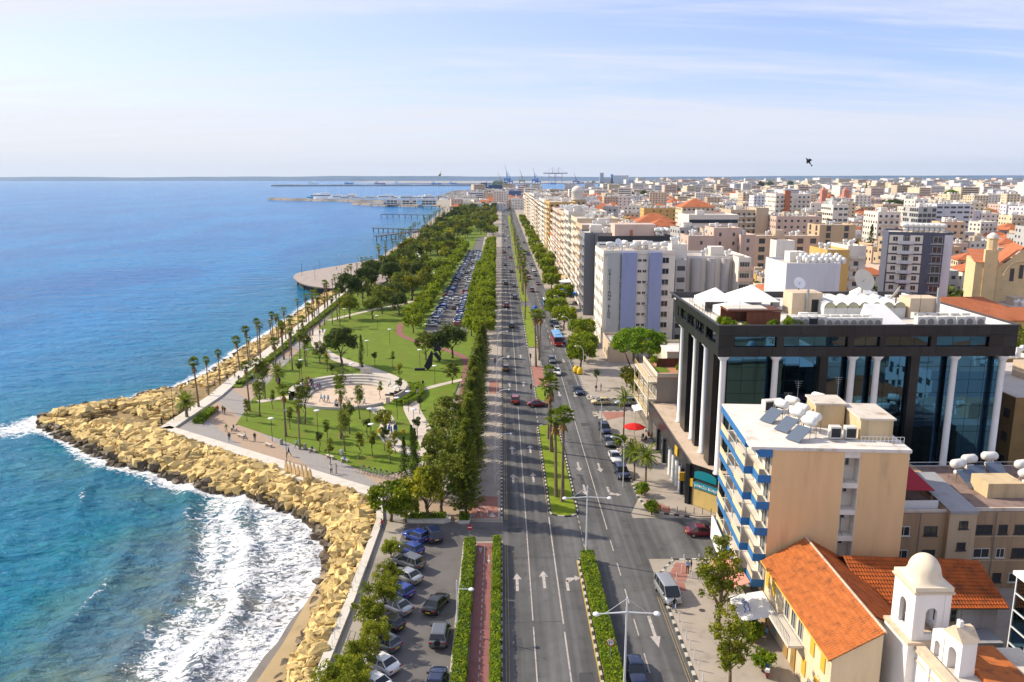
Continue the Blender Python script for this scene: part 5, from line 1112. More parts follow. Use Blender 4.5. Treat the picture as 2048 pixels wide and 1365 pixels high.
slab([(-2.2,1.0),(-1.2,0),(-.2,1.2),(.1,4.2),(-.3,5.0)], .35, 'fin'); slab([(.1,4.2),(1.6,2.2),(2.2,2.9),(.9,4.6)], .35, 'fin'); slab([(.2,4.6),(2.2,5.2),(.9,7.4)], .3, 'fin'); slab([(-4.5,.0),(-2.0,.0),(-2.0,.5),(-4.5,.5)], .4, 'bar')
# bicycles in a dock
bkm = MB()
for wx in (-.52, .52):
    for k in range(14):
        a, b = 2*math.pi*k/14, 2*math.pi*(k+1)/14; bkm.tube((wx+.33*math.cos(a),0,.34+.33*math.sin(a)), (wx+.33*math.cos(b),0,.34+.33*math.sin(b)), .022, .022, 4, 1)
for a, b in (((-.52,0,.34),(-.15,0,.85)),((-.15,0,.85),(.4,0,.85)),((.4,0,.85),(.52,0,.34)),((-.05,0,.32),(.4,0,.8)),((-.05,0,.32),(-.18,0,.9)),((-.52,0,.34),(-.05,0,.32)),((.4,0,.85),(.38,0,1.08))): bkm.tube(a, b, .028, .028, 5, 0)
BK = {'frame': bkm.mesh('frame', [mat('bike_frame', (0.25,0.42,0.62), .4, var=0), m_tyre]), 'saddle': MB().box(-.32,-.04,-.07,.07,.9,.96).mesh('saddle', m_trim), 'handlebar': MB().tube((.34,-.28,1.1),(.34,.28,1.1),.02,.02,5).box(.36,.62,-.14,.14,.85,1.05).mesh('handlebar', m_dark)}
p0, p1 = Vector(G(722,946)), Vector(G(792,962))
for i in range(7):
    p = p0.lerp(p1, i/6); o = thing('bicycle', f'{["leftmost","second","third","middle","fifth","sixth","rightmost"][i]} hire bicycle in the dock by the lawn', 'bicycle', (p.x,p.y,.1), R(35), 'hire bicycles in the dock')
    for k, me in BK.items(): link(k, me, o)
# benches and bins on the lawn edge
be = MB().box(-.9,.9,-.25,.25,.38,.46).mesh('seat', m_path); bl = MB().box(-.1,.1,-.2,.2,0,.38).mesh('leg', m_path)
for i, (px, py) in enumerate([(468,862),(482,876),(537,894),(625,905),(660,918),(690,925)]):
    x, y = G(px, py); o = thing('bench', f'{["leftmost","second","third","fourth","fifth","rightmost"][i]} stone bench along the lawn kerb', 'bench', (x,y,.14), R(-38), 'benches along the lawn kerb'); link('seat', be, o)
    for s in (-.65,.65): link('leg', bl, o, (s,0,0))
    if i in (0, 3, 5): person(x, y-.05, 'sit', ['black','navy','blue'][i//2], 'denim', f'person sitting on the {["leftmost","","","fourth","","rightmost"][i]} bench of the lawn kerb', None, R(140), -.38)
bn = MB().lathe([(.28,0),(.32,.1),(.3,.85),(.33,.9),(.2,1.0),(.01,1.0)], 12)
for i, (px, py, c) in enumerate([(683,912,(0.62,0.62,0.6)),(610,900,(0.30,0.27,0.22)),(563,890,(0.30,0.27,0.22)),(759,868,(0.6,0.36,0.02)),(807,870,(0.6,0.36,0.02))]):
    x, y = G(px, py); o = thing('litter_bin', ['white litter bin at the lawn kerb','brown litter bin nearer the white one','brown litter bin at the left of the lawn kerb','yellow bin left of the stepped path','yellow bin right of the stepped path'][i], 'bin', (x,y,.14))
    MB().lathe([(.28,0),(.32,.1),(.3,.75)], 12).build('body', mat(f'bin{i}', c, .6, var=0), o); MB().lathe([(.33,.75),(.34,.85),(.2,.98),(.01,1.0)], 12).build('lid', mat(f'bin{i}', c, .6), o)
x, y = G(1160,750)
for i, (dx, dy, c, cn) in enumerate([(0,0,(0.7,0.48,0.02),'yellow'),(-.8,1.8,(0.7,0.48,0.02),'yellow'),(-7,95,(0.02,0.12,0.5),'blue'),(-6.2,82,(0.7,0.42,0.02),'orange')]):
    o = thing('recycling_bin', ['nearer yellow recycling bell on the right-hand kerb','farther yellow recycling bell on the right-hand kerb','blue recycling container up the right-hand kerb','orange recycling container up the right-hand kerb'][i], 'bin', (x+dx,y+dy,.14)); q = mat('bell_'+cn, c, .5, var=0)
    MB().lathe([(.7,.05),(.78,.4),(.7,1.2),(.4,1.65),(.01,1.7)], 14).build('shell', q, o, True); MB().lathe([(.74,0),(.8,.12),(.74,.14)], 14).build('base', m_trim, o)
# planters at the near car park
pk = MB().prism([(-13.6,103.4),(-8.2,102.9),(-7.2,103.6),(-7.4,105.4),(-13.4,106)], 0, .45); tag(pk.build('planter', m_conc), 'kerbed planter bed at the head of the near car park', 'planter')
hedge(-13.0,-8.0,103.7,105.2,.35,'low ground-cover hedge filling the planter before the parked cars', z0=.42)
pk = MB().prism([(-6.2,102.9),(-4.6,102.9),(-4.4,105.2),(-6.2,105.2)], 0, .4); tag(pk.build('planter', m_conc), 'small planter round the nearest conifer', 'planter'); hedge(-6.0,-4.7,103.1,105,.5,'small hedge round the foot of the nearest conifer', z0=.36)
# guard rails by the rocks
for i, (y0, y1) in enumerate([(84,90),(73,77)]):
    o = thing('handrail', ['farther','nearer'][i]+' pale handrail on the edge of the rock walk', 'handrail', (-17.3,y0,.4)); L_ = y1-y0
    for k in range(4): MB().tube((0,L_*k/3,0),(0,L_*k/3,.95),.03,.03,5).build('post', m_post, o)
    for z in (.5,.95): MB().tube((0,0,z),(0,L_,z),.03,.03,5).build('rail', m_post, o)
# broad pier over the water
pr = thing('pier', 'broad rounded timber pier reaching into the sea', 'pier', (0,0,0)); PX = [(587,557),(588,551),(600,545),(640,538),(735,522),(770,520),(775,560),(735,573),(720,574),(690,577),(650,576),(620,572),(600,566)]
pp = smoothline([G(a,b,.6) for a,b in PX]+[G(587,557,.6)], 3)[:-1]
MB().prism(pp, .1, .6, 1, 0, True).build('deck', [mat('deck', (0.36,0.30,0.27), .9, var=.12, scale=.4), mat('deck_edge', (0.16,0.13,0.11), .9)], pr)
for k in range(0, len(pp), 3): MB().tube((pp[k][0]*.985,pp[k][1]+1.5,-5),(pp[k][0]*.985,pp[k][1]+1.5,.2),.35,.35,6).build('pile', m_dark, pr)
MB().prism([(p[0]*.96-2.5,405+(p[1]-405)*.93) for p in pp], -3.6, .1).build('underdeck_shade', mat('pier_shade', (0.05,0.055,0.06), .9), pr)  # solid dark block standing in for the shade beneath the deck
for i in range(14):
    a = i/14; x, y = polyat(pp, a); x = x*.93-5; y = 400+(y-400)*.7; o = thing('pier_lamp', f'{nth(i)} thin lamp post on the broad pier', 'lamp', (x,y,.6), 0, 'lamp posts on the broad pier'); MB().tube((0,0,0),(0,0,6.2),.07,.05,5).build('pole', m_dark, o); MB().box(-.35,.35,-.12,.12,6.1,6.25).build('lamp_head', m_grey, o)
for i in range(5): person(-80+i*4-rnd.random()*6, 372+rnd.random()*40, 'walk', 'black', 'denim', f'{nth(i)} tiny dark figure on the broad pier', 'people on the broad pier', z=.6)
for i, (x0, y0, x1, y1) in enumerate([(-119,745,-75,722),(-152,1015,-82,1000),(-100,640,-73,700),(-225,1400,-100,1290)]):
    o = thing('jetty', ['jetty on piles beyond the broad pier','farther long jetty on piles','short curved landing stage on the shore','farthest jetty before the marina restaurants'][i], 'jetty', (0,0,0)); d = Vector((x1-x0,y1-y0)); n = Vector((-d.y,d.x)).normalized()*2.2
    MB().prism([(x0+n.x,y0+n.y),(x1+n.x,y1+n.y),(x1-n.x,y1-n.y),(x0-n.x,y0-n.y)], .5, 1.1, 0, None, True).build('deck', mat('jetty_deck', (0.12,0.115,0.115), .9), o)
    for k in range(10): MB().tube((x0+d.x*k/9,y0+d.y*k/9,-5),(x0+d.x*k/9,y0+d.y*k/9,.6),.4,.4,5).build('pile', m_dark, o)
    for s in (-1,1): MB().tube((x0+n.x*s,y0+n.y*s,2.1),(x1+n.x*s,y1+n.y*s,2.1),.08,.08,4).build('rail', m_grey, o)
o = thing('kiosk', 'blue and white kiosk beside the park promenade', 'kiosk', (*G(822,525),.1)); MB().box(-6,6,-4,4,0,3).build('wall', mat('kiosk_blue', (0.03,0.18,0.5), .6, var=0), o); MB().box(-4,6.5,-4.5,5,3.0,3.5).add([(-4,-4.5,3.5),(6.5,-4.5,3.5),(6.5,5,3.5),(-4,5,3.5),(-2,0,5),(4,0,5)], [(0,1,5,4),(2,3,4,5),(1,2,5),(3,0,4)]).build('roof', m_shade, o)
# ---------------------------------------------------------------- buildings in the foreground
def wb(mb, name, mats, parent, smooth=False):
    """build world-coordinate geometry as a part of a thing that stands at parent.location"""
    l = parent.location; mb.v = [(x-l.x, y-l.y, z-l.z) for x, y, z in mb.v]; return mb.build(name, mats, parent, smooth)
def wl(name, me, parent, p, rot=0):
    l = parent.location; return link(name, me, parent, (p[0]-l.x, p[1]-l.y, p[2]-l.z), rot)
m_win = mat('window_glass', (0.03,0.038,0.045), 0.08, var=0, spec=0.6); m_wfr = mat('window_frame', (0.62,0.61,0.58), 0.6, var=0); m_wfd = mat('window_frame_dark', (0.06,0.06,0.065), 0.5, var=0)
WINC = {}
def win(parent, p, w, h, rot=0, frame=None, glass=None, sill=True, mull=1, pane=True):
    """window with its sill level at p (parent's own coordinates); rot 0 faces -y, -90 degrees faces -x"""
    frame = frame or m_wfr; glass = glass or m_win; k = (round(w,2), round(h,2), frame.name, glass.name, sill, mull)
    if k not in WINC:
        f = MB(); t = .07
        f.box(-w/2,-w/2+t,-.07,.02,0,h).box(w/2-t,w/2,-.07,.02,0,h).box(-w/2+t,w/2-t,-.07,.02,h-t,h).box(-w/2+t,w/2-t,-.07,.02,0,t)
        for i in range(mull): x = -w/2+w*(i+1)/(mull+1); f.box(x-.03,x+.03,-.065,.02,t,h-t)
        if sill: f.box(-w/2-.1,w/2+.1,-.16,.02,-.09,-.001)
        g = MB().box(-w/2+t,w/2-t,-.03,.02,t,h-t); WINC[k] = (f.mesh('window', frame), g.mesh('pane', glass))
    o = link('window', WINC[k][0], parent, p, rot)
    if pane: link('pane', WINC[k][1], o)
    return o
m_tank = mat('white_tank', (0.72,0.71,0.68), 0.45, var=.08, scale=1.5); m_panel = mat('solar_panel', (0.10,0.13,0.18), 0.12, var=0, spec=.7); m_rust = mat('rusty_steel', (0.22,0.13,0.08), .8, var=.2, scale=3)
TK = {'frame': MB().tube((-.6,-.5,0),(-.6,-.5,1.5),.03).tube((.6,-.5,0),(.6,-.5,1.5),.03).tube((-.6,.5,0),(-.6,.5,1.5),.03).tube((.6,.5,0),(.6,.5,1.5),.03).mesh('frame', m_rust),
      'tank': MB().lathe([(.01,-.85),(.35,-.82),(.5,-.6),(.5,.6),(.35,.82),(.01,.85)], 12, (0,0,1.9), axis='x').mesh('tank', m_tank, True),
      'small_tank': MB().lathe([(.01,-.5),(.26,-.48),(.32,-.35),(.32,.35),(.26,.48),(.01,.5)], 10, (0,-.2,1.0), axis='x').mesh('small_tank', m_tank, True),
      'panel': MB().add([(-.9,-2.6,.1),(.9,-2.6,.1),(.9,-.7,1.3),(-.9,-.7,1.3),(-.9,-2.6,.18),(.9,-2.6,.18),(.9,-.7,1.38),(-.9,-.7,1.38)], [(0,3,2,1),(4,5,6,7),(0,1,5,4),(1,2,6,5),(2,3,7,6),(3,0,4,7)]).mesh('panel', m_panel)}
def heater(parent, p, rot=0, panel=True, s=1.0):
    o = link('solar_heater', TK['frame'], parent, p, rot, s)
    link('tank', TK['tank'], o); link('small_tank', TK['small_tank'], o)
    if panel: link('panel', TK['panel'], o)
m_ac = mat('ac_casing', (0.62,0.60,0.56), .55, var=.06); ACM = MB().box(-.5,.5,-.4,.4,.1,1.25).mesh('casing', m_ac); ACF = MB().lathe([(.01,-.42),(.34,-.42),(.36,-.40)], 12, (0,0,.7), axis='y').mesh('fan', mat('fan_grey', (0.22,0.21,0.20), .6, var=0))
ACG = MB().box(-.42,.42,-.42,-.40,.25,1.1).mesh('grille', m_trim)
def ac(parent, p, rot=0, s=1.0, grille=False):
    o = link('air_conditioner', ACM, parent, p, rot, s); link('grille' if grille else 'fan', ACG if grille else ACF, o)
def dish(parent, p, r, rot, tilt=0.9, m=None):
    o = MB().lathe([(.01,.0),(r*.5,r*.06),(r,.25*r),(r*1.02,.25*r),(r*.5,r*.03),(.01,-.03)], 20).build('dish', m or mat('dish_cream', (0.62,0.56,0.46), .6, var=.05), parent, True); o.location = p; o.rotation_euler = (tilt,0,rot)
    MB().tube((0,0,0),(0,0,r*.9),.04,.03).build('feed_arm', m_grey, o); l = MB().tube((p[0],p[1],p[2]-r*1.1),(p[0],p[1],p[2]),.1,.08).build('mast', m_rust, parent)
m_parapet = mat('roof_cement', (0.56,0.50,0.43), .95, var=.18, scale=.5, dirt=(0.40,0.29,0.20)); m_roofw = mat('roof_white', (0.66,0.62,0.57), .9, var=.12, scale=.5, dirt=(0.48,0.38,0.28))
# --- beige apartment block with blue and white balconies
def beige_block():
    o = thing('apartment_block', 'beige apartment block with blue and cream balconies and water tanks on its roof', 'building', (28.4,79.3,0), R(-4.5))
    mw = mat('beige_render', (0.74,0.485,0.255), .9, var=.12, scale=.5, streak=1, dirt=(0.55,0.35,0.205)); mwh = mat('balcony_white', (0.72,0.66,0.58), .85, var=.08, scale=.6)
    mbl = mat('balcony_blue', (0.035,0.165,0.40), .6, var=.06); mcr = mat('balcony_cream', (0.66,0.53,0.35), .8, var=.06); HT = 18.9
    MB().box(0,7.4,0,16,0,HT).box(9.05,14,0,16,0,HT).box(7.4,9.05,1.5,16,0,HT).build('wall', mw, o)
    w = MB()
    for z in (3.2,6.2,9.2,12.2,15.2): w.box(7.42,9.03,.02,1.48,z-.35,z+.2)
    w.box(7.42,9.03,.02,1.48,18.2,HT-.01); w.build('lightwell_slab', mwh, o)
    MB().box(7.4,7.44,.01,1.5,0,18.2).box(9.0,9.05,.01,1.5,0,18.2).box(7.44,9.0,1.44,1.49,0,18.2).build('lightwell_lining', mwh, o)
    for z in (1.2,4.2,7.2,10.2,13.2,16.2): win(o, (8.0,1.42,z+.7), .9, 1.2, 0, m_wfr)
    MB().path([(7.6,.2,12),(7.7,.3,10),(7.9,.2,9.4)], .03).path([(8.5,.3,6.2),(8.6,.25,5),(8.3,.3,4)], .03).build('hanging_cable', m_dark, o)
    MB().box(-2.25,14.15,-.12,16.2,HT,HT+.35).build('roof_slab', m_roofw, o)
    f = MB().box(-2.3,-2.2,2.55,16,HT-.6,HT+.2).box(-2.2,-1.35,2.5,2.6,HT-.6,HT+.2).box(-1.4,-1.3,-.14,2.5,HT-.75,HT+.1).box(-1.35,0,-.15,-.10,HT-.75,HT+.1); f.build('roof_fascia', mbl, o)
    for z in (3.9,6.9,9.9,12.9,15.9):
        b = link('balcony', MB().box(-2.2,0,2.6,16,z-.16,z).box(-1.3,0,0,2.6,z-.16,z).mesh('balcony', mwh), o)
        MB().box(-2.27,-2.2,2.55,16,z-.55,z+.12).box(-2.2,-1.36,2.53,2.6,z-.65,z+.2).box(-1.36,-1.3,-.04,2.55,z-.65,z+.2).box(-1.3,0,-.06,0,z-.65,z+.2).build('fascia', mbl, b)
        for bb in ((-2.2,-2.12,2.65,7.5,z+.1,z+.95),(-2.2,-2.12,11.5,16,z+.1,z+.95),(-1.28,-1.22,.05,2.5,z+.2,z+.75)): MB().box(*bb).build('parapet', mcr, b)
        rl = MB().tube((-2.16,7.5,z+1.0),(-2.16,11.5,z+1.0),.03).tube((-2.16,2.7,z+1.05),(-2.16,7.5,z+1.05),.025)
        for k in range(9): rl.tube((-2.16,7.5+k*.5,z),(-2.16,7.5+k*.5,z+1.0),.02,.02,4)
        rl.build('railing', m_post, b)
        for y in (2.75,7.5,11.6,15.9): MB().box(-2.18,-2.06,y-.06,y+.06,z,z+2.45).build('post', mwh, b)
        MB().box(-.03,0,.2,15.9,z,z+2.8).build('back_wall', mwh, o)
        for y in (1.3,4.6,8.0,11.2,14.2): win(o, (-.03,y,z+.05), 2.0, 2.2, -math.pi/2, m_wfr, sill=False)
    MB().box(-2.9,-2.7,8.5,15.5,1.6,4.6).build('shop_sign', m_wsign, o)
    MB().box(-2.3,-2.25,.5,8,2.5,3.2).build('shop_sign', m_wsign, o); MB().box(-.05,.0,.4,15.6,.2,2.8).build('shop_window', m_win, o)
    for i, (x, y) in enumerate([(4.6,3.4),(4.2,6.6),(3.4,10.0)]): heater(o, (x,y,HT+.35), R(-55), True)
    for i, (x, y) in enumerate([(5.0,11.5),(5.3,8.5),(5.6,5.2),(8.6,13.4),(9.2,12.2),(9.8,11.0)]): heater(o, (x,y,HT+.35), R(-50), i == 3)
    for x, y, r in ((7.3,3.2,0),(8.9,3.2,0),(2.6,13.2,.3),(3.9,13.6,.3)): ac(o, (x,y,HT+.35), r, 1.15, True)
    mst = mat('stair_cream', (0.56,0.43,0.26), .9, var=.14, scale=.6, streak=1)
    h = link('stair_house', MB().box(6.4,9.6,7.2,10.6,HT+.35,HT+3.0).mesh('stair_house', mst), o); MB().box(6.2,9.8,7.0,10.8,HT+3.0,HT+3.2).build('roof', m_parapet, h)
    h = link('stair_house', MB().box(9.9,13.3,3.0,8.6,HT+.35,HT+2.6).mesh('stair_house', mst), o); MB().box(9.7,13.5,2.8,8.8,HT+2.6,HT+2.8).build('roof', m_parapet, h)
    rl = MB()
    for k in range(12): rl.tube((9.4+k*.4,1.2,HT+.35),(9.4+k*.4,1.2,HT+1.3),.02,.02,4)
    rl.tube((9.4,1.2,HT+1.3),(13.8,1.2,HT+1.3),.025).tube((9.4,1.2,HT+.9),(13.8,1.2,HT+.9),.02).build('roof_railing', m_post, o)
    for x, y, hh in ((6.0,13,4.2),(11,14,4.5),(13,8,2.4),(4.6,12,3)):
        a = MB().tube((x,y,HT+.3),(x,y,HT+hh),.03,.02,4)
        for k in range(4): a.tube((x-.5+.1*k,y,HT+hh-.25*k),(x+.5-.1*k,y,HT+hh-.25*k),.012,.012,3)
        a.build('antenna', m_grey, o)
beige_block()
# --- black glass office with white columns on a podium
def office():
    o = thing('office_building', 'black granite and mirror glass office with tall white columns', 'building', (29.4,105.4,0))
    def granite():
        m = mat('black_granite', (0.013,0.014,0.017), .28, var=.25, scale=.25, spec=.35, objvar=.3); return m
    mg = granite(); mgl = mat('mirror_glass', (0.045,0.120,0.205), .02, 1.0, var=0)
    mcw = mat('column_white', (0.78,0.78,0.77), .5, var=.04); mfr = mat('mullion_black', (0.015,0.016,0.018), .4, var=0)
    pod = [(27.2,109.4),(30.9,104.9),(71,104.2),(71,142),(27.2,142)]
    wb(MB().prism(pod, 0, 5.9, 0, 1), 'podium', [mat('podium_wall', (0.06,0.06,0.062), .4, var=.2, scale=.4), mat('podium_roof', (0.55,0.43,0.33), .95, var=.15, scale=.4)], o)
    P = [(27.2,142),(27.2,109.4),(30.9,104.9),(71,104.2)]
    for a, c in zip(P[:-1], P[1:]):
        d = Vector((c[0]-a[0],c[1]-a[1])); n = max(1, round(d.length/1.9)); ang = math.atan2(d.y,d.x); me = MB().box(-d.length/n/2+.02,d.length/n/2-.02,-.10,.05,4.25,6.35).mesh('granite_panel', mg)
        for k in range(n): wl('granite_panel', me, o, (a[0]+d.x*(k+.5)/n, a[1]+d.y*(k+.5)/n, 0), ang)
    # core, window strip and panels
    wb(MB().box(31.2,69.4,107.4,137,5.9,26.3).box(30.2,69.9,106.3,137.5,23.0,26.3), 'core', mfr, o)
    wb(MB().box(29.9,70.0,106.0,137.4,26.3,26.4), 'roof_deck', m_roofw, o)
    def panels(x0, x1, y, z0, z1, n, rot, axis):
        w = (x1-x0)/n; me = MB().box(-w/2+.012,w/2-.012,-.12,.06,0,z1-z0).mesh('granite_panel', mg)
        for k in range(n):
            c = x0+w*(k+.5); wl('granite_panel', me, o, (c,y,z0) if axis == 'x' else (y,c,z0), rot)
    panels(29.4,70.2,105.6,26.0,27.25,22,0,'x'); panels(29.4,70.2,105.6,25.75,25.98,22,0,'x'); panels(29.4,70.2,105.6,23.0,24.35,22,0,'x')
    for x0, x1 in ((29.4,31.6),(37.3,38.3),(47.0,47.9),(51.4,52.3),(58.4,59.2),(66.4,70.2)): panels(x0,x1,105.6,24.36,25.74,1 if x1-x0 < 3 else 2,0,'x')
    panels(105.5,133,29.5,26.0,27.25,14,-math.pi/2,'y'); panels(105.5,133,29.5,23.0,24.35,14,-math.pi/2,'y')
    for y0, y1 in ((105.5,107),(112.4,113.6),(118.5,119.3),(124,125),(131,133)): panels(y0,y1,29.5,24.36,26.0,1,-math.pi/2,'y')
    wb(MB().box(29.2,70.4,105.35,105.75,27.25,27.4).box(29.2,29.6,105.75,137.6,27.25,27.4).box(70.0,70.4,105.75,137.6,27.25,27.4).box(29.6,70.0,137.2,137.6,26.3,27.4), 'coping', mat('coping_dark', (0.05,0.05,0.052), .5, var=0), o)
    wb(MB().box(69.75,69.99,105.9,137.2,26.4,27.2), 'parapet', m_shade, o)
    # glass panes, each hung a little differently
    def panes(x0, x1, y, z0, z1, nx, nz, rot, axis):
        w, h = (x1-x0)/nx, (z1-z0)/nz; me = MB().box(-w/2+.025,w/2-.025,-.02,.02,.025,h-.025).mesh('pane', mgl)
        for i in range(nx):
            for j in range(nz):
                c = x0+w*(i+.5); q = wl('pane', me, o, (c,y,z0+h*j) if axis == 'x' else (y,c,z0+h*j)); q.rotation_euler = (R(rnd.gauss(0,.16)), 0, rot+R(rnd.gauss(0,.22)))
    panes(31.3,69.3,107.3,6.0,23.0,19,9,0,'x')
    for x0, x1, n in ((31.6,37.3,3),(38.3,47.0,4),(47.9,51.4,2),(52.3,58.4,3),(59.2,66.4,3)): panes(x0,x1,105.95,24.36,25.74,n,1,0,'x')
    panes(108,136,31.1,6.0,23.0,14,9,-math.pi/2,'y')
    for y0, y1 in ((107,112.4),(113.6,118.5),(119.3,124),(125,131)): panes(y0,y1,29.9,24.36,26.0,3,1,-math.pi/2,'y')
    for x0, x1 in ((43.9,45.0),(56.5,57.7)): wb(MB().box(x0,x1,106.5,107.35,5.9,23.0), 'granite_pier', mg, o)
    for y0, y1 in ((109.5,112.2),(118.0,119.6),(125.0,128.2)): wb(MB().box(29.9,31.2,y0,y1,5.9,23.0), 'granite_pier', mg, o)
    cm = MB().lathe([(.6,0),(.6,.25),(.46,.35),(.42,16.3),(.5,16.5),(.75,16.8),(.75,17.05)], 20).mesh('column', mcw, True)
    for x, y in ((30.3,106.0),(37.5,106.0),(48.1,106.0),(51.5,106.0),(62.2,106.0),(68.9,106.0),(30.3,114.9),(30.3,121.4),(30.3,130.6)): wl('column', cm, o, (x,y,5.95))
    # shop fronts, bank corner
    cs = MB().lathe([(.42,0),(.4,.2),(.38,4.2)], 14).mesh('column', mcw, True)
    for y in (113.5,116.0,118.5,121.0): wl('column', cs, o, (26.95,y,.14))
    for y0, y1 in ((110,112.6),(114,115.6),(116.5,118),(119,120.6),(122,126),(127,131),(132,137)): wb(MB().box(27.1,27.2,y0,y1,.3,3.9), 'shop_window', m_win, o)
    for y in (112.9,126.4,131.6): wb(MB().box(26.7,27.2,y-.4,y+.4,.1,4.3), 'granite_pier', mg, o)
    wb(MB().box(26.95,27.08,116.6,118.4,4.6,6.0), 'shop_sign', mat('sign_amber', (0.65,0.38,0.03), .5, var=0), o)
    wb(MB().box(26.3,27.05,111.6,111.9,2.7,4.0), 'hanging_sign', mat('sign_amber', (0.65,0.38,0.03), .5), o)
    teal = mat('sign_teal', (0.01,0.22,0.30), .4, var=0); A = Vector((27.2,109.4)); B = Vector((30.9,104.9)); d = (B-A).normalized(); ang = math.atan2(d.y,d.x); mid = (A+B)/2
    def corner(mb, nm, m, off=0): q = mb.build(nm, m, o); q.location = (mid.x-29.4, mid.y-105.4, 0); q.rotation_euler = (0,0,ang); return q
    corner(MB().box(-2.6,2.6,-.25,-.12,3.0,3.9), 'sign_board', teal); corner(MB().box(-2.95,-2.0,-.32,-.13,3.0,4.2), 'sign_emblem', mat('sign_amber', (0.65,0.38,0.03), .5))
    corner(MB().box(-2.2,2.2,-.06,.02,.2,2.9), 'shop_window', mat('bank_interior', (0.55,0.40,0.15), .4, var=.1))
    for x in (-2.9,2.9): corner(MB().box(x-.35,x+.35,-.4,.0,.1,6.3), 'granite_pier', mg)
    ar = MB(); N_ = 12; pts = [(-1.9,4.4),(1.9,4.4)]+[(1.9*math.cos(math.pi*k/N_), 5.2+.55*math.sin(math.pi*k/N_)) for k in range(N_+1)]
    ar.add([(x,-.16,z) for x, z in pts], [tuple(range(len(pts)))]); corner(ar, 'arched_window', mat('teal_glass', (0.01,0.20,0.25), .1, var=0, spec=.6))
    t = bpy.data.curves.new('lettering', 'FONT'); t.body = '\u03a4\u03c1\u03ac\u03c0\u03b5\u03b6\u03b1 \u039a\u03cd\u03c0\u03c1\u03bf\u03c5'; t.size = .62; t.extrude = .01; t.align_x = 'CENTER'; t.materials.append(m_wsign)
    tm = bpy.data.objects.new('t', t); COL.objects.link(tm); me = bpy.data.meshes.new_from_object(tm.evaluated_get(bpy.context.evaluated_depsgraph_get())); bpy.data.objects.remove(tm); q = stuffpart(link('lettering', me, o)); q.rotation_euler = (math.pi/2,0,ang); q.location = Vector((mid.x-29.4,mid.y-105.4,3.25))+Vector((d.x*.35+d.y*.27, d.y*.35-d.x*.27, 0))
    # roof: tents, pergola, plant, vaults, machines
    z = 26.4; mt = mat('tent_white', (0.80,0.79,0.77), .7, var=.04)
    def tent(x0,x1,y0,y1,h,hp): wb(MB().add([(x0,y0,z+h),(x1,y0,z+h),(x1,y1,z+h),(x0,y1,z+h),((x0+x1)/2,(y0+y1)/2,z+hp)], [(0,1,4),(1,2,4),(2,3,4),(3,0,4)]).box(x0,x1,y1-.05,y1,z,z+h).box(x0,x0+.05,y0,y1-.05,z+.3,z+h), 'tent', mt, o)
    tent(31.5,36.5,122,129,1.6,3.4); tent(36.6,43,121,130,1.7,3.8); tent(32.5,38.5,115,121,1.3,2.4)
    wb(MB().box(31.8,39.5,110.5,114.5,z+2.0,z+2.2).box(31.8,39.4,113.9,114.2,z,z+2.0).box(34.6,39.4,110.6,110.8,z,z+1.9), 'pergola', mat('pergola_brown', (0.13,0.045,0.025), .7, var=.15, scale=2, streak=1), o); wb(MB().box(32,37.6,111,114.2,z+2.2,z+2.35), 'pergola_cover', m_conc, o)
    for x, y, s, zz in ((31.0,108.3,.9,0),(32.0,107.4,.7,0),(33.4,107.2,.6,0),(37.2,107.3,.8,0),(39.6,107.6,1.0,0),(40.8,107.6,.8,0),(30.6,109.8,.8,0)):
        q = wl('potted_shrub', PROTO['bush0'][1], o, (x,y,z), rnd.uniform(0,6)); q.scale = (s,s,s*1.2)
    wb(MB().box(44.0,48.6,119.0,123.0,z,z+3.4), 'stair_house', mat('stair_peach', (0.62,0.49,0.35), .9, var=.08), o); wb(MB().box(47.0,48.0,118.93,119.0,z,z+2.4), 'door', m_trim, o); wb(MB().box(60.5,65,116.0,119.5,z,z+3.0), 'stair_house', mat('stair_peach', (0.62,0.49,0.35), .9), o)
    for k in range(7):
        v = MB(); x0 = 48.8+k*1.75
        v.lathe([(.86,0),(.86,9)], 10, (x0,116.5,z+1.5), a0=-math.pi/2, a1=math.pi/2, axis='y'); v.box(x0-.86,x0+.86,116.5,125.5,z,z+1.5); wb(v, 'roof_vault', mat('vault_sheet', (0.62,0.62,0.60), .5, var=.06, scale=1), o, False)
        wb(MB().add([(x0+.8*math.cos(math.pi*j/8),116.44,z+1.5+.8*math.sin(math.pi*j/8)) for j in range(9)], [tuple(range(9))]), 'vault_window', mat('vault_glass', (0.40,0.38,0.25), .3), o)
    wb(MB().add([(51.5,107.6,z),(56.6,107.6,z),(54.8,112.5,z+2.8),(52.0,112.5,z+2.8),(51.5,113,z),(56.6,113,z)], [(0,1,2,3),(0,3,4),(1,5,2),(3,2,5,4)]), 'skylight', mt, o)
    wb(MB().box(57,60,126,129,z,z+2.2).add([(57,126,z+2.2),(60,126,z+2.2),(60,129,z+2.2),(57,129,z+2.2),(58.5,127.5,z+3.4)], [(0,1,4),(1,2,4),(2,3,4),(3,0,4)]), 'plant_room', mt, o)
    l = o.location
    for i in range(11): ac(o, (40.6+i*1.12-l.x, 107.9-l.y, z), 0, 1.25 if i > 3 else 1.4, i in (2,))
    for i in range(7): ac(o, (58.0+i*1.35-l.x, 108.0+(i%2)*.3-l.y, z), 0, 1.35)
    for i in range(8): ac(o, (41+i*1.5-l.x, 110.6-l.y, z), 0, 1.2)
    for i in range(5): ac(o, (60+i*1.6-l.x, 112-l.y, z), 0, 1.2)
    for i in range(26):
        x, y = rnd.uniform(40,68), rnd.uniform(109,135); w, d, h = rnd.uniform(.4,1.6), rnd.uniform(.4,1.4), rnd.uniform(.4,1.5); wb(MB().box(x,x+w,y,y+d,z,z+h), 'roof_unit', rnd.choice([m_ac, m_grey, mt, m_conc]), o)
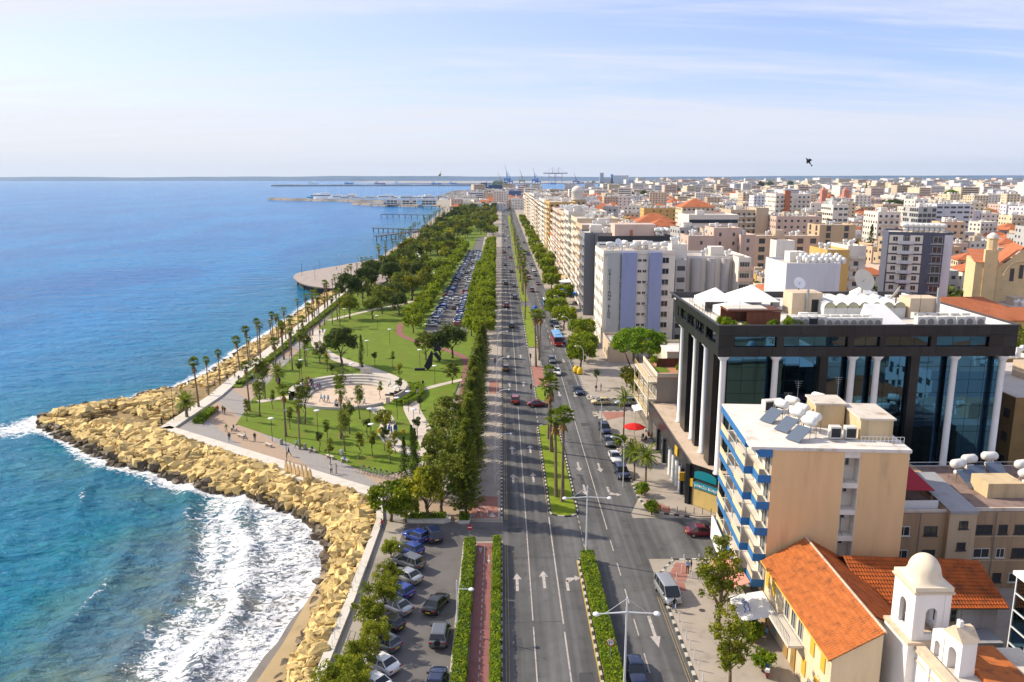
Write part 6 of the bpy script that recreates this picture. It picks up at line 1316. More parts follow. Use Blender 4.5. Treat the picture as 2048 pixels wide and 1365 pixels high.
    for i in range(6): y = rnd.uniform(109,118); x = rnd.uniform(42,60); wb(MB().tube((x,y,z+.3),(x+rnd.uniform(3,7),y,z+.3),.12,.12,6), 'duct', m_grey, o)
    dish(o, (56.8-l.x,124-l.y,z+4.6), 1.75, R(15), 1.1); dish(o, (57.2-l.x,113.8-l.y,z+4.0), 1.25, R(-120), 1.0); dish(o, (45.6-l.x,121-l.y,z+4.6), .9, R(10), 1.1, m_shade)
    for x, y, h in ((33.2,109.5,4.5),(30.5,119,5.0),(62,116,6)): wb(MB().tube((x,y,z),(x,y,z+h),.035,.02,4), 'aerial', m_dark, o)
    wb(MB().tube((46.2,118.7,z),(46.2,118.7,z+4),.2,.2,8).tube((64.4,115.7,z),(64.4,115.7,z+4.6),.22,.22,8), 'flue', m_grey, o)
    r_ = MB()
    for k in range(9): r_.tube((29.8,112+k*1.6,27.3),(29.8,112+k*1.6,28.4),.025,.025,4)
    r_.tube((29.8,112,28.4),(29.8,124.8,28.4),.03).tube((29.8,112,27.9),(29.8,124.8,27.9),.02); wb(r_, 'roof_railing', m_dark, o)
office()
# --- three-storey building with yellow balcony rails and roof terrace
def terrace_house():
    o = thing('terrace_building', 'three-storey building with yellow balcony rails and planted roof terrace', 'building', (28.6,142.3,0)); H_ = 10.6
    MB().box(0,7.5,0,15,0,H_).build('wall', mat('grey_render', (0.33,0.29,0.255), .9, var=.08, scale=.4, streak=1), o); MB().box(0,7.5,0,15,H_,H_+.15).build('roof_terrace', mat('terrace_tile', (0.42,0.20,0.10), .85, var=.12), o)
    my = mat('rail_yellow', (0.62,0.45,0.14), .6, var=0); mk_ = mat('cream_wall', (0.62,0.55,0.44), .85, var=.08)
    for z in (3.4,6.6,9.9):
        b = link('balcony', MB().box(-1.7,0,-.1,15,z-.3,z).mesh('balcony', mk_), o); r_ = MB().tube((-1.66,0,z+1.0),(-1.66,15,z+1.0),.05).tube((-1.66,0,z+.6),(-1.66,15,z+.6),.035).tube((-1.66,0,z+1.0),(0,0,z+1.0),.05)
        for k in range(11): r_.tube((-1.66,k*1.5,z),(-1.66,k*1.5,z+1.0),.04,.04,4)
        r_.build('railing', my, b)
        if z < 9:
            for y in (2,5,8,11,13.6): win(o, (0,y,z+.1), 2.0, 2.2, -math.pi/2, m_wfr, sill=False)
            for y in (0,5,10,14.8): MB().box(-1.7,-1.5,y-.1,y+.1,z,z+2.9).build('post', mk_, b)
    MB().box(-.05,0,.3,14.6,.2,2.9).build('shop_window', m_win, o); MB().box(0,.02,.3,14.6,9,9.1)
    MB().box(3.6,7.5,9,15,H_+.15,H_+2.9).build('stair_house', mk_, o); MB().box(3.4,7.5,8.8,15.1,H_+2.9,H_+3.1).build('canopy', m_roofw, o); MB().box(1.5,7.3,8.5,8.6,H_+.15,H_+1.8).build('fence', mat('pergola_brown', (0.13,0.045,0.025), .7), o)
    MB().box(0,7.5,0,.2,H_+.15,H_+.9).build('parapet', mk_, o); MB().box(0,.15,.2,15,H_+.15,H_+.9).build('parapet', mk_, o); MB().box(.4,3.2,4,8,H_+.16,H_+.2).build('roof_lawn', m_grass, o)
    for x, y in ((1.2,9),(5,3),(6.8,2)): q = link('potted_shrub', PROTO['bush1'][1], o, (x,y,H_+.2)); q.scale = (1,1,1.4)
terrace_house()
# --- old house with orange tiled roof and yellow shutters
m_tile = mat('roof_tile', (0.42,0.125,0.032), .88, var=.28, scale=1.3, dirt=(0.235,0.080,0.034)); m_tile2 = mat('roof_tile_old', (0.36,0.085,0.018), .9, var=.35, scale=.9, dirt=(0.17,0.06,0.025))
m_ridge = mat('ridge_mortar', (0.52,0.40,0.30), .9, var=.2, scale=2)
def tiled(P00, P10, P01, P11, period=.30, row=.42, amp=.045):
    """corrugated tile field over a quad: P00-P10 along the eave, P01-P11 along the ridge"""
    P00, P10, P01, P11 = map(Vector, (P00,P10,P01,P11)); w = max((P10-P00).length, (P11-P01).length); h = ((P01+P11)/2-(P00+P10)/2).length; nx = max(2, int(w/period))*4; ny = max(1, int(h/row)); mb = MB()
    nrm = (P10-P00).cross(P01-P00).normalized()
    if nrm.z < 0: nrm = -nrm
    for j in range(ny):
        vs = []
        for t, lift in ((j/ny, .05), ((j+1)/ny, 0.0)):
            a = P00.lerp(P01, t); b = P10.lerp(P11, t)
            for i in range(nx+1): vs.append(tuple(a.lerp(b, i/nx)+nrm*(lift+amp*[0,.8,1,.8][i%4]+(.012*math.sin(i*1.7+j*2.3)))))
        mb.add(vs, [(i,i+1,nx+2+i,nx+1+i) for i in range(nx)])
    return mb
def house():
    o = thing('tiled_house', 'old house with orange tiled roof and yellow shutters', 'building', (28.2,60.8,0)); mw = mat('cream_plaster', (0.66,0.53,0.36), .9, var=.10, scale=.5, streak=1); my = mat('shutter_yellow', (0.62,0.40,0.05), .6, var=.08, scale=3)
    b = MB().box(28.2,32.45,61.0,78.4,0,6.8).box(32.45,36.6,63.9,78.4,0,6.8); b.add([(28.2,61.0,6.8),(32.45,61.0,6.8),(32.45,61.0,9.1)], [(0,1,2)]); b.add([(32.45,61.0,6.8),(32.45,63.9,6.8),(32.45,63.9,9.1),(32.45,61.0,9.1)], [(0,1,2,3)]); b.add([(28.2,78.4,6.8),(36.6,78.4,6.8),(32.4,78.4,9.1)], [(0,2,1)]); b.add([(32.45,63.9,6.8),(36.6,63.9,6.8),(32.45,63.9,9.1)], [(0,1,2)]); wb(b, 'wall', mw, o)
    r1 = wb(tiled((27.75,60.6,6.62),(27.75,78.7,6.62),(32.4,60.6,9.25),(32.4,78.7,9.25)), 'roof_slope', m_tile, o); r2 = wb(tiled((37.0,78.7,6.62),(37.0,63.7,6.62),(32.4,78.7,9.25),(32.4,63.7,9.25)), 'roof_slope', m_tile2, o); stuffpart(r1); stuffpart(r2)
    wb(MB().prism([(27.8,60.7),(32.4,60.7),(32.4,78.6),(27.8,78.6)], 0, 0).add([(27.75,60.6,6.55),(32.4,60.6,9.18),(32.4,78.7,9.18),(27.75,78.7,6.55),(37.0,63.7,6.55),(37.0,78.7,6.55),(32.4,63.7,9.18)], [(0,1,2,3),(6,4,5,2)]), 'roof_boards', m_rust, o)
    rd = MB(); 
    for k in range(46): rd.tube((32.4,60.6+k*.395,9.27),(32.4,60.6+k*.395+.42,9.3),.14,.12,6)
    stuffpart(wb(rd, 'ridge_cap', m_ridge, o)); wb(MB().tube((27.7,60.6,6.6),(27.7,78.7,6.6),.07,.07,6), 'gutter', my, o)
    sh = MB().box(-.45,.45,-.08,0,0,1.7); 
    for k in range(9): sh.box(-.4,.4,-.10,-.081,.1+k*.18,.2+k*.18)
    shm = sh.mesh('shutter', my)
    for y, z in ((62.6,4.3),(65.0,4.3),(75.6,4.3),(77.4,4.3),(73.4,1.2),(66.6,1.2),(63.6,1.2)): wl('shutter', shm, o, (28.2,y,z), -math.pi/2)
    bal = wb(MB().box(26.7,28.2,67.0,72.6,3.7,3.95), 'balcony', m_conc, o); rl = MB()
    for k in range(15): rl.tube((26.8,67.05+k*.39,3.95),(26.8,67.05+k*.39,4.9),.015,.015,4)
    rl.tube((26.8,67,4.9),(26.8,72.6,4.9),.025); wb(rl, 'balcony_railing', m_dark, o)
    for y in (68,69.8,71.6): win(o, (0,y-60.8,4.1), 1.15, 2.3, -math.pi/2, m_wfr, sill=False)
    for y in (69.2,71.2,77.6): wb(MB().box(28.1,28.2,y-.55,y+.55,.15,2.7), 'door', mat('old_wood', (0.32,0.19,0.06), .8, var=.2), o)
    # graffiti-like blue scribble on the wall
    g = MB(); q = random.Random(4)
    for y0 in (64.4,62.2,74.6): 
        for k in range(7): g.path([(28.17,y0+q.uniform(-.6,.6),.4+q.uniform(0,1.6)),(28.17,y0+q.uniform(-.8,.8),.4+q.uniform(0,1.6)),(28.17,y0+q.uniform(-.8,.8),.4+q.uniform(0,1.6))], .05, 4)
    wb(g, 'graffiti', mat('graffiti_blue', (0.25,0.42,0.62), .7, var=0), o)
    # rear wing
    b = MB().box(36.4,49.4,71.8,77.0,0,5.4); wb(b, 'wing_wall', mat('wing_white', (0.62,0.60,0.58), .9, var=.1, scale=.5, streak=1), o)
    r3 = wb(tiled((36.0,71.2,5.3),(50.0,71.0,5.3),(35.4,76.2,8.4),(49.4,75.6,8.0)), 'wing_roof', m_tile2, o); stuffpart(r3); r4 = wb(tiled((50,80.4,5.8),(35.4,80.6,5.8),(49.4,75.6,8.0),(35.4,76.2,8.4)), 'wing_roof', m_tile2, o); stuffpart(r4)
    wb(MB().add([(36.0,71.2,5.2),(50,71,5.2),(49.4,75.6,7.9),(35.4,76.2,8.3),(50,80.4,5.7),(35.4,80.6,5.7)], [(0,1,2,3),(3,2,4,5)]), 'roof_boards', m_rust, o)
    for k in range(4): win(o, (40.6+k*1.35-28.2, 71.8-60.8, 3.4), 1.25, 1.4, 0, mat('frame_tan', (0.42,0.33,0.18), .7, var=0))
    wb(MB().box(37.5,44.0,69.0,71.6,0,2.4), 'lean_to', mat('corrugated', (0.32,0.32,0.33), .6, var=.1), o); wb(MB().box(45,48.6,69.2,71.7,.2,2.7), 'lean_to', mat('corrugated', (0.32,0.32,0.33), .6), o)
house()
def awning(name, label, x0, x1, y0, y1, z0, z1, m, posts=True, cat='awning'):
    o = thing(name, label, cat, ((x0+x1)/2,(y0+y1)/2,.14)); hx, hy = (x1-x0)/2, (y1-y0)/2
    MB().add([(-hx,-hy,z0),(-hx,hy,z0),(hx,hy,z1),(hx,-hy,z1),(-hx,-hy,z0+.04),(-hx,hy,z0+.04),(hx,hy,z1+.04),(hx,-hy,z1+.04),(-hx,-hy,z0-.3),(-hx,hy,z0-.3)], [(0,3,2,1),(4,5,6,7),(0,1,5,4),(1,2,6,5),(2,3,7,6),(3,0,4,7),(0,8,9,1)]).build('canopy', m, o)
    if posts:
        for s in (-1,1): MB().tube((-hx+.1,s*(hy-.1),0),(-hx+.1,s*(hy-.1),z0),.04,.04,5).build('post', m_grey, o)
    return o
m_aw = mat('awning_white', (0.74,0.73,0.71), .75, var=.05)
awning('awning', 'salmon pink awning under the apartment balconies', 24.6,27.0,79.5,86.5,2.7,3.5, mat('awning_pink', (0.62,0.27,0.20), .8, var=.06))
o = awning('awning', 'white cafe canopy with blue scribbled lettering', 24.4,28.0,73.4,78.4,2.5,3.1, m_aw)
MB().path([(-1.2,-1.2,2.78),(-.9,-.6,2.82),(-1.0,-.2,2.82),(-.7,.3,2.86),(-.9,.8,2.86),(-.5,1.2,2.9)], .05, 4).path([(-.6,-1.0,2.84),(-.4,.2,2.88),(-.7,1.0,2.9)], .05, 4).build('lettering', m_blue_sign, o)
x, y = G(1268,880); o = thing('parasol', 'big red cafe parasol on the right-hand pavement', 'parasol', (x,y,.14)); MB().tube((0,0,0),(0,0,2.9),.04).build('pole', m_grey, o); mrd = mat('parasol_red', (0.62,0.012,0.008), .7, var=.05)
MB().lathe([(2.0,2.25),(2.0,2.35),(1.1,2.75),(.02,3.05)], 8).build('canopy', mrd, o)
for i, (px, py) in enumerate([(1278,842),(1288,830)]): x, y = G(px, py); awning('cafe_awning', ['nearer','farther'][i]+' white awning of the cafe beside the red parasol', x-1.2,x+1.6,y-2,y+2,2.4,3.0,m_aw)
for i, (px, py) in enumerate([(1292,885),(1297,878),(1286,880),(1310,893),(1290,868)]): x, y = G(px, py); person(x, y, 'sit', ['black','red','navy','black','white'][i], 'black', ['person in black','person in red','person in navy','lone person','person in white'][i]+' sitting at the cafe by the red parasol', None, None, -.36)
for i, (px, py, t) in enumerate([(1513,1262,'tan'),(1524,1268,'black'),(1534,1275,'sky')]): x, y = G(px, py); person(x, y, 'sit', t, 'denim', ['person in tan','person in black','person in pale blue'][i]+' sitting under the white canopy before the old house', None, 1.0, -.36)
# motor scooter with rider in blue
x, y = G(1533,1352); o = thing('motor_scooter', 'red motor scooter on the paving before the shuttered house', 'scooter', (x,y,.14), R(75))
for wx in (-.55,.6): MB().lathe([(.02,-.06),(.24,-.06),(.24,.06),(.02,.06)], 12, (wx,0,.24), axis='y').build('wheel', m_tyre, o)
MB().box(-.8,-.1,-.17,.17,.3,.72).box(-.1,.35,-.15,.15,.25,.36).box(.35,.5,-.2,.2,.3,.95).build('body', PAINT['red'], o); MB().box(-.75,.0,-.14,.14,.72,.8).build('seat', m_trim, o); MB().tube((.42,-.3,1.02),(.42,.3,1.02),.025).build('handlebar', m_dark, o); MB().box(-.95,-.6,-.18,.18,.8,1.1).build('top_box', m_wsign, o)
person(x-.02, y-.1, 'ride', 'blue', 'denim', 'rider in a blue jacket on the red scooter', None, R(-15), .03)
# --- white church belfry
def arch_panel(w, h, aw, spring, sillz, t, N_=10):
    """wall panel in the xz plane, thickness t in +y, with an arched opening"""
    mb = MB(); r = aw/2
    mb.box(-w/2,-r,0,t,0,h).box(r,w/2,0,t,0,h); 
    if sillz > 0: mb.box(-r,r,0,t,0,sillz)
    A = [(r*math.cos(math.pi*k/N_), spring+r*math.sin(math.pi*k/N_)) for k in range(N_+1)]
    for (xa, za), (xb, zb_) in zip(A[:-1], A[1:]):
        mb.add([(xa,0,za),(xb,0,zb_),(xb,0,h),(xa,0,h),(xa,t,za),(xb,t,zb_),(xb,t,h),(xa,t,h)], [(0,1,2,3),(4,7,6,5),(0,4,5,1),(3,2,6,7)])
    return mb
def church():
    o = thing('church', 'whitewashed church with a domed belfry in the lower right', 'church', (34.0,59.6,2.0)); mw = mat('whitewash', (0.80,0.76,0.73), .9, var=.05, scale=.6, streak=1); mc = mat('cornice_sand', (0.60,0.47,0.34), .9, var=.15, scale=1.5); W_, D_ = 3.0, 3.5
    MB().box(-.35,W_+.35,-.3,D_+.3,-2,7.0).build('tower_base', mw, o); MB().box(-.45,W_+.45,-.4,D_+.4,6.9,7.15).build('string_course', mc, o)
    p = arch_panel(W_,4.3,.95,2.5,.6,.35).mesh('bell_stage_wall', mw)
    p2 = arch_panel(D_,4.3,1.05,2.5,.6,.35).mesh('bell_stage_wall', mw)
    link('bell_stage_wall', p, o, (W_/2,0,7.1)); link('bell_stage_wall', p, o, (W_/2,D_,7.1), math.pi)
    q = arch_panel(D_-.72,4.3,1.05,2.5,.6,.35).mesh('bell_stage_wall', mw); link('bell_stage_wall', q, o, (0,D_/2,7.1), -math.pi/2); link('bell_stage_wall', q, o, (W_,D_/2,7.1), math.pi/2)
    MB().box(.3,W_-.3,.3,D_-.3,7.05,7.2).build('bell_floor', mc, o)
    for x, y in ((.25,-.06),(W_-.25,-.06)): MB().box(x-.25,x+.25,y,y+.05,7.15,11.3).build('pilaster', mw, o)
    MB().box(-.2,W_+.2,-.2,D_+.2,11.4,11.55).build('cornice', mc, o); MB().box(-.1,W_+.1,-.1,D_+.1,11.55,11.95).build('dome_base', mat('dome_sand', (0.70,0.60,0.46), .9, var=.06, scale=.8), o)
    d = MB(); n = 48; rows = []
    for j in range(13):
        t = j/12; ang = t*math.pi/2
        if t < .3: k = t/.3; rr = 1.55-.30*k; zz = .55*k*k; sq = 1-k*.95
        else: k = (t-.3)/.7*math.pi/2; rr = 1.25*math.cos(k); zz = .55+1.55*math.sin(k); sq = .05*math.cos(k)
        rows.append((rr, zz, sq))
    P = []
    for rr, zz, sq in rows:
        for i in range(n):
            a = 2*math.pi*i/n; ca, sa = math.cos(a), math.sin(a); m_ = 1/max(abs(ca),abs(sa)); f = 1+(m_-1)*sq; P.append((W_/2+rr*f*ca, D_/2+rr*f*sa*1.12, 11.95+zz))
    d.add(P, [(j*n+i,j*n+(i+1)%n,(j+1)*n+(i+1)%n,(j+1)*n+i) for j in range(12) for i in range(n)]); d.build('dome', mat('dome_sand', (0.70,0.60,0.46), .9), o, True)
    MB().lathe([(.02,.65),(.16,.6),(.2,.4),(.26,.15),(.36,0),(.33,.0)], 14, (W_/2,D_/2,8.1)).tube((W_/2,D_/2,8.7),(W_/2,D_/2,9.4),.03).build('bell', mat('bell_bronze', (0.35,0.30,0.16), .4, .6, var=0), o); MB().tube((W_/2-.5,D_/2,9.45),(W_/2+.5,D_/2,9.45),.06).build('bell_beam', m_dark, o)
    # nave running towards the camera and its gable with arches
    MB().box(.4,9,-13,-.3,-2,6.6).build('nave_wall', mw, o); MB().box(.15,.4,-13,-.31,6.5,6.7).box(.25,1.0,-13,-.31,6.7,6.95).build('nave_cornice', mc, o); MB().box(1.0,9,-13,-.4,6.5,6.62).build('nave_roof', m_parapet, o); MB().box(3.2,6.6,-6,-.6,6.62,7.0).build('tile_patch', m_tile, o); MB().box(.3,.4,-13,-.35,5.6,5.75).build('wall_moulding', mc, o)
    for y in (-2.4,-5.0,-7.6): MB().box(.28,.4,y-.2,y+.2,-2,6.5).build('pilaster', mw, o)
    g = link('bellcote', arch_panel(1.9,3.0,.9,1.6,.0,1.3).mesh('bellcote', mw), o, (1.5,-3.4,6.6), -math.pi/2+R(8)); q = arch_panel(1.4,2.2,.6,1.2,.0,1.0).mesh('arch', mw); link('arch', q, g, (-1.8,.05,0)); MB().add([(-1.1,-.15,3.0),(1.1,-.15,3.0),(.2,-.1,3.9),(-.2,-.1,3.9),(-1.1,1.45,3.0),(1.1,1.45,3.0),(.2,1.4,3.9),(-.2,1.4,3.9)], [(0,1,2,3),(5,4,7,6),(3,2,6,7),(0,3,7,4),(1,5,6,2)]).build('cap', mc, g)
    MB().box(-.2,.2,.2,.5,3.9,4.4).build('finial', mw, g); MB().tube((0,.35,4.4),(0,.35,5.3),.03).tube((-.25,.35,5.0),(.25,.35,5.0),.03).build('cross', m_dark, g)
    # corner buttress at the right
    MB().box(7.4,9.4,-1.4,1.2,-2,5.0).build('buttress', mw, o); MB().lathe([(1.55,0),(1.35,.25),(.9,.6),(.5,1.2),(.1,1.5)], 4, (8.4,-.1,5.0), a0=math.pi/4, a1=math.pi*2.25).build('buttress_cap', mat('dome_sand', (0.70,0.60,0.46), .9), o)
church()
# --- glass corner at the right edge
def glassbox():
    o = thing('glass_building', 'blue glass building with a white grid at the right edge', 'building', (46.6,48.0,0)); mg = mat('blue_glass', (0.09,0.19,0.26), .03, 1.0, var=0); H_ = 11.6
    MB().box(.15,14,0,17.8,0,H_).build('core', mat('core_dark', (0.02,0.03,0.035), .6, var=0), o); MB().box(-.15,14,-.1,18.2,H_,H_+.35).build('roof', m_shade, o); h = H_/7; w = 17.8/8; me = MB().box(-w/2+.04,w/2-.04,-.02,.02,.04,h-.04).mesh('pane', mg); me2 = MB().box(-.85,.85,-.02,.02,.04,h-.04).mesh('pane', mg)
    for i in range(8):
        for j in range(7): q = link('pane', me, o, (.1,w*(i+.5),h*j)); q.rotation_euler = (R(rnd.gauss(0,.3)),0,-math.pi/2+R(rnd.gauss(0,.3)))
    for i in range(9): MB().box(-.02,.1,w*i-.06,w*i+.06,0,H_).build('mullion', m_post, o)
    for j in range(1,7): MB().box(-.018,.098,0,17.8,h*j-.05,h*j+.05).build('transom', m_post, o)
    for i in range(7):
        for j in range(7): q = link('pane', me2, o, (1.1+i*1.75,17.85,h*j)); q.rotation_euler = (0,0,math.pi+R(rnd.gauss(0,.3)))
glassbox()
# --- tan flats with the red roof canopy
def tanflats():
    Y = 87; o = thing('flats_block', 'weathered tan block of flats with a red roof canopy', 'building', (43.4,Y-3,0)); mw = mat('tan_weathered', (0.40,0.285,0.18), .92, var=.16, scale=.4, streak=1, dirt=(0.27,0.19,0.125)); H_ = 9.6
    MB().box(0,7.0,0,15,0,H_).box(7.0,10.2,-.6,15,0,H_+.5).box(10.2,26,.3,15,0,H_).build('wall', mw, o); mlt = mat('tan_light', (0.52,0.41,0.28), .92, var=.12, scale=.4, streak=1); MB().box(7.05,10.15,-.64,-.6,0,H_+.4).build('stair_face', mlt, o)
    MB().box(0,7,0,15,H_,H_+.12).box(10.2,26,.3,15,H_,H_+.12).build('roof_deck', mat('roof_tar', (0.24,0.17,0.145), .95, var=.25, scale=.6), o); MB().box(-.1,7,-.05,.25,H_+.12,H_+.4).build('parapet', m_parapet, o); MB().box(10.2,26,.25,.5,H_+.12,H_+.5).build('parapet', m_parapet, o)
    MB().add([(7.0,-.7,H_+.55),(10.3,-.7,H_+.55),(10.3,9,H_+1.5),(7.0,9,H_+1.5)], [(0,1,2,3)]).box(7,10.3,-.75,-.65,H_+.2,H_+.55).build('stair_roof', mat('corrugated', (0.32,0.32,0.33), .6), o)
    for z in (.9,4.0,6.9):
        for x, w in ((2.3,1.4),(5.4,1.5),(11.7,1.9),(13.9,1.0),(16.2,1.9),(19.6,1.6),(22.4,1.6)): win(o, (x,0 if x < 7 else .3,z), w, 1.15, 0, m_wfd if rnd.random() < .5 else m_wfr)
    for z in (2.6,5.4,8.0): win(o, (8.7,-.64,z), 1.0, .95, 0, m_wfd)
    MB().box(10.2,26,.22,.3,6.55,6.75).box(10.2,26,.22,.3,3.55,3.75).build('ledge', mlt, o)
    for x in (4.1,10.4,13.0): MB().tube((x,-.08 if x < 7 else .2,0),(x,-.08 if x < 7 else .2,H_),.05).build('drainpipe', m_grey, o)
    mrc = mat('canopy_red', (0.34,0.018,0.035), .7, var=.06); MB().add([(2.6,3.0,H_+1.6),(6.8,2.4,H_+1.7),(6.2,10,H_+3.0),(1.0,10,H_+3.0),(2.6,3.0,H_+1.66),(6.8,2.4,H_+1.76),(6.2,10,H_+3.06),(1.0,10,H_+3.06)], [(0,3,2,1),(4,5,6,7),(0,1,5,4),(1,2,6,5),(2,3,7,6),(3,0,4,7)]).build('roof_canopy', mrc, o)
    for x, y in ((2.7,3.1),(6.6,2.6),(6.0,9.8),(1.2,9.8)): MB().tube((x,y,H_),(x,y,H_+1.65+(y > 5)*1.3),.05).build('canopy_post', m_grey, o)
    MB().box(2.4,6.4,.8,.9,H_+.12,H_+1.2).build('roof_screen', m_post, o)
    for x, y, r in ((1.0,12.5,0),(5.5,12.8,.2),(13.6,9.8,.3),(16.0,11.5,.2),(20.0,6.5,.5),(21.5,9.5,.3),(19.2,12.5,0)): heater(o, (x,y,H_+.12), r, x > 12, 1.15)
    MB().box(14,18.4,4,7.5,H_+.12,H_+1.9).build('stair_house', mat('stair_cream', (0.56,0.43,0.26), .9), o); dish(o, (7.4,11,H_+2.6), .6, 0, 1.0, m_shade)
    rl = MB()
    for z in (.6,1.1): rl.tube((8,13.5,H_+z),(25,13.5,H_+z),.04)
    rl.build('roof_railing', m_post, o)
tanflats()
# ---------------------------------------------------------------- the town
WALLC = {'white': (0.70,0.65,0.58), 'cream': (0.64,0.53,0.38), 'beige': (0.52,0.41,0.30), 'pink': (0.58,0.43,0.36), 'grey': (0.42,0.42,0.42), 'peach': (0.62,0.44,0.30), 'ochre': (0.58,0.38,0.13), 'bluewhite': (0.58,0.59,0.64), 'terracotta': (0.42,0.16,0.09), 'sand': (0.50,0.38,0.24)}
WM = {k: mat('wall_'+k, c, .9, var=.08, scale=.25, streak=1) for k, c in WALLC.items()}
m_wwin = mat('far_window', (0.05,0.055,0.065), .2, var=.3, scale=.5, spec=.5); m_bal = mat('balcony_pale', (0.66,0.61,0.54), .85, var=.06)
m_rooft = mat('town_tile', (0.42,0.135,0.055), .85, var=.22, scale=.25, dirt=(0.33,0.085,0.035)); m_roofd = mat('flat_roof', (0.50,0.45,0.40), .95, var=.2, scale=.2)
OCC = [(27,58,40,142),(27,76,104,157)]
def free(x0, x1, y0, y1, m=1.0):
    return all(x1+m < a or x0-m > b or y1+m < c or y0-m > d for a, b, c, d in OCC)
def geo(w, d, h, q, bal='', roof='flat', lod=1, tanks=True, ww=1.4, wh=1.35, pit=3.0, st=3.1, sides='flr', wx=None):
    """geometry of one town building standing on (0..w, 0..d); returns builders by part"""
    P = {'wall': MB(), 'roof': MB(), 'windows': MB(), 'balconies': MB(), 'water_tanks': MB(), 'stair_house': MB()}
    P['wall'].box(0,w,0,d,0,h)
    nz = max(1, int(h/st)); fh = h/nz
    if lod:
        for j in range(nz):
            z = fh*j+.9
            if j == 0 and lod > 1: pass
            n = max(1, int(w/pit))
            for i in range(n):
                x = w*(i+.5)/n
                if 'f' in sides and q.random() < .9: P['windows'].box(x-ww/2,x+ww/2,-.05,.05,z,z+wh)
            n = max(1, int(d/pit))
            for i in range(n):
                y = d*(i+.5)/n
                if 'l' in sides and q.random() < .92: P['windows'].box(-.05,.05,y-ww/2,y+ww/2,z,z+wh)
            if bal and j > 0:
                if 'l' in bal:
                    for y0, y1 in ((d*.06,d*.46),(d*.54,d*.94)): P['balconies'].box(-1.4,0,y0,y1,fh*j-.15,fh*j).box(-1.45,-1.33,y0,y1,fh*j,fh*j+.9)
                if 'f' in bal:
                    for x0, x1 in ((w*.08,w*.46),(w*.54,w*.92)): P['balconies'].box(x0,x1,-1.3,0,fh*j-.15,fh*j).box(x0,x1,-1.35,-1.23,fh*j,fh*j+.9)
    if roof == 'flat':
        P['roof'].box(.25,w-.25,.25,d-.25,h,h+.06); P['wall'].box(0,w,0,.25,h,h+.7).box(0,w,d-.25,d,h,h+.7).box(0,.25,.25,d-.25,h,h+.7).box(w-.25,w,.25,d-.25,h,h+.7)
        if w > 9 and q.random() < .8: a = q.uniform(.2,.55)*w; b = q.uniform(.3,.6)*d; P['stair_house'].box(a,a+min(4,w*.35),b,b+min(4,d*.35),h,h+2.7)
        if tanks:
            for _ in range(q.randrange(2, 5) if lod == 0 else q.randrange(3, max(4, int(w*d/40)))):
                x, y = q.uniform(1,w-1), q.uniform(1,d-1); P['water_tanks'].lathe([(.05,-.8),(.5,-.6),(.5,.6),(.05,.8)], 6, (x,y,h+1.7), axis='x').box(x-.4,x+.4,y-.3,y+.3,h,h+1.3)
                if lod and q.random() < .5: P['water_tanks'].ball((x+.9,y+.3,h+2.0), .6, 6)
    else:
        e = .5; rh = min(w, d)*.26; i0 = min(w, d)/2
        if w >= d: R0, R1 = (i0,d/2), (w-i0,d/2)
        else: R0, R1 = (w/2,i0), (w/2,d-i0)
        v = [(-e,-e,h),(w+e,-e,h),(w+e,d+e,h),(-e,d+e,h),(*R0,h+rh),(*R1,h+rh),(-e,-e,h-.2),(w+e,-e,h-.2),(w+e,d+e,h-.2),(-e,d+e,h-.2)]
        F = [(0,1,5,4),(1,2,5),(2,3,4,5),(3,0,4)] if w >= d else [(0,1,4),(1,2,5,4),(2,3,5),(3,0,4,5)]
        P['roof'].add(v, F+[(6,7,1,0),(7,8,2,1),(8,9,3,2),(9,6,0,3)])
    return P
def put(name, label, x, y, w, d, h, col, seed=0, group=None, rot=0, occ=True, wallm=None, z0=0, **kw):
    q = random.Random(seed); P = geo(w, d, h, q, **kw); o = thing(name, label, 'building', (x,y,z0), rot, group); roof = kw.get('roof', 'flat')
    for k, mb in P.items():
        if not mb.v: continue
        m = {'wall': wallm or WM[col], 'roof': m_rooft if roof != 'flat' else m_roofd, 'windows': m_wwin, 'balconies': m_bal, 'water_tanks': m_tank, 'stair_house': WM['white'] if q.random() < .6 else WM['beige']}[k]
        c = mb.build(k, m, o)
        if k in ('windows','balconies','water_tanks'): stuffpart(c)
    if occ: OCC.append((x-1, x+w+1, y-1, y+d+1))
    return o
def spec(label, pl, pr, pt, Y, depth, col, name='apartment_block', **kw):
    x0, zt = AT(pl, pt, Y); x1, _ = AT(pr, pt, Y); h = max(4, zt-(.7 if kw.get('roof','flat') == 'flat' else 1.5)); return put(name, label, x0, Y, x1-x0, depth, h, col, seed=int(pl), **kw)
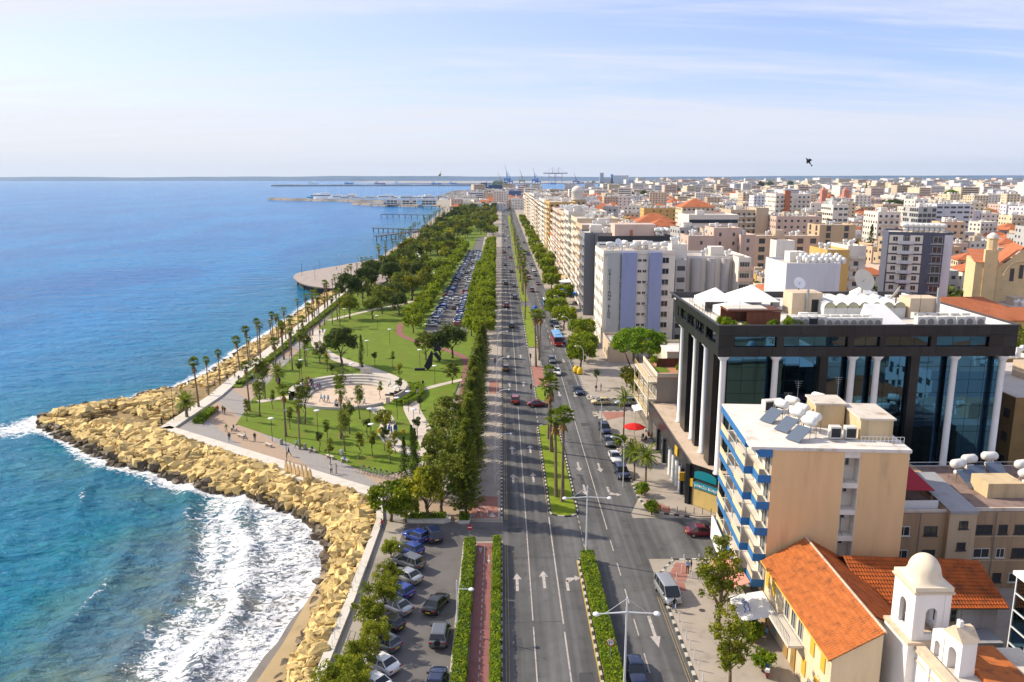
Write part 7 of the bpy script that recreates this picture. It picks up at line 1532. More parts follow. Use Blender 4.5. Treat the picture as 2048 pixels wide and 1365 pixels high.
# striped tower with its vertical name
def striped():
    x0, zt = AT(1207,508,222); x1, _ = AT(1351,508,222); W_ = x1-x0; s = W_/144; h = 26.0; mlav = mat('lavender_panel', (0.275,0.32,0.52), .75, var=.05, scale=.5, streak=1)
    o = put('apartment_tower', 'grey and lavender striped apartment tower with vertical lettering', x0, 222, W_, 20, h, 'white', 3, sides='l', ww=1.1)
    def X(px): return (px-1207)*s
    MB().box(X(1214),X(1240),-.7,-.0,0,h+.3).build('facade_panel', mat('grey_panel', (0.44,0.45,0.45), .85, var=.05, streak=1), o)
    for a, b in ((1243,1273),(1298,1323)): MB().box(X(a),X(b),-1.3,0,0,h+.5).build('facade_panel', mlav, o)
    for z in range(1, 9):
        for px in (1280,1290): win(o, (X(px),-.02,z*3.05-.6), 1.1, .8, 0, m_wfr, sill=False)
        win(o, (X(1332),-.02,z*3.05-1.0), 1.9, 1.6, 0, m_wfr)
    for z in (5,8,11,14,17): ac(o, (X(1295),-.45,z), 0, .8); ac(o, (X(1241.5),-.4,z+1.2), 0, .7)
    for i, ch in enumerate('CRISTIANA BLDG'):
        if ch == ' ': continue
        t = bpy.data.curves.new('letter', 'FONT'); t.body = ch; t.size = 1.15; t.extrude = .04; t.align_x = 'CENTER'; t.materials.append(m_trim)
        tm = bpy.data.objects.new('t', t); COL.objects.link(tm); dg = bpy.context.evaluated_depsgraph_get(); me = bpy.data.meshes.new_from_object(tm.evaluated_get(dg)); bpy.data.objects.remove(tm)
        link('letter', me, o, (X(1220),-.76,21.0-i*1.0), (math.pi/2,0,0))
    for i in range(10): heater(o, (2+i*1.7,2+(i*5)%9,h+.1), i*.7, False, 1.0+.3*(i%3 == 0))
    dish(o, (4.5,3,h+3), 1.0, .3, 1.1, m_shade); MB().box(0,W_,-.3,0,h,h+1.0).build('parapet', WM['white'], o)
striped()
spec('narrow pale grey stair tower beside the striped tower', 1344,1375,489,230,12,'white', 'stair_tower', sides='')
o = spec('grey stepped recess of flats right of the striped tower', 1352,1374,520,226,10,'grey', tanks=False, ww=2.2, pit=2.4)
# black, white-framed blue glass block
def framed():
    x0, zt = AT(1196,473,262); x1, _ = AT(1345,473,262); W_ = x1-x0; h = zt-.6
    o = put('office_building', 'white-framed blue glass office behind the striped tower', x0, 262, W_, 22, h, 'white', 5, sides='', wallm=mat('dark_band', (0.03,0.032,0.04), .6, var=.1), tanks=False); mg = mat('deep_blue_glass', (0.012,0.07,0.16), .08, var=0, spec=.8)
    n = 5
    for i in range(n): MB().box(W_*i/n+.5,W_*(i+1)/n-.5,-.12,0,.5,h-2).build('pane', mg, o)
    for i in range(n+1): MB().box(W_*i/n-.4,W_*i/n+.4,-.5,0,0,h-1.2).build('column', m_shade, o)
    MB().box(-.4,W_+.4,-.55,0,h-1.9,h-1.2).build('beam', m_shade, o); MB().box(6,W_*.8,4,14,h+.1,h+4.2).build('plant_room', WM['pink'], o); MB().box(W_*.45,W_*.45+1,3.9,4,h+.1,h+2.4).build('door', WM['terracotta'], o)
    for i in range(8): heater(o, (W_*.82+(i%3)*1.6,3+(i//3)*3,h), i, False, 1.3)
    x0, zt = AT(1169,466,272); x1, _ = AT(1198,466,272); put('apartment_block', 'tall plain grey end wall beside the framed glass office', x0, 272, x1-x0+9, 18, zt-.7, 'grey', 6, sides='l', bal='l', wallm=mat('slate_wall', (0.22,0.22,0.24), .85, var=.06, streak=1))
framed()
for i, (y0, y1, h, c, lab) in enumerate([(296,320,29,'peach','peach seafront apartment block with pale balconies behind the grey end wall'),(323,352,30,'cream','cream seafront apartment block with stacked balconies'),(355,380,31.5,'white','white seafront block with rounded balconies'),(383,420,30,'peach','peach seafront block in the middle of the row'),(424,468,29.5,'pink','pink-white seafront block with stacked balconies'),
    (472,498,13,'white','low white seafront house with red roof between the blocks'),(503,556,31,'ochre','seafront block with a tall orange-ochre end wall'),(562,640,30.5,'white','white seafront block beyond the ochre wall'),(652,750,27,'beige','beige seafront block far up the road'),(765,880,30,'white','white seafront block near the road end'),(900,1060,27,'cream','cream seafront block at the road end')]):
    put('apartment_block', lab, 29.3+rnd.uniform(0,1), y0, 17, y1-y0, h, c, 40+i, bal='lf', roof='hip' if h < 15 else 'flat', ww=1.6)
# landmark buildings of the town
spec('pale grey apartment block with rounded bays behind the black office', 1375,1497,513,232,18,'white', bal='', ww=1.3, pit=4.2)
for k, (a, b) in enumerate(((1383,1405),(1415,1433),(1444,1462))):
    x0, zt = AT(a,513,231); x1, _ = AT(b,513,231); o_ = thing('bay_tower', ['leftmost','middle','rightmost'][k]+' rounded grey bay of the pale apartment block', 'building', ((x0+x1)/2,231.5,0), 0, 'rounded bays'); MB().lathe([((x1-x0)/2,0),((x1-x0)/2,zt-.6),(.01,zt-.6)], 16).build('wall', mat('bay_grey', (0.44,0.42,0.42), .85, var=.05, streak=1), o_, False)
def bayflat():
    x0, zt = AT(1478,513,226); x1, _ = AT(1503,513,226); o = put('balcony_tower', 'glazed balcony tower at the corner of the pale apartment block', x0, 226, x1-x0, 6, zt-1, 'white', 8, tanks=False, sides=''); w = x1-x0
    for k in range(6): MB().box(-.3,w+.3,-1.6,0,zt-4-3.2*k,zt-3.7-3.2*k).box(-.3,w+.3,-1.65,-1.5,zt-3.7-3.2*k,zt-2.8-3.2*k).build('balcony', WM['pink'], o); win(o, (w/2,0,zt-3.6-3.2*k), w*.8, 2.0, 0, m_wfr, sill=False, mull=3)
bayflat()
spec('blank bluish-white block crowded with white tanks', 1574,1682,527,196,16,'bluewhite', sides='', name='plain_block')
x0, zt = AT(1574,492,205); x1, _ = AT(1612,492,205); put('stair_tower', 'white stair tower on the bluish-white block', x0, 213, (x1-x0), 5, zt, 'white', 9, sides='', tanks=False, occ=False)
x0, zt = AT(1610,525,200); o = thing('tank_cluster', 'crowd of round white water tanks on the bluish-white block', 'tanks', (x0,198,zt-.5))
for i in range(22): TKb = MB().lathe([(.05,-.9),(.55,-.7),(.62,0),(.55,.7),(.05,.9)], 8, axis='z').build('tank', m_tank, o, True); TKb.location = ((i%7)*1.55+rnd.uniform(-.2,.2), (i//7)*2.4+.5, 1.0+(i//7)*.35)
spec('pinkish block with few windows behind the pale apartments', 1377,1430,472,300,14,'pink', ww=.9, pit=5); spec('taller pinkish block among the white tanks', 1428,1482,456,306,14,'pink', ww=.9, pit=5); spec('pinkish side block at the right of the taller one', 1482,1512,470,302,12,'pink', ww=1, pit=5)
spec('ochre blank wall building behind the bluish-white block', 1655,1700,500,238,14,'ochre', sides='', name='plain_block'); spec('white and cream flats beside the ochre wall', 1697,1733,492,246,14,'white', bal='f')
def darktower():
    Y = 255; x0, zt = AT(1778,462,Y); x1, _ = AT(1842,462,Y); x2, _ = AT(1893,462,Y); h = zt-1; dk = mat('tower_dark', (0.09,0.10,0.14), .6, var=.1)
    o = put('apartment_tower', 'dark blue and white balcony tower right of the centre', x0, Y, x2-x0, 18, h, 'white', 12, sides='', wallm=dk, tanks=False, rot=R(-20)); w1 = x1-x0; W_ = x2-x0
    for k in range(9):
        z = h-3.1*(k+1)
        MB().box(.4,w1*.42,-.25,0,z+.2,z+2.8).build('facade_panel', WM['white'], o); MB().box(w1*.62,w1-.3,-.25,0,z+.2,z+2.8).build('facade_panel', WM['white'], o); MB().box(w1*.30,w1*.72,-1.5,0,z,z+.2).box(w1*.30,w1*.72,-1.55,-1.45,z+.2,z+1.1).build('balcony', WM['bluewhite'], o)
        for fx in (.2,.52,.82): win(o, (w1*fx,-.26,z+.9), 1.5, 1.5, 0, m_wfr, sill=False)
        MB().box(w1+2.0,W_*.86,-.6,0,z+.1,z+.3).build('balcony', WM['grey'], o); win(o, (w1+4.0,-.03,z+.5), 2.6, 2.0, 0, m_wfr, sill=False)
    MB().box(W_*.87,W_,-.1,0,0,h).build('facade_panel', WM['bluewhite'], o)
    for i in range(16): heater(o, (w1*.5+(i%8)*1.5,3+(i//8)*3,h), 0, False, 1.4)
darktower()
put('school', 'long yellow school building with an orange tiled roof', 118, 215, 34, 11, 8.2, 'ochre', 13, roof='hip', ww=2.2, wh=1.7, pit=3.6); put('school_wing', 'nearer orange-roofed wing of the yellow school', 99, 198, 18, 12, 8.0, 'cream', 14, roof='hip', ww=2.0, pit=3.4); put('school_wing', 'orange-roofed range behind the yellow school', 120, 240, 36, 11, 7.4, 'ochre', 15, roof='hip', ww=1.4)
put('tiled_house', 'small house with a bright orange hipped roof behind the vaulted roof', 75, 178, 15, 11, 6.5, 'cream', 16, roof='hip'); put('shed', 'white box-like shed by the school', 112, 190, 8, 6, 8.5, 'white', 17, sides='', tanks=False)
def bigchurch():
    Y = 268; x0, zt = AT(1952,520,Y); o = thing('church', 'sandstone church with round-arched gable and orange roof at the right edge', 'church', (x0,Y,0), R(-24)); ms = mat('church_sand', (0.70,0.53,0.30), .9, var=.08, scale=.4); W_ = 30; h = AT(1960,505,Y)[1]
    OCC.append((x0-2,x0+40,Y-2,Y+40)); o.scale = (.85,.85,.85)
    MB().box(0,W_,0,30,0,h).add([(8,-.1,h-2),(24,-.1,h-2),(16,-.1,h+6)], [(0,1,2)]).add([(8,-.1,h-2),(24,-.1,h-2),(24,-.1,0),(8,-.1,0)], [(0,3,2,1)]).build('wall', ms, o)
    MB().add([(7,-.6,h-2),(16,-.6,h+6.6),(16,26,h+6.6),(7,26,h-2),(25,-.6,h-2),(25,26,h-2)], [(0,1,2,3),(1,4,5,2)]).build('roof', m_rooft, o); MB().add([(-.5,-.4,h),(8,-.4,h),(8,30,h+3),(-.5,30,h+3)], [(0,1,2,3)]).build('aisle_roof', m_rooft, o)
    MB().box(3,7.5,-.4,4,0,h+5).build('bell_tower', ms, o); MB().lathe([(1.9,0),(1.9,4.2),(2.2,4.4),(2.0,4.6)], 8, (5.2,1.8,h+5)).build('belfry', ms, o); MB().lathe([(2.0,0),(1.8,1.1),(1.0,1.9),(.05,2.2)], 14, (5.2,1.8,h+9.6)).build('cupola', WM['white'], o, True)
    MB().lathe([(6,0),(6,5),(6.3,5.2)], 20, (25,14,h+3)).build('drum', WM['white'], o); MB().lathe([(6.1,0),(5.6,2.4),(3.6,4.6),(.05,5.8)], 20, (25,14,h+8.2)).build('dome', WM['bluewhite'], o, True)
    for k in range(3): MB().box(12.2+k*3.0,13.6+k*3.0,-.25,-.1,h-6+(1.2 if k == 1 else 0)-1,h-2+(1.5 if k == 1 else 0)).build('window', m_wwin, o)
    a = MB()
    for k in range(12): t0, t1 = math.pi*k/12, math.pi*(k+1)/12; a.tube((16+6*math.cos(t0),-.2,h-5+6*math.sin(t0)),(16+6*math.cos(t1),-.2,h-5+6*math.sin(t1)),.4,.4,5)
    a.build('arch_moulding', mat('church_pale', (0.66,0.53,0.33), .9, var=.05), o)
bigchurch()
def banded():
    o = spec('dark-banded office with teal glass below white bands', 1378,1478,430,420,26,'white', 'office_building', sides='', tanks=False); w = AT(1478,430,420)[0]-AT(1378,430,420)[0]; h = AT(1378,430,420)[1]-.7
    for k in range(3): MB().box(.5,w-.5,-.3,0,h-3.6-4.2*k,h-1.8-4.2*k).build('window_band', mat('band_glass', (0.02,0.035,0.06), .15, var=0) if k < 2 else mat('teal_band', (0.02,0.16,0.19), .15, var=0), o)
banded()
spec('beige block with a blank right wall behind the banded office', 1462,1515,420,470,22,'beige', bal='f'); spec('plain beige tower end right of the beige block', 1513,1538,416,468,22,'beige', sides='')
o = spec('white block with a maroon vertical stripe', 1552,1622,388,600,24,'white', bal='f'); x0 = AT(1552,388,600)[0]; MB().box(AT(1569,388,600)[0]-x0,AT(1580,388,600)[0]-x0,-1.6,0,0,AT(1569,381,600)[1]).build('stripe', WM['terracotta'], o)
spec('pinkish long block with rows of small windows', 1553,1642,433,455,20,'pink', ww=1.3, pit=3.2); spec('slim white and glass tower in mid town', 1667,1698,410,480,18,'white', ww=2.2, pit=3); spec('tan modern block with tall dark windows', 1640,1712,450,390,16,'sand', ww=2.2, wh=2.6, pit=7)
spec('grey glass office in mid town', 1838,1874,414,520,20,'grey', ww=2.4, wh=2.2, pit=2.6); spec('bluish-white office with dark bands beside the grey glass one', 1874,1942,408,530,24,'bluewhite', ww=3.4, pit=4.5); spec('white rounded flats in mid town', 1757,1802,424,450,18,'white', bal='f')
spec('long yellow building in the old town', 1288,1368,417,640,18,'ochre', 'yellow_building', ww=1, pit=5); spec('market hall with a long orange roof', 1275,1352,440,500,20,'terracotta', 'market_hall', roof='hip', sides=''); spec('second orange market roof in front of the hall', 1300,1355,448,470,16,'cream', 'market_hall', roof='hip', sides='')
spec('cream block with an orange hipped roof in old town', 1365,1430,410,560,22,'cream', 'tiled_house', roof='hip', bal='f'); spec('white low block left of the old town', 1222,1290,452,380,24,'beige', ww=1.2, pit=6); spec('cream roof-terraced block behind the framed office', 1165,1240,440,345,18,'sand', ww=1.3, pit=6)
spec('terrace of terracotta and white row houses', 1512,1640,472,345,14,'peach', 'row_houses', ww=2.6, wh=2.2, pit=5.0)
def twin():
    Y = 900; x0, zt = AT(1645,376,Y); x1, _ = AT(1700,376,Y); o = thing('twin_tower_church', 'pink church with two bell towers and orange dome in the distance', 'church', (x0,Y,0)); mp = mat('church_pink', (0.55,0.24,0.17), .9, var=.06); w = x1-x0; OCC.append((x0,x1,Y,Y+30))
    for x in (0, w-6): MB().box(x,x+6,0,6,0,zt-3).add([(x-.3,-.3,zt-3),(x+6.3,-.3,zt-3),(x+6.3,6.3,zt-3),(x-.3,6.3,zt-3),(x+3,3,zt+1)], [(0,1,4),(1,2,4),(2,3,4),(3,0,4)]).build('bell_tower', mp, o)
    MB().box(4,w-4,3,28,0,zt*.55).build('nave', mp, o); MB().lathe([(5.5,0),(5.5,5),(5.6,5.2),(4,8),(.05,9)], 14, (w/2,15,zt*.55)).build('dome', m_rooft, o, True)
twin()
o = spec('yellowish drum church with a white dome beyond the seafront blocks', 1143,1172,400,600,16,'sand', 'domed_church', tanks=False); MB().lathe([(4.6,0),(4.6,6.5),(4.8,6.7),(4.0,9),(2,10.6),(.05,11)], 16, (5,6,AT(1143,402,600)[1])).build('dome', WM['white'], o, True)
put('brown_block', 'brown block beside the right end of the black office', 75.5, 112, 20, 26, 14.5, 'sand', 18, sides='l', tanks=False, wallm=mat('brown_wall', (0.26,0.17,0.07), .9, var=.1)); put('annex', 'white annexe with ventilators behind the black office', 76, 142, 26, 18, 12.5, 'white', 19, ww=1); put('annex', 'low white building with yellow parasols on its terrace', 62, 160, 26, 12, 13, 'white', 20); put('tiled_house', 'orange-roofed house at the right edge beyond the brown block', 98, 120, 22, 16, 10, 'cream', 21, roof='hip')
put('old_shop', 'low shed roof building beside the umbrella pine', 27.6, 200, 6, 14, 4.5, 'beige', 22, tanks=False, sides='l'); put('annex', 'cream low block right of the umbrella pine', 37, 168, 24, 14, 9, 'cream', 23); put('annex', 'flat-roofed cream block behind the terrace building', 64, 178, 9, 12, 9, 'beige', 24)
# quarter in front of the office, seen in its mirror glass
for i, (x, y, w, d, h, c, t) in enumerate([(64,40,14,14,9,'white',0),(62,60,15,12,6.5,'cream',1),(72,76,18,16,7,'white',0),(82,50,16,18,10,'bluewhite',0),(80,24,20,18,8,'cream',1),(60,18,14,14,7,'white',0),(96,84,16,14,9,'beige',1),(104,60,18,18,11,'white',0),(100,34,18,16,8,'pink',1),(66,0,16,14,9,'cream',0),(86,0,18,18,7,'white',1)]):
    put('back_street_house', f'{["white","cream","pale"][i%3]} {"tiled" if t else "flat-roofed"} back street house mirrored in the black office', x, y, w, d, h, c, 700+i, 'back street houses', 0, roof='hip' if t else 'flat')
# shop awnings on the seafront pavement
for i, (x, y, c) in enumerate([(25.6,318,(0.02,0.18,0.55)),(26,336,(0.75,0.74,0.72)),(26,300,(0.02,0.2,0.55)),(25.5,352,(0.62,0.40,0.2))]): awning('shop_awning', ['blue shop awning on the seafront pavement, nearer one','white shop awning on the seafront pavement','blue shop awning beside the grey end wall','tan shop awning farther up the seafront pavement'][i], x-2.5,x+3,y-5,y+5,3,3.8,mat(f'awn{i}', c, .8, var=.05))
# the rest of the town: nearest three hundred as things, the rest one mass
def town():
    cand = []
    def fill(y0, y1, cell, hm, pr):
        y = y0
        while y < y1:
            x = 52 if y < 1100 else (-70+rnd.uniform(-5,5) if y < 2300 else 200)
            if y > 2550: x = 480
            if y > 3600: x = 750+(y-3600)*.12
            xm = .70*y+40
            while x < xm:
                w = cell*rnd.uniform(.5,.86); d = cell*rnd.uniform(.5,.86)
                if rnd.random() < pr: cand.append((x+rnd.uniform(0,cell*.12), y+rnd.uniform(0,cell*.12), w, d, hm(x, y)))
                x += cell*rnd.uniform(.88,1.12)
            y += cell*rnd.uniform(.92,1.08)
    def hm(x, y):
        r = rnd.random(); h = rnd.choice([4.5,6.5,7,9,9.5,10]) if r < .62 else rnd.uniform(9,16) if r < .92 else rnd.uniform(17,27)
        return min(h, 8.5 if y < 260 else 10.5 if y < 340 else 40)*(1.15 if y > 1200 else 1)
    fill(172, 420, 17, hm, .92); fill(420, 760, 20, hm, .92); fill(760, 1250, 28, hm, .88); fill(1250, 2300, 38, hm, .84); fill(2300, 4200, 56, lambda x, y: hm(x, y)*1.15, .78); fill(4200, 7500, 95, lambda x, y: hm(x, y)*1.4, .7)
    cand2 = [c for c in cand if free(c[0],c[0]+c[2],c[1],c[1]+c[3],.5) and not (1000 > c[1] > 0 and c[0] < 48)]
    cand2.sort(key=lambda c: c[1]); mass = {}
    names = {'white':'white','cream':'cream','beige':'beige','pink':'pinkish','grey':'grey','peach':'peach','ochre':'ochre','bluewhite':'bluish-white','sand':'sandy'}
    for i, (x, y, w, d, h) in enumerate(cand2):
        col = rnd.choice(['white','white','white','cream','cream','beige','pink','grey','peach','bluewhite','sand','ochre'] if y < 900 else ['white','white','white','white','cream','cream','pink','bluewhite','bluewhite','beige']); tile = h < 10.5 and rnd.random() < (.5 if y < 1500 else .22); rt = R(rnd.choice([0,0,8,-8,14,-12])); lod = 1 if y < 1300 else 0
        if i < 240:
            st = max(1, round(h/3.1)); zone = 'close behind the black office' if y < 330 else 'in the middle of the town' if y < 520 else 'in the farther town'
            put('tiled_house' if tile else 'flat_roofed_building', f'{names[col]} {["one","two","three","four","five","six","seven","eight","nine"][min(8,st-1)]}-storey building with {"orange tiled roof" if tile else "flat roof"} {zone}', x, y, w, d, h, col, 1000+i, f'{names[col]} town buildings {zone}', rt, False, roof='hip' if tile else 'flat', bal='f' if not tile and h > 9 and rnd.random() < .5 else '', tanks=True)
        else:
            q = random.Random(i); P = geo(w, d, h, q, '', 'hip' if tile else 'flat', lod, True, pit=3.6, sides='fl'); ca, sa = math.cos(rt), math.sin(rt)
            if not lod:
                nz = int(h/3.2)
                for j in range(nz): P['windows'].box(w*.08,w*.92,-.06,.0,h*(j+.35)/nz,h*(j+.75)/nz)
            for k, mb in P.items():
                if not mb.v: continue
                key = {'wall':'wall_'+col,'roof':'town_tile' if tile else 'flat_roof','windows':'far_window','balconies':'balcony_pale','water_tanks':'white_tank','stair_house':'wall_white'}[k]
                T = mass.setdefault(key, MB()); T.add([(x+a*ca-b*sa, y+a*sa+b*ca, c) for a, b, c in mb.v], mb.f)
    root = thing('distant_town', 'mass of small pale buildings filling the distant town', 'town', (0,0,0)); root['kind'] = 'stuff'
    part = {'town_tile':'tiled_roofs','flat_roof':'flat_roofs','far_window':'windows','balcony_pale':'balconies','white_tank':'water_tanks'}
    for k, mb in mass.items(): mb.build(part.get(k, 'walls'), MATS[k], root)
    return cand2
TOWN = town()
# trees of the town
k = 0
TT = [(1737,528,'cypress0',2.4),(1735,540,'dark0',1.7),(1260,395,'dark1',2.6),(1288,392,'dark2',2.4),(1900,405,'stonepine',1.9),(1790,425,'dark0',2.6),(1770,428,'dark1',2.6),(1810,425,'dark2',2.4),(1830,422,'dark1',2.2),(1745,440,'dark0',1.6),(1285,435,'dark0',1.9),(1270,432,'dark1',1.7),(1470,492,'round0',1.2),(1560,500,'round1',1.1),(1545,505,'round2',1.1),(1320,442,'dark2',1.3),(1950,405,'dark0',2.4),(1970,400,'dark1',2.4),(2010,400,'dark2',2.2),(1580,370,'dark0',4),(1540,372,'dark1',4),(1520,375,'dark2',4),(1730,395,'cypress1',4),(1350,385,'dark0',3.4),(1380,382,'dark1',3.2),(2030,730,'olive1',1.5),(2040,745,'olive2',1.4),(1960,545,'round2',1.4),(1910,530,'round1',1.3),(1880,545,'round0',1.2)]
for i, (px, py, kk, s) in enumerate(TT):
    x, y = G(px, py+8); plant(kk, x, y, f'{["dark","green","tall"][0 if "dark" in kk else 2 if "cyp" in kk else 1]} tree among the town buildings, {nth(i)} of the larger ones', 'tree', 'larger trees among the town buildings', s)
V = []
for i in range(1500):
    y = rnd.uniform(230, 1)*0+math.exp(rnd.uniform(math.log(260), math.log(6500))); x = rnd.uniform(52, .68*y+30)
    if y > 2500 and x < 500: continue
    if y > 1200 and rnd.random() < .12: x = rnd.uniform(-60, 40)
    s = rnd.uniform(2.0,4.2)*(1+y/2200); n = 34; d = rs.normal(0,1,(n,3)); d /= np.linalg.norm(d,axis=1,keepdims=True); d[:,2] = np.abs(d[:,2])*1.25
    V.append(leaf_arrays(np.array([x,y,1.5])+d*s*rs.uniform(.6,1.05,(n,1)), d, s*.34, .8, .5))
o = link('distant_trees', leafmesh('distant_trees', np.concatenate(V), L_dark)); tag(o, 'dark scattered trees between the distant town buildings', 'trees', None, 'stuff')
# ---------------------------------------------------------------- marina, port, far shore, birds
m_bk = mat('breakwater', (0.24,0.215,0.19), .95, var=.3, scale=.08, bump=1, bscale=.3)
def ridge(name, pts, w, h, m, rough=0.0, seed=1, kind='structure'):
    q = random.Random(seed); mb = MB(); S = []
    for i, p in enumerate(pts):
        a = Vector(pts[max(0,i-1)]); b = Vector(pts[min(len(pts)-1,i+1)]); d = (b-a).normalized(); n = Vector((-d.y,d.x)); hh = h if not isinstance(h, list) else h[i]; hh *= 1+q.uniform(-rough,rough)
        S.append([(p[0]+n.x*w,p[1]+n.y*w,-4),(p[0]+n.x*w*.4,p[1]+n.y*w*.4,hh),(p[0]-n.x*w*.4,p[1]-n.y*w*.4,hh),(p[0]-n.x*w,p[1]-n.y*w,-4)])
    for A, B in zip(S[:-1], S[1:]):
        for k in range(3): mb.add([A[k],B[k],B[k+1],A[k+1]], [(0,1,2,3)])
    for A in (S[0], S[-1]): mb.add(A, [(0,1,2,3)])
    o = mb.build(name, m); o['kind'] = kind; return o
q = random.Random(5)
ridge('breakwater', [(-515+i*13,1800-i*8.8+6*math.sin(i)) for i in range(26)], 10, 2.2, m_bk, .3); ridge('breakwater', [(-330+i*20,1960-i*3) for i in range(16)], 8, 1.5, m_bk, .3); ridge('breakwater', [(-270+i*12,1480-i*10) for i in range(12)], 9, 1.5, m_bk, .3)
ridge('breakwater', [(-1260+i*60,4450+i*14) for i in range(22)], 12, 5, m_bk, .2)
struct('port_quay', MB().prism([(-750,6300),(-200,6000),(1500,6200),(2600,7000),(2600,9000),(-1500,9500),(-1400,7600)], -4, 2.5), mat('quay', (0.36,0.33,0.31), .9, var=.15, scale=.01))
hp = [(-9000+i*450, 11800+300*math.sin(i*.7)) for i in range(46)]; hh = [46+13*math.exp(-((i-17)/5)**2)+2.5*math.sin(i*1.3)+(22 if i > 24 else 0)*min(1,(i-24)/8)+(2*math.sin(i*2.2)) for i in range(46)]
ridge('hills', hp, 900, [max(30,v) for v in hh], mat('hill', (0.075,0.125,0.20), .95, var=.2, scale=.002), .05)  # blue of the distance haze is painted into the hill colour
# marina villas and restaurants
for i in range(44):
    y = rnd.uniform(1650,2350); x = rnd.uniform(-150,10)-(y-1650)*.02; w, d, h = rnd.uniform(12,22), rnd.uniform(12,18), rnd.uniform(6,11)
    put('marina_villa', 'pale flat-roofed villa beside the marina', x, y, w, d, h, rnd.choice(['white','cream','white']), 3000+i, 'villas beside the marina', 0, False, tanks=False, ww=2.4, pit=4.5, sides='f')
for i in range(3): put('marina_restaurant', ['left','middle','right'][i]+' glass-fronted restaurant pavilion on the marina point', -205+i*34, 1400+i*-8, 24, 14, 8, 'white', 3100+i, 'restaurants on the marina point', 0, False, tanks=False, ww=5, wh=2.4, pit=6, sides='f')
put('blue_office', 'blue glass office at the far end of the road', 2, 1500, 34, 20, 21, 'bluewhite', 3200, tanks=False, sides='f', ww=3, pit=4, wallm=mat('far_blue', (0.05,0.12,0.28), .4, var=.1), occ=False)
YH = {}
def yacht(x, y, L_, label, group, sail=False, col=None):
    o = thing('sailing_yacht' if sail else 'motor_yacht', label, 'boat', (x,y,-3), rnd.uniform(-.4,.4)+math.pi, group); h = L_*.09; n = 8; P = []
    for k in range(n+1): t = k/n; P.append((-L_/2+L_*t, L_*.13*(1-t**3)**.6 if t < 1 else .02))
    hull = [(a,b) for a,b in P]+[(a,-b) for a,b in P[::-1]]; MB().prism(hull, .0, h*1.3).build('hull', col or m_shade, o)
    if sail: MB().tube((0,0,h),(0,0,L_*1.45),.25,.15,5).build('mast', m_post, o); MB().box(-L_*.2,L_*.12,-.8,.8,h*1.3,h*2).build('cabin', m_shade, o)
    else:
        MB().box(-L_*.38,L_*.2,-L_*.09,L_*.09,h*1.3,h*2.3).build('cabin', m_shade, o); MB().box(-L_*.36,L_*.205,-L_*.092,L_*.092,h*1.6,h*2.0).build('windows', m_win, o); MB().box(-L_*.28,L_*.08,-L_*.07,L_*.07,h*2.3,h*3.1).build('flybridge', m_shade, o); MB().tube((-L_*.1,0,h*3),(-L_*.16,0,h*4.2),.3,.15,5).build('radar_mast', m_post, o)
for i in range(22): yacht(-430+i*15+q.uniform(-5,5), 1850-i*7+q.uniform(-5,25), q.uniform(26,56), f'{nth(i) if i else "leftmost"} from the left motor yacht moored in the marina', 'motor yachts in the marina', False, mat('hull_blue', (0.05,0.25,0.45), .3, var=0) if i in (0,1) else None)
for i in range(9): yacht(-440+i*42+q.uniform(-8,8), 1880-i*14, q.uniform(18,30), f'{["leftmost","second","third","fourth","fifth","sixth","seventh","eighth","rightmost"][i]} sailing yacht mast rising in the marina', 'sailing yachts in the marina', True)
# port cranes
m_cb = mat('crane_blue', (0.08,0.22,0.50), .6, var=0); m_cr = mat('crane_violet', (0.25,0.16,0.32), .6, var=0); m_co = mat('crane_orange', (0.50,0.33,0.14), .6, var=0)
def gantry(px, Y, top, m, label, k=1.0):
    x, zt = AT(px, top, Y); o = thing('gantry_crane', label, 'crane', (x,Y,2), 0); s = Y/1593
    for dx in (-7,7):
        MB().box(dx*s-1.2*s/4,dx*s+1.2*s/4,-8,-4,0,zt*.62).build('leg', m, o); MB().box(dx*s-1.2*s/4,dx*s+1.2*s/4,4,8,0,zt*.62).build('leg', m, o)
    MB().box(-20*s*k,20*s*k,-5,5,zt*.60,zt*.66).build('boom', m, o); MB().box(-8*s,8*s,-5,5,zt*.36,zt*.40).build('portal_beam', m, o); MB().tube((0,0,zt*.62),(0,0,zt),1.4*s/3,.6*s/3,5).build('mast', m, o)
    for sgn in (-1,1): MB().tube((0,0,zt*.98),(sgn*17*s*k,0,zt*.66),.5*s/3,.5*s/3,4).build('tie', m, o)
for i, (px, t) in enumerate([(1105,336),(1117,336)]): gantry(px, 6200, t, m_cr, ['left','right'][i]+' violet container gantry crane in the port', .9)
def jib(px, Y, top, m, label, lean=.25):
    x, zt = AT(px, top, Y); o = thing('harbour_crane', label, 'crane', (x,Y,2)); s = Y/1593
    MB().box(-5*s,5*s,-6,6,zt*.18,zt*.30).build('machine_house', m, o)
    for dx in (-5,5): MB().box(dx*s-.8*s,dx*s+.8*s,-6,6,0,zt*.3).build('leg', m, o)
    MB().tube((0,0,zt*.25),(-1*s,0,zt*.65),2.2*s/2,1.2*s/2,5).build('tower', m, o); MB().tube((2*s,0,zt*.35),(-lean*18*s,0,zt),1.2*s/2,.5*s/2,5).build('jib', m, o); MB().tube((-1*s,0,zt*.65),(-lean*16*s,0,zt*.95),.4*s/2,.3*s/2,4).build('stay', m, o)
for px, t, m, lab in ((1014,330,m_cb,'leftmost blue harbour crane'),(1020,345,m_cb,'second blue harbour crane beside the leftmost'),(1070,336,m_cb,'blue harbour crane beside the gantries'),(1076,348,m_cb,'short blue harbour crane at the gantries'),(1044,340,m_co,'orange lattice crane between the blue ones'),(1000,345,m_co,'pale orange tower crane left of the blue cranes'),(1152,346,m_cr,'small crane right of the gantries')): jib(px, 5200, t, m, lab)
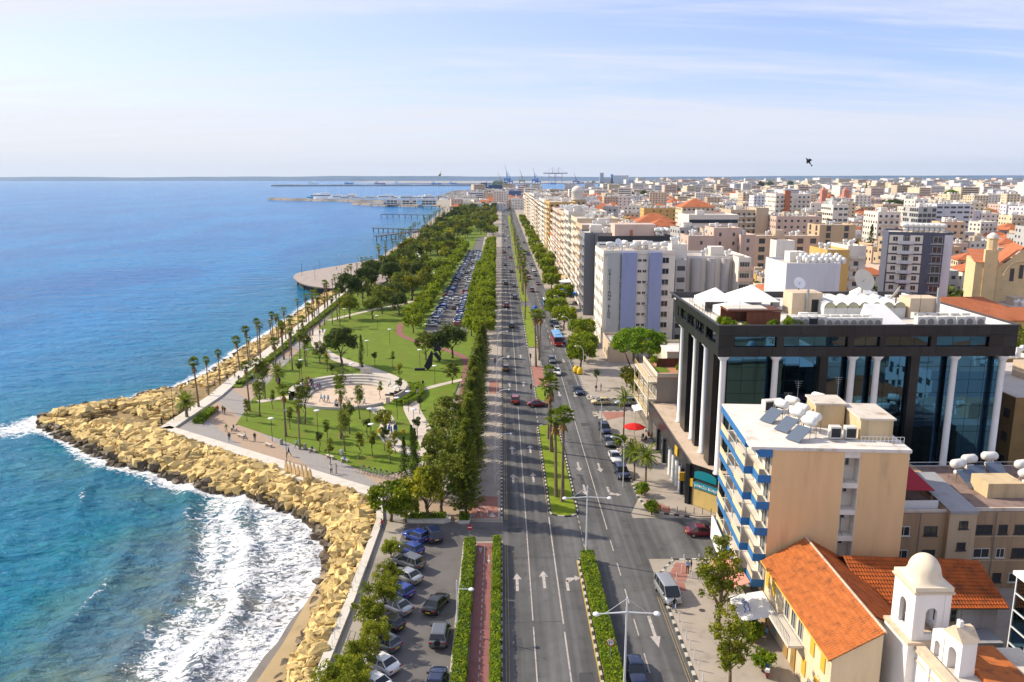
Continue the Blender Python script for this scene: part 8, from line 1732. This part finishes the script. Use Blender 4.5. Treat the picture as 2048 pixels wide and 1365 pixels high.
x, _ = AT(985,375,2900); o = thing('cargo_ship', 'dark blue cargo ship moored before the port', 'ship', (x,2900,-3)); MB().prism([(-46,-9),(40,-9),(52,0),(40,9),(-46,9)], 0, 16).build('hull', mat('ship_navy', (0.012,0.04,0.11), .6, var=.1), o); MB().box(-42,-20,-8,8,16,30).build('bridge', mat('ship_dark', (0.03,0.05,0.09), .6), o); MB().box(-14,36,-7,7,16,22).build('containers', mat('ship_dark', (0.03,0.05,0.09), .6), o)
x, _ = AT(1065,372,3000); o = thing('cargo_ship', 'smaller dark ship right of the navy cargo ship', 'ship', (x,3000,-3)); MB().prism([(-30,-7),(26,-7),(36,0),(26,7),(-30,7)], 0, 13).build('hull', mat('ship_navy', (0.012,0.04,0.11), .6), o); MB().box(-26,-10,-6,6,13,24).build('bridge', mat('ship_dark', (0.03,0.05,0.09), .6), o)
x0, zt = AT(1226,351,5600); x1, _ = AT(1258,351,5600); o = thing('grain_silo', 'big white ribbed grain silo block by the port', 'silo', (x0,5600,0)); w = x1-x0
for i in range(9): MB().lathe([(w/18,0),(w/18,zt)], 10, (w*(i+.5)/9,0,0)).build('silo_cell', WM['white'], o)
MB().box(0,w,4,30,0,zt).build('wall', WM['grey'], o); MB().box(-14,2,0,24,0,zt*1.12).build('tower', mat('silo_blue', (0.15,0.28,0.45), .7, var=0), o)
x0, zt = AT(1200,357,5600); o = thing('warehouse', 'pale low port warehouse with a tall end tower', 'warehouse', (x0,5600,0)); w = AT(1226,357,5600)[0]-x0; MB().box(0,w,0,40,0,zt).build('wall', WM['pink'], o); MB().box(0,w*.28,-2,20,0,AT(1200,346,5600)[1]).build('tower', WM['grey'], o)
for i in range(9):
    x, _ = AT(700+i*47+q.uniform(-15,15), 362, 7000); o = thing('moored_ship', f'{["leftmost","second","third","fourth","fifth","sixth","seventh","eighth","rightmost"][i]} tiny pale ship along the far port breakwater', 'ship', (x,5900+q.uniform(-100,100),-3), 0, 'tiny ships along the far port'); L_ = q.uniform(40,90); MB().prism([(-L_/2,-8),(L_*.4,-8),(L_/2,0),(L_*.4,8),(-L_/2,8)], 0, 9).build('hull', q.choice([m_shade, m_cb, m_cr]), o); MB().box(-L_*.4,-L_*.15,-6,6,9,20).build('bridge', m_shade, o)
# two birds
m_gull = mat('bird_brown', (0.16,0.13,0.11), .8, var=.2, scale=4); m_crow = mat('bird_black', (0.03,0.03,0.035), .7, var=0)
def bird(px, py, Y, m, label, span, tilt, heading):
    x, z = AT(px, py, Y); o = thing('bird', label, 'bird', (x,Y,z)); o.rotation_euler = (tilt[0], tilt[1], heading)
    MB().lathe([(.005,-.30),(.03,-.26),(.07,-.08),(.08,.05),(.055,.17),(.05,.22),(.02,.28),(.004,.33)], 10, axis='y').build('body', m, o, True); MB().add([(-.03,-.28,0),(.03,-.28,0),(.08,-.45,0),(-.08,-.45,0)], [(0,1,2,3)]).build('tail', m, o)
    for s in (-1,1):
        h = span/2; MB().add([(s*.05,.10,.02),(s*.05,-.10,.02),(s*h*.5,-.08,h*.20),(s*h*.5,.13,h*.22),(s*h,-.10,h*.10),(s*h*.8,.06,h*.17)], [(0,1,2,3),(3,2,4,5)]).build('wing', m, o)
bird(880,350,60,m_gull,'brown gull gliding above the sea horizon',1.0,(R(-20),R(-48),R(20)),0.5); bird(1617,323,60,m_crow,'dark bird flying above the town',.62,(R(60),R(25),0),1.9)
# ---------------------------------------------------------------- haze
hz = MB().box(-13500,13500,-240,14200,-7,260); o = hz.build('haze', None); o.data.materials.clear(); o['kind'] = 'stuff'; o['label'] = 'thin pale blue sea haze over the whole view'
m = bpy.data.materials.new('haze'); m.use_nodes = True; N = m.node_tree.nodes; N.clear(); out = N.new('ShaderNodeOutputMaterial'); v = N.new('ShaderNodeVolumePrincipled'); v.inputs['Color'].default_value = (0.55,0.74,1.0,1); v.inputs['Density'].default_value = 0.000035; v.inputs['Anisotropy'].default_value = 0.2
m.node_tree.links.new(v.outputs[0], out.inputs['Volume']); o.data.materials.append(m)
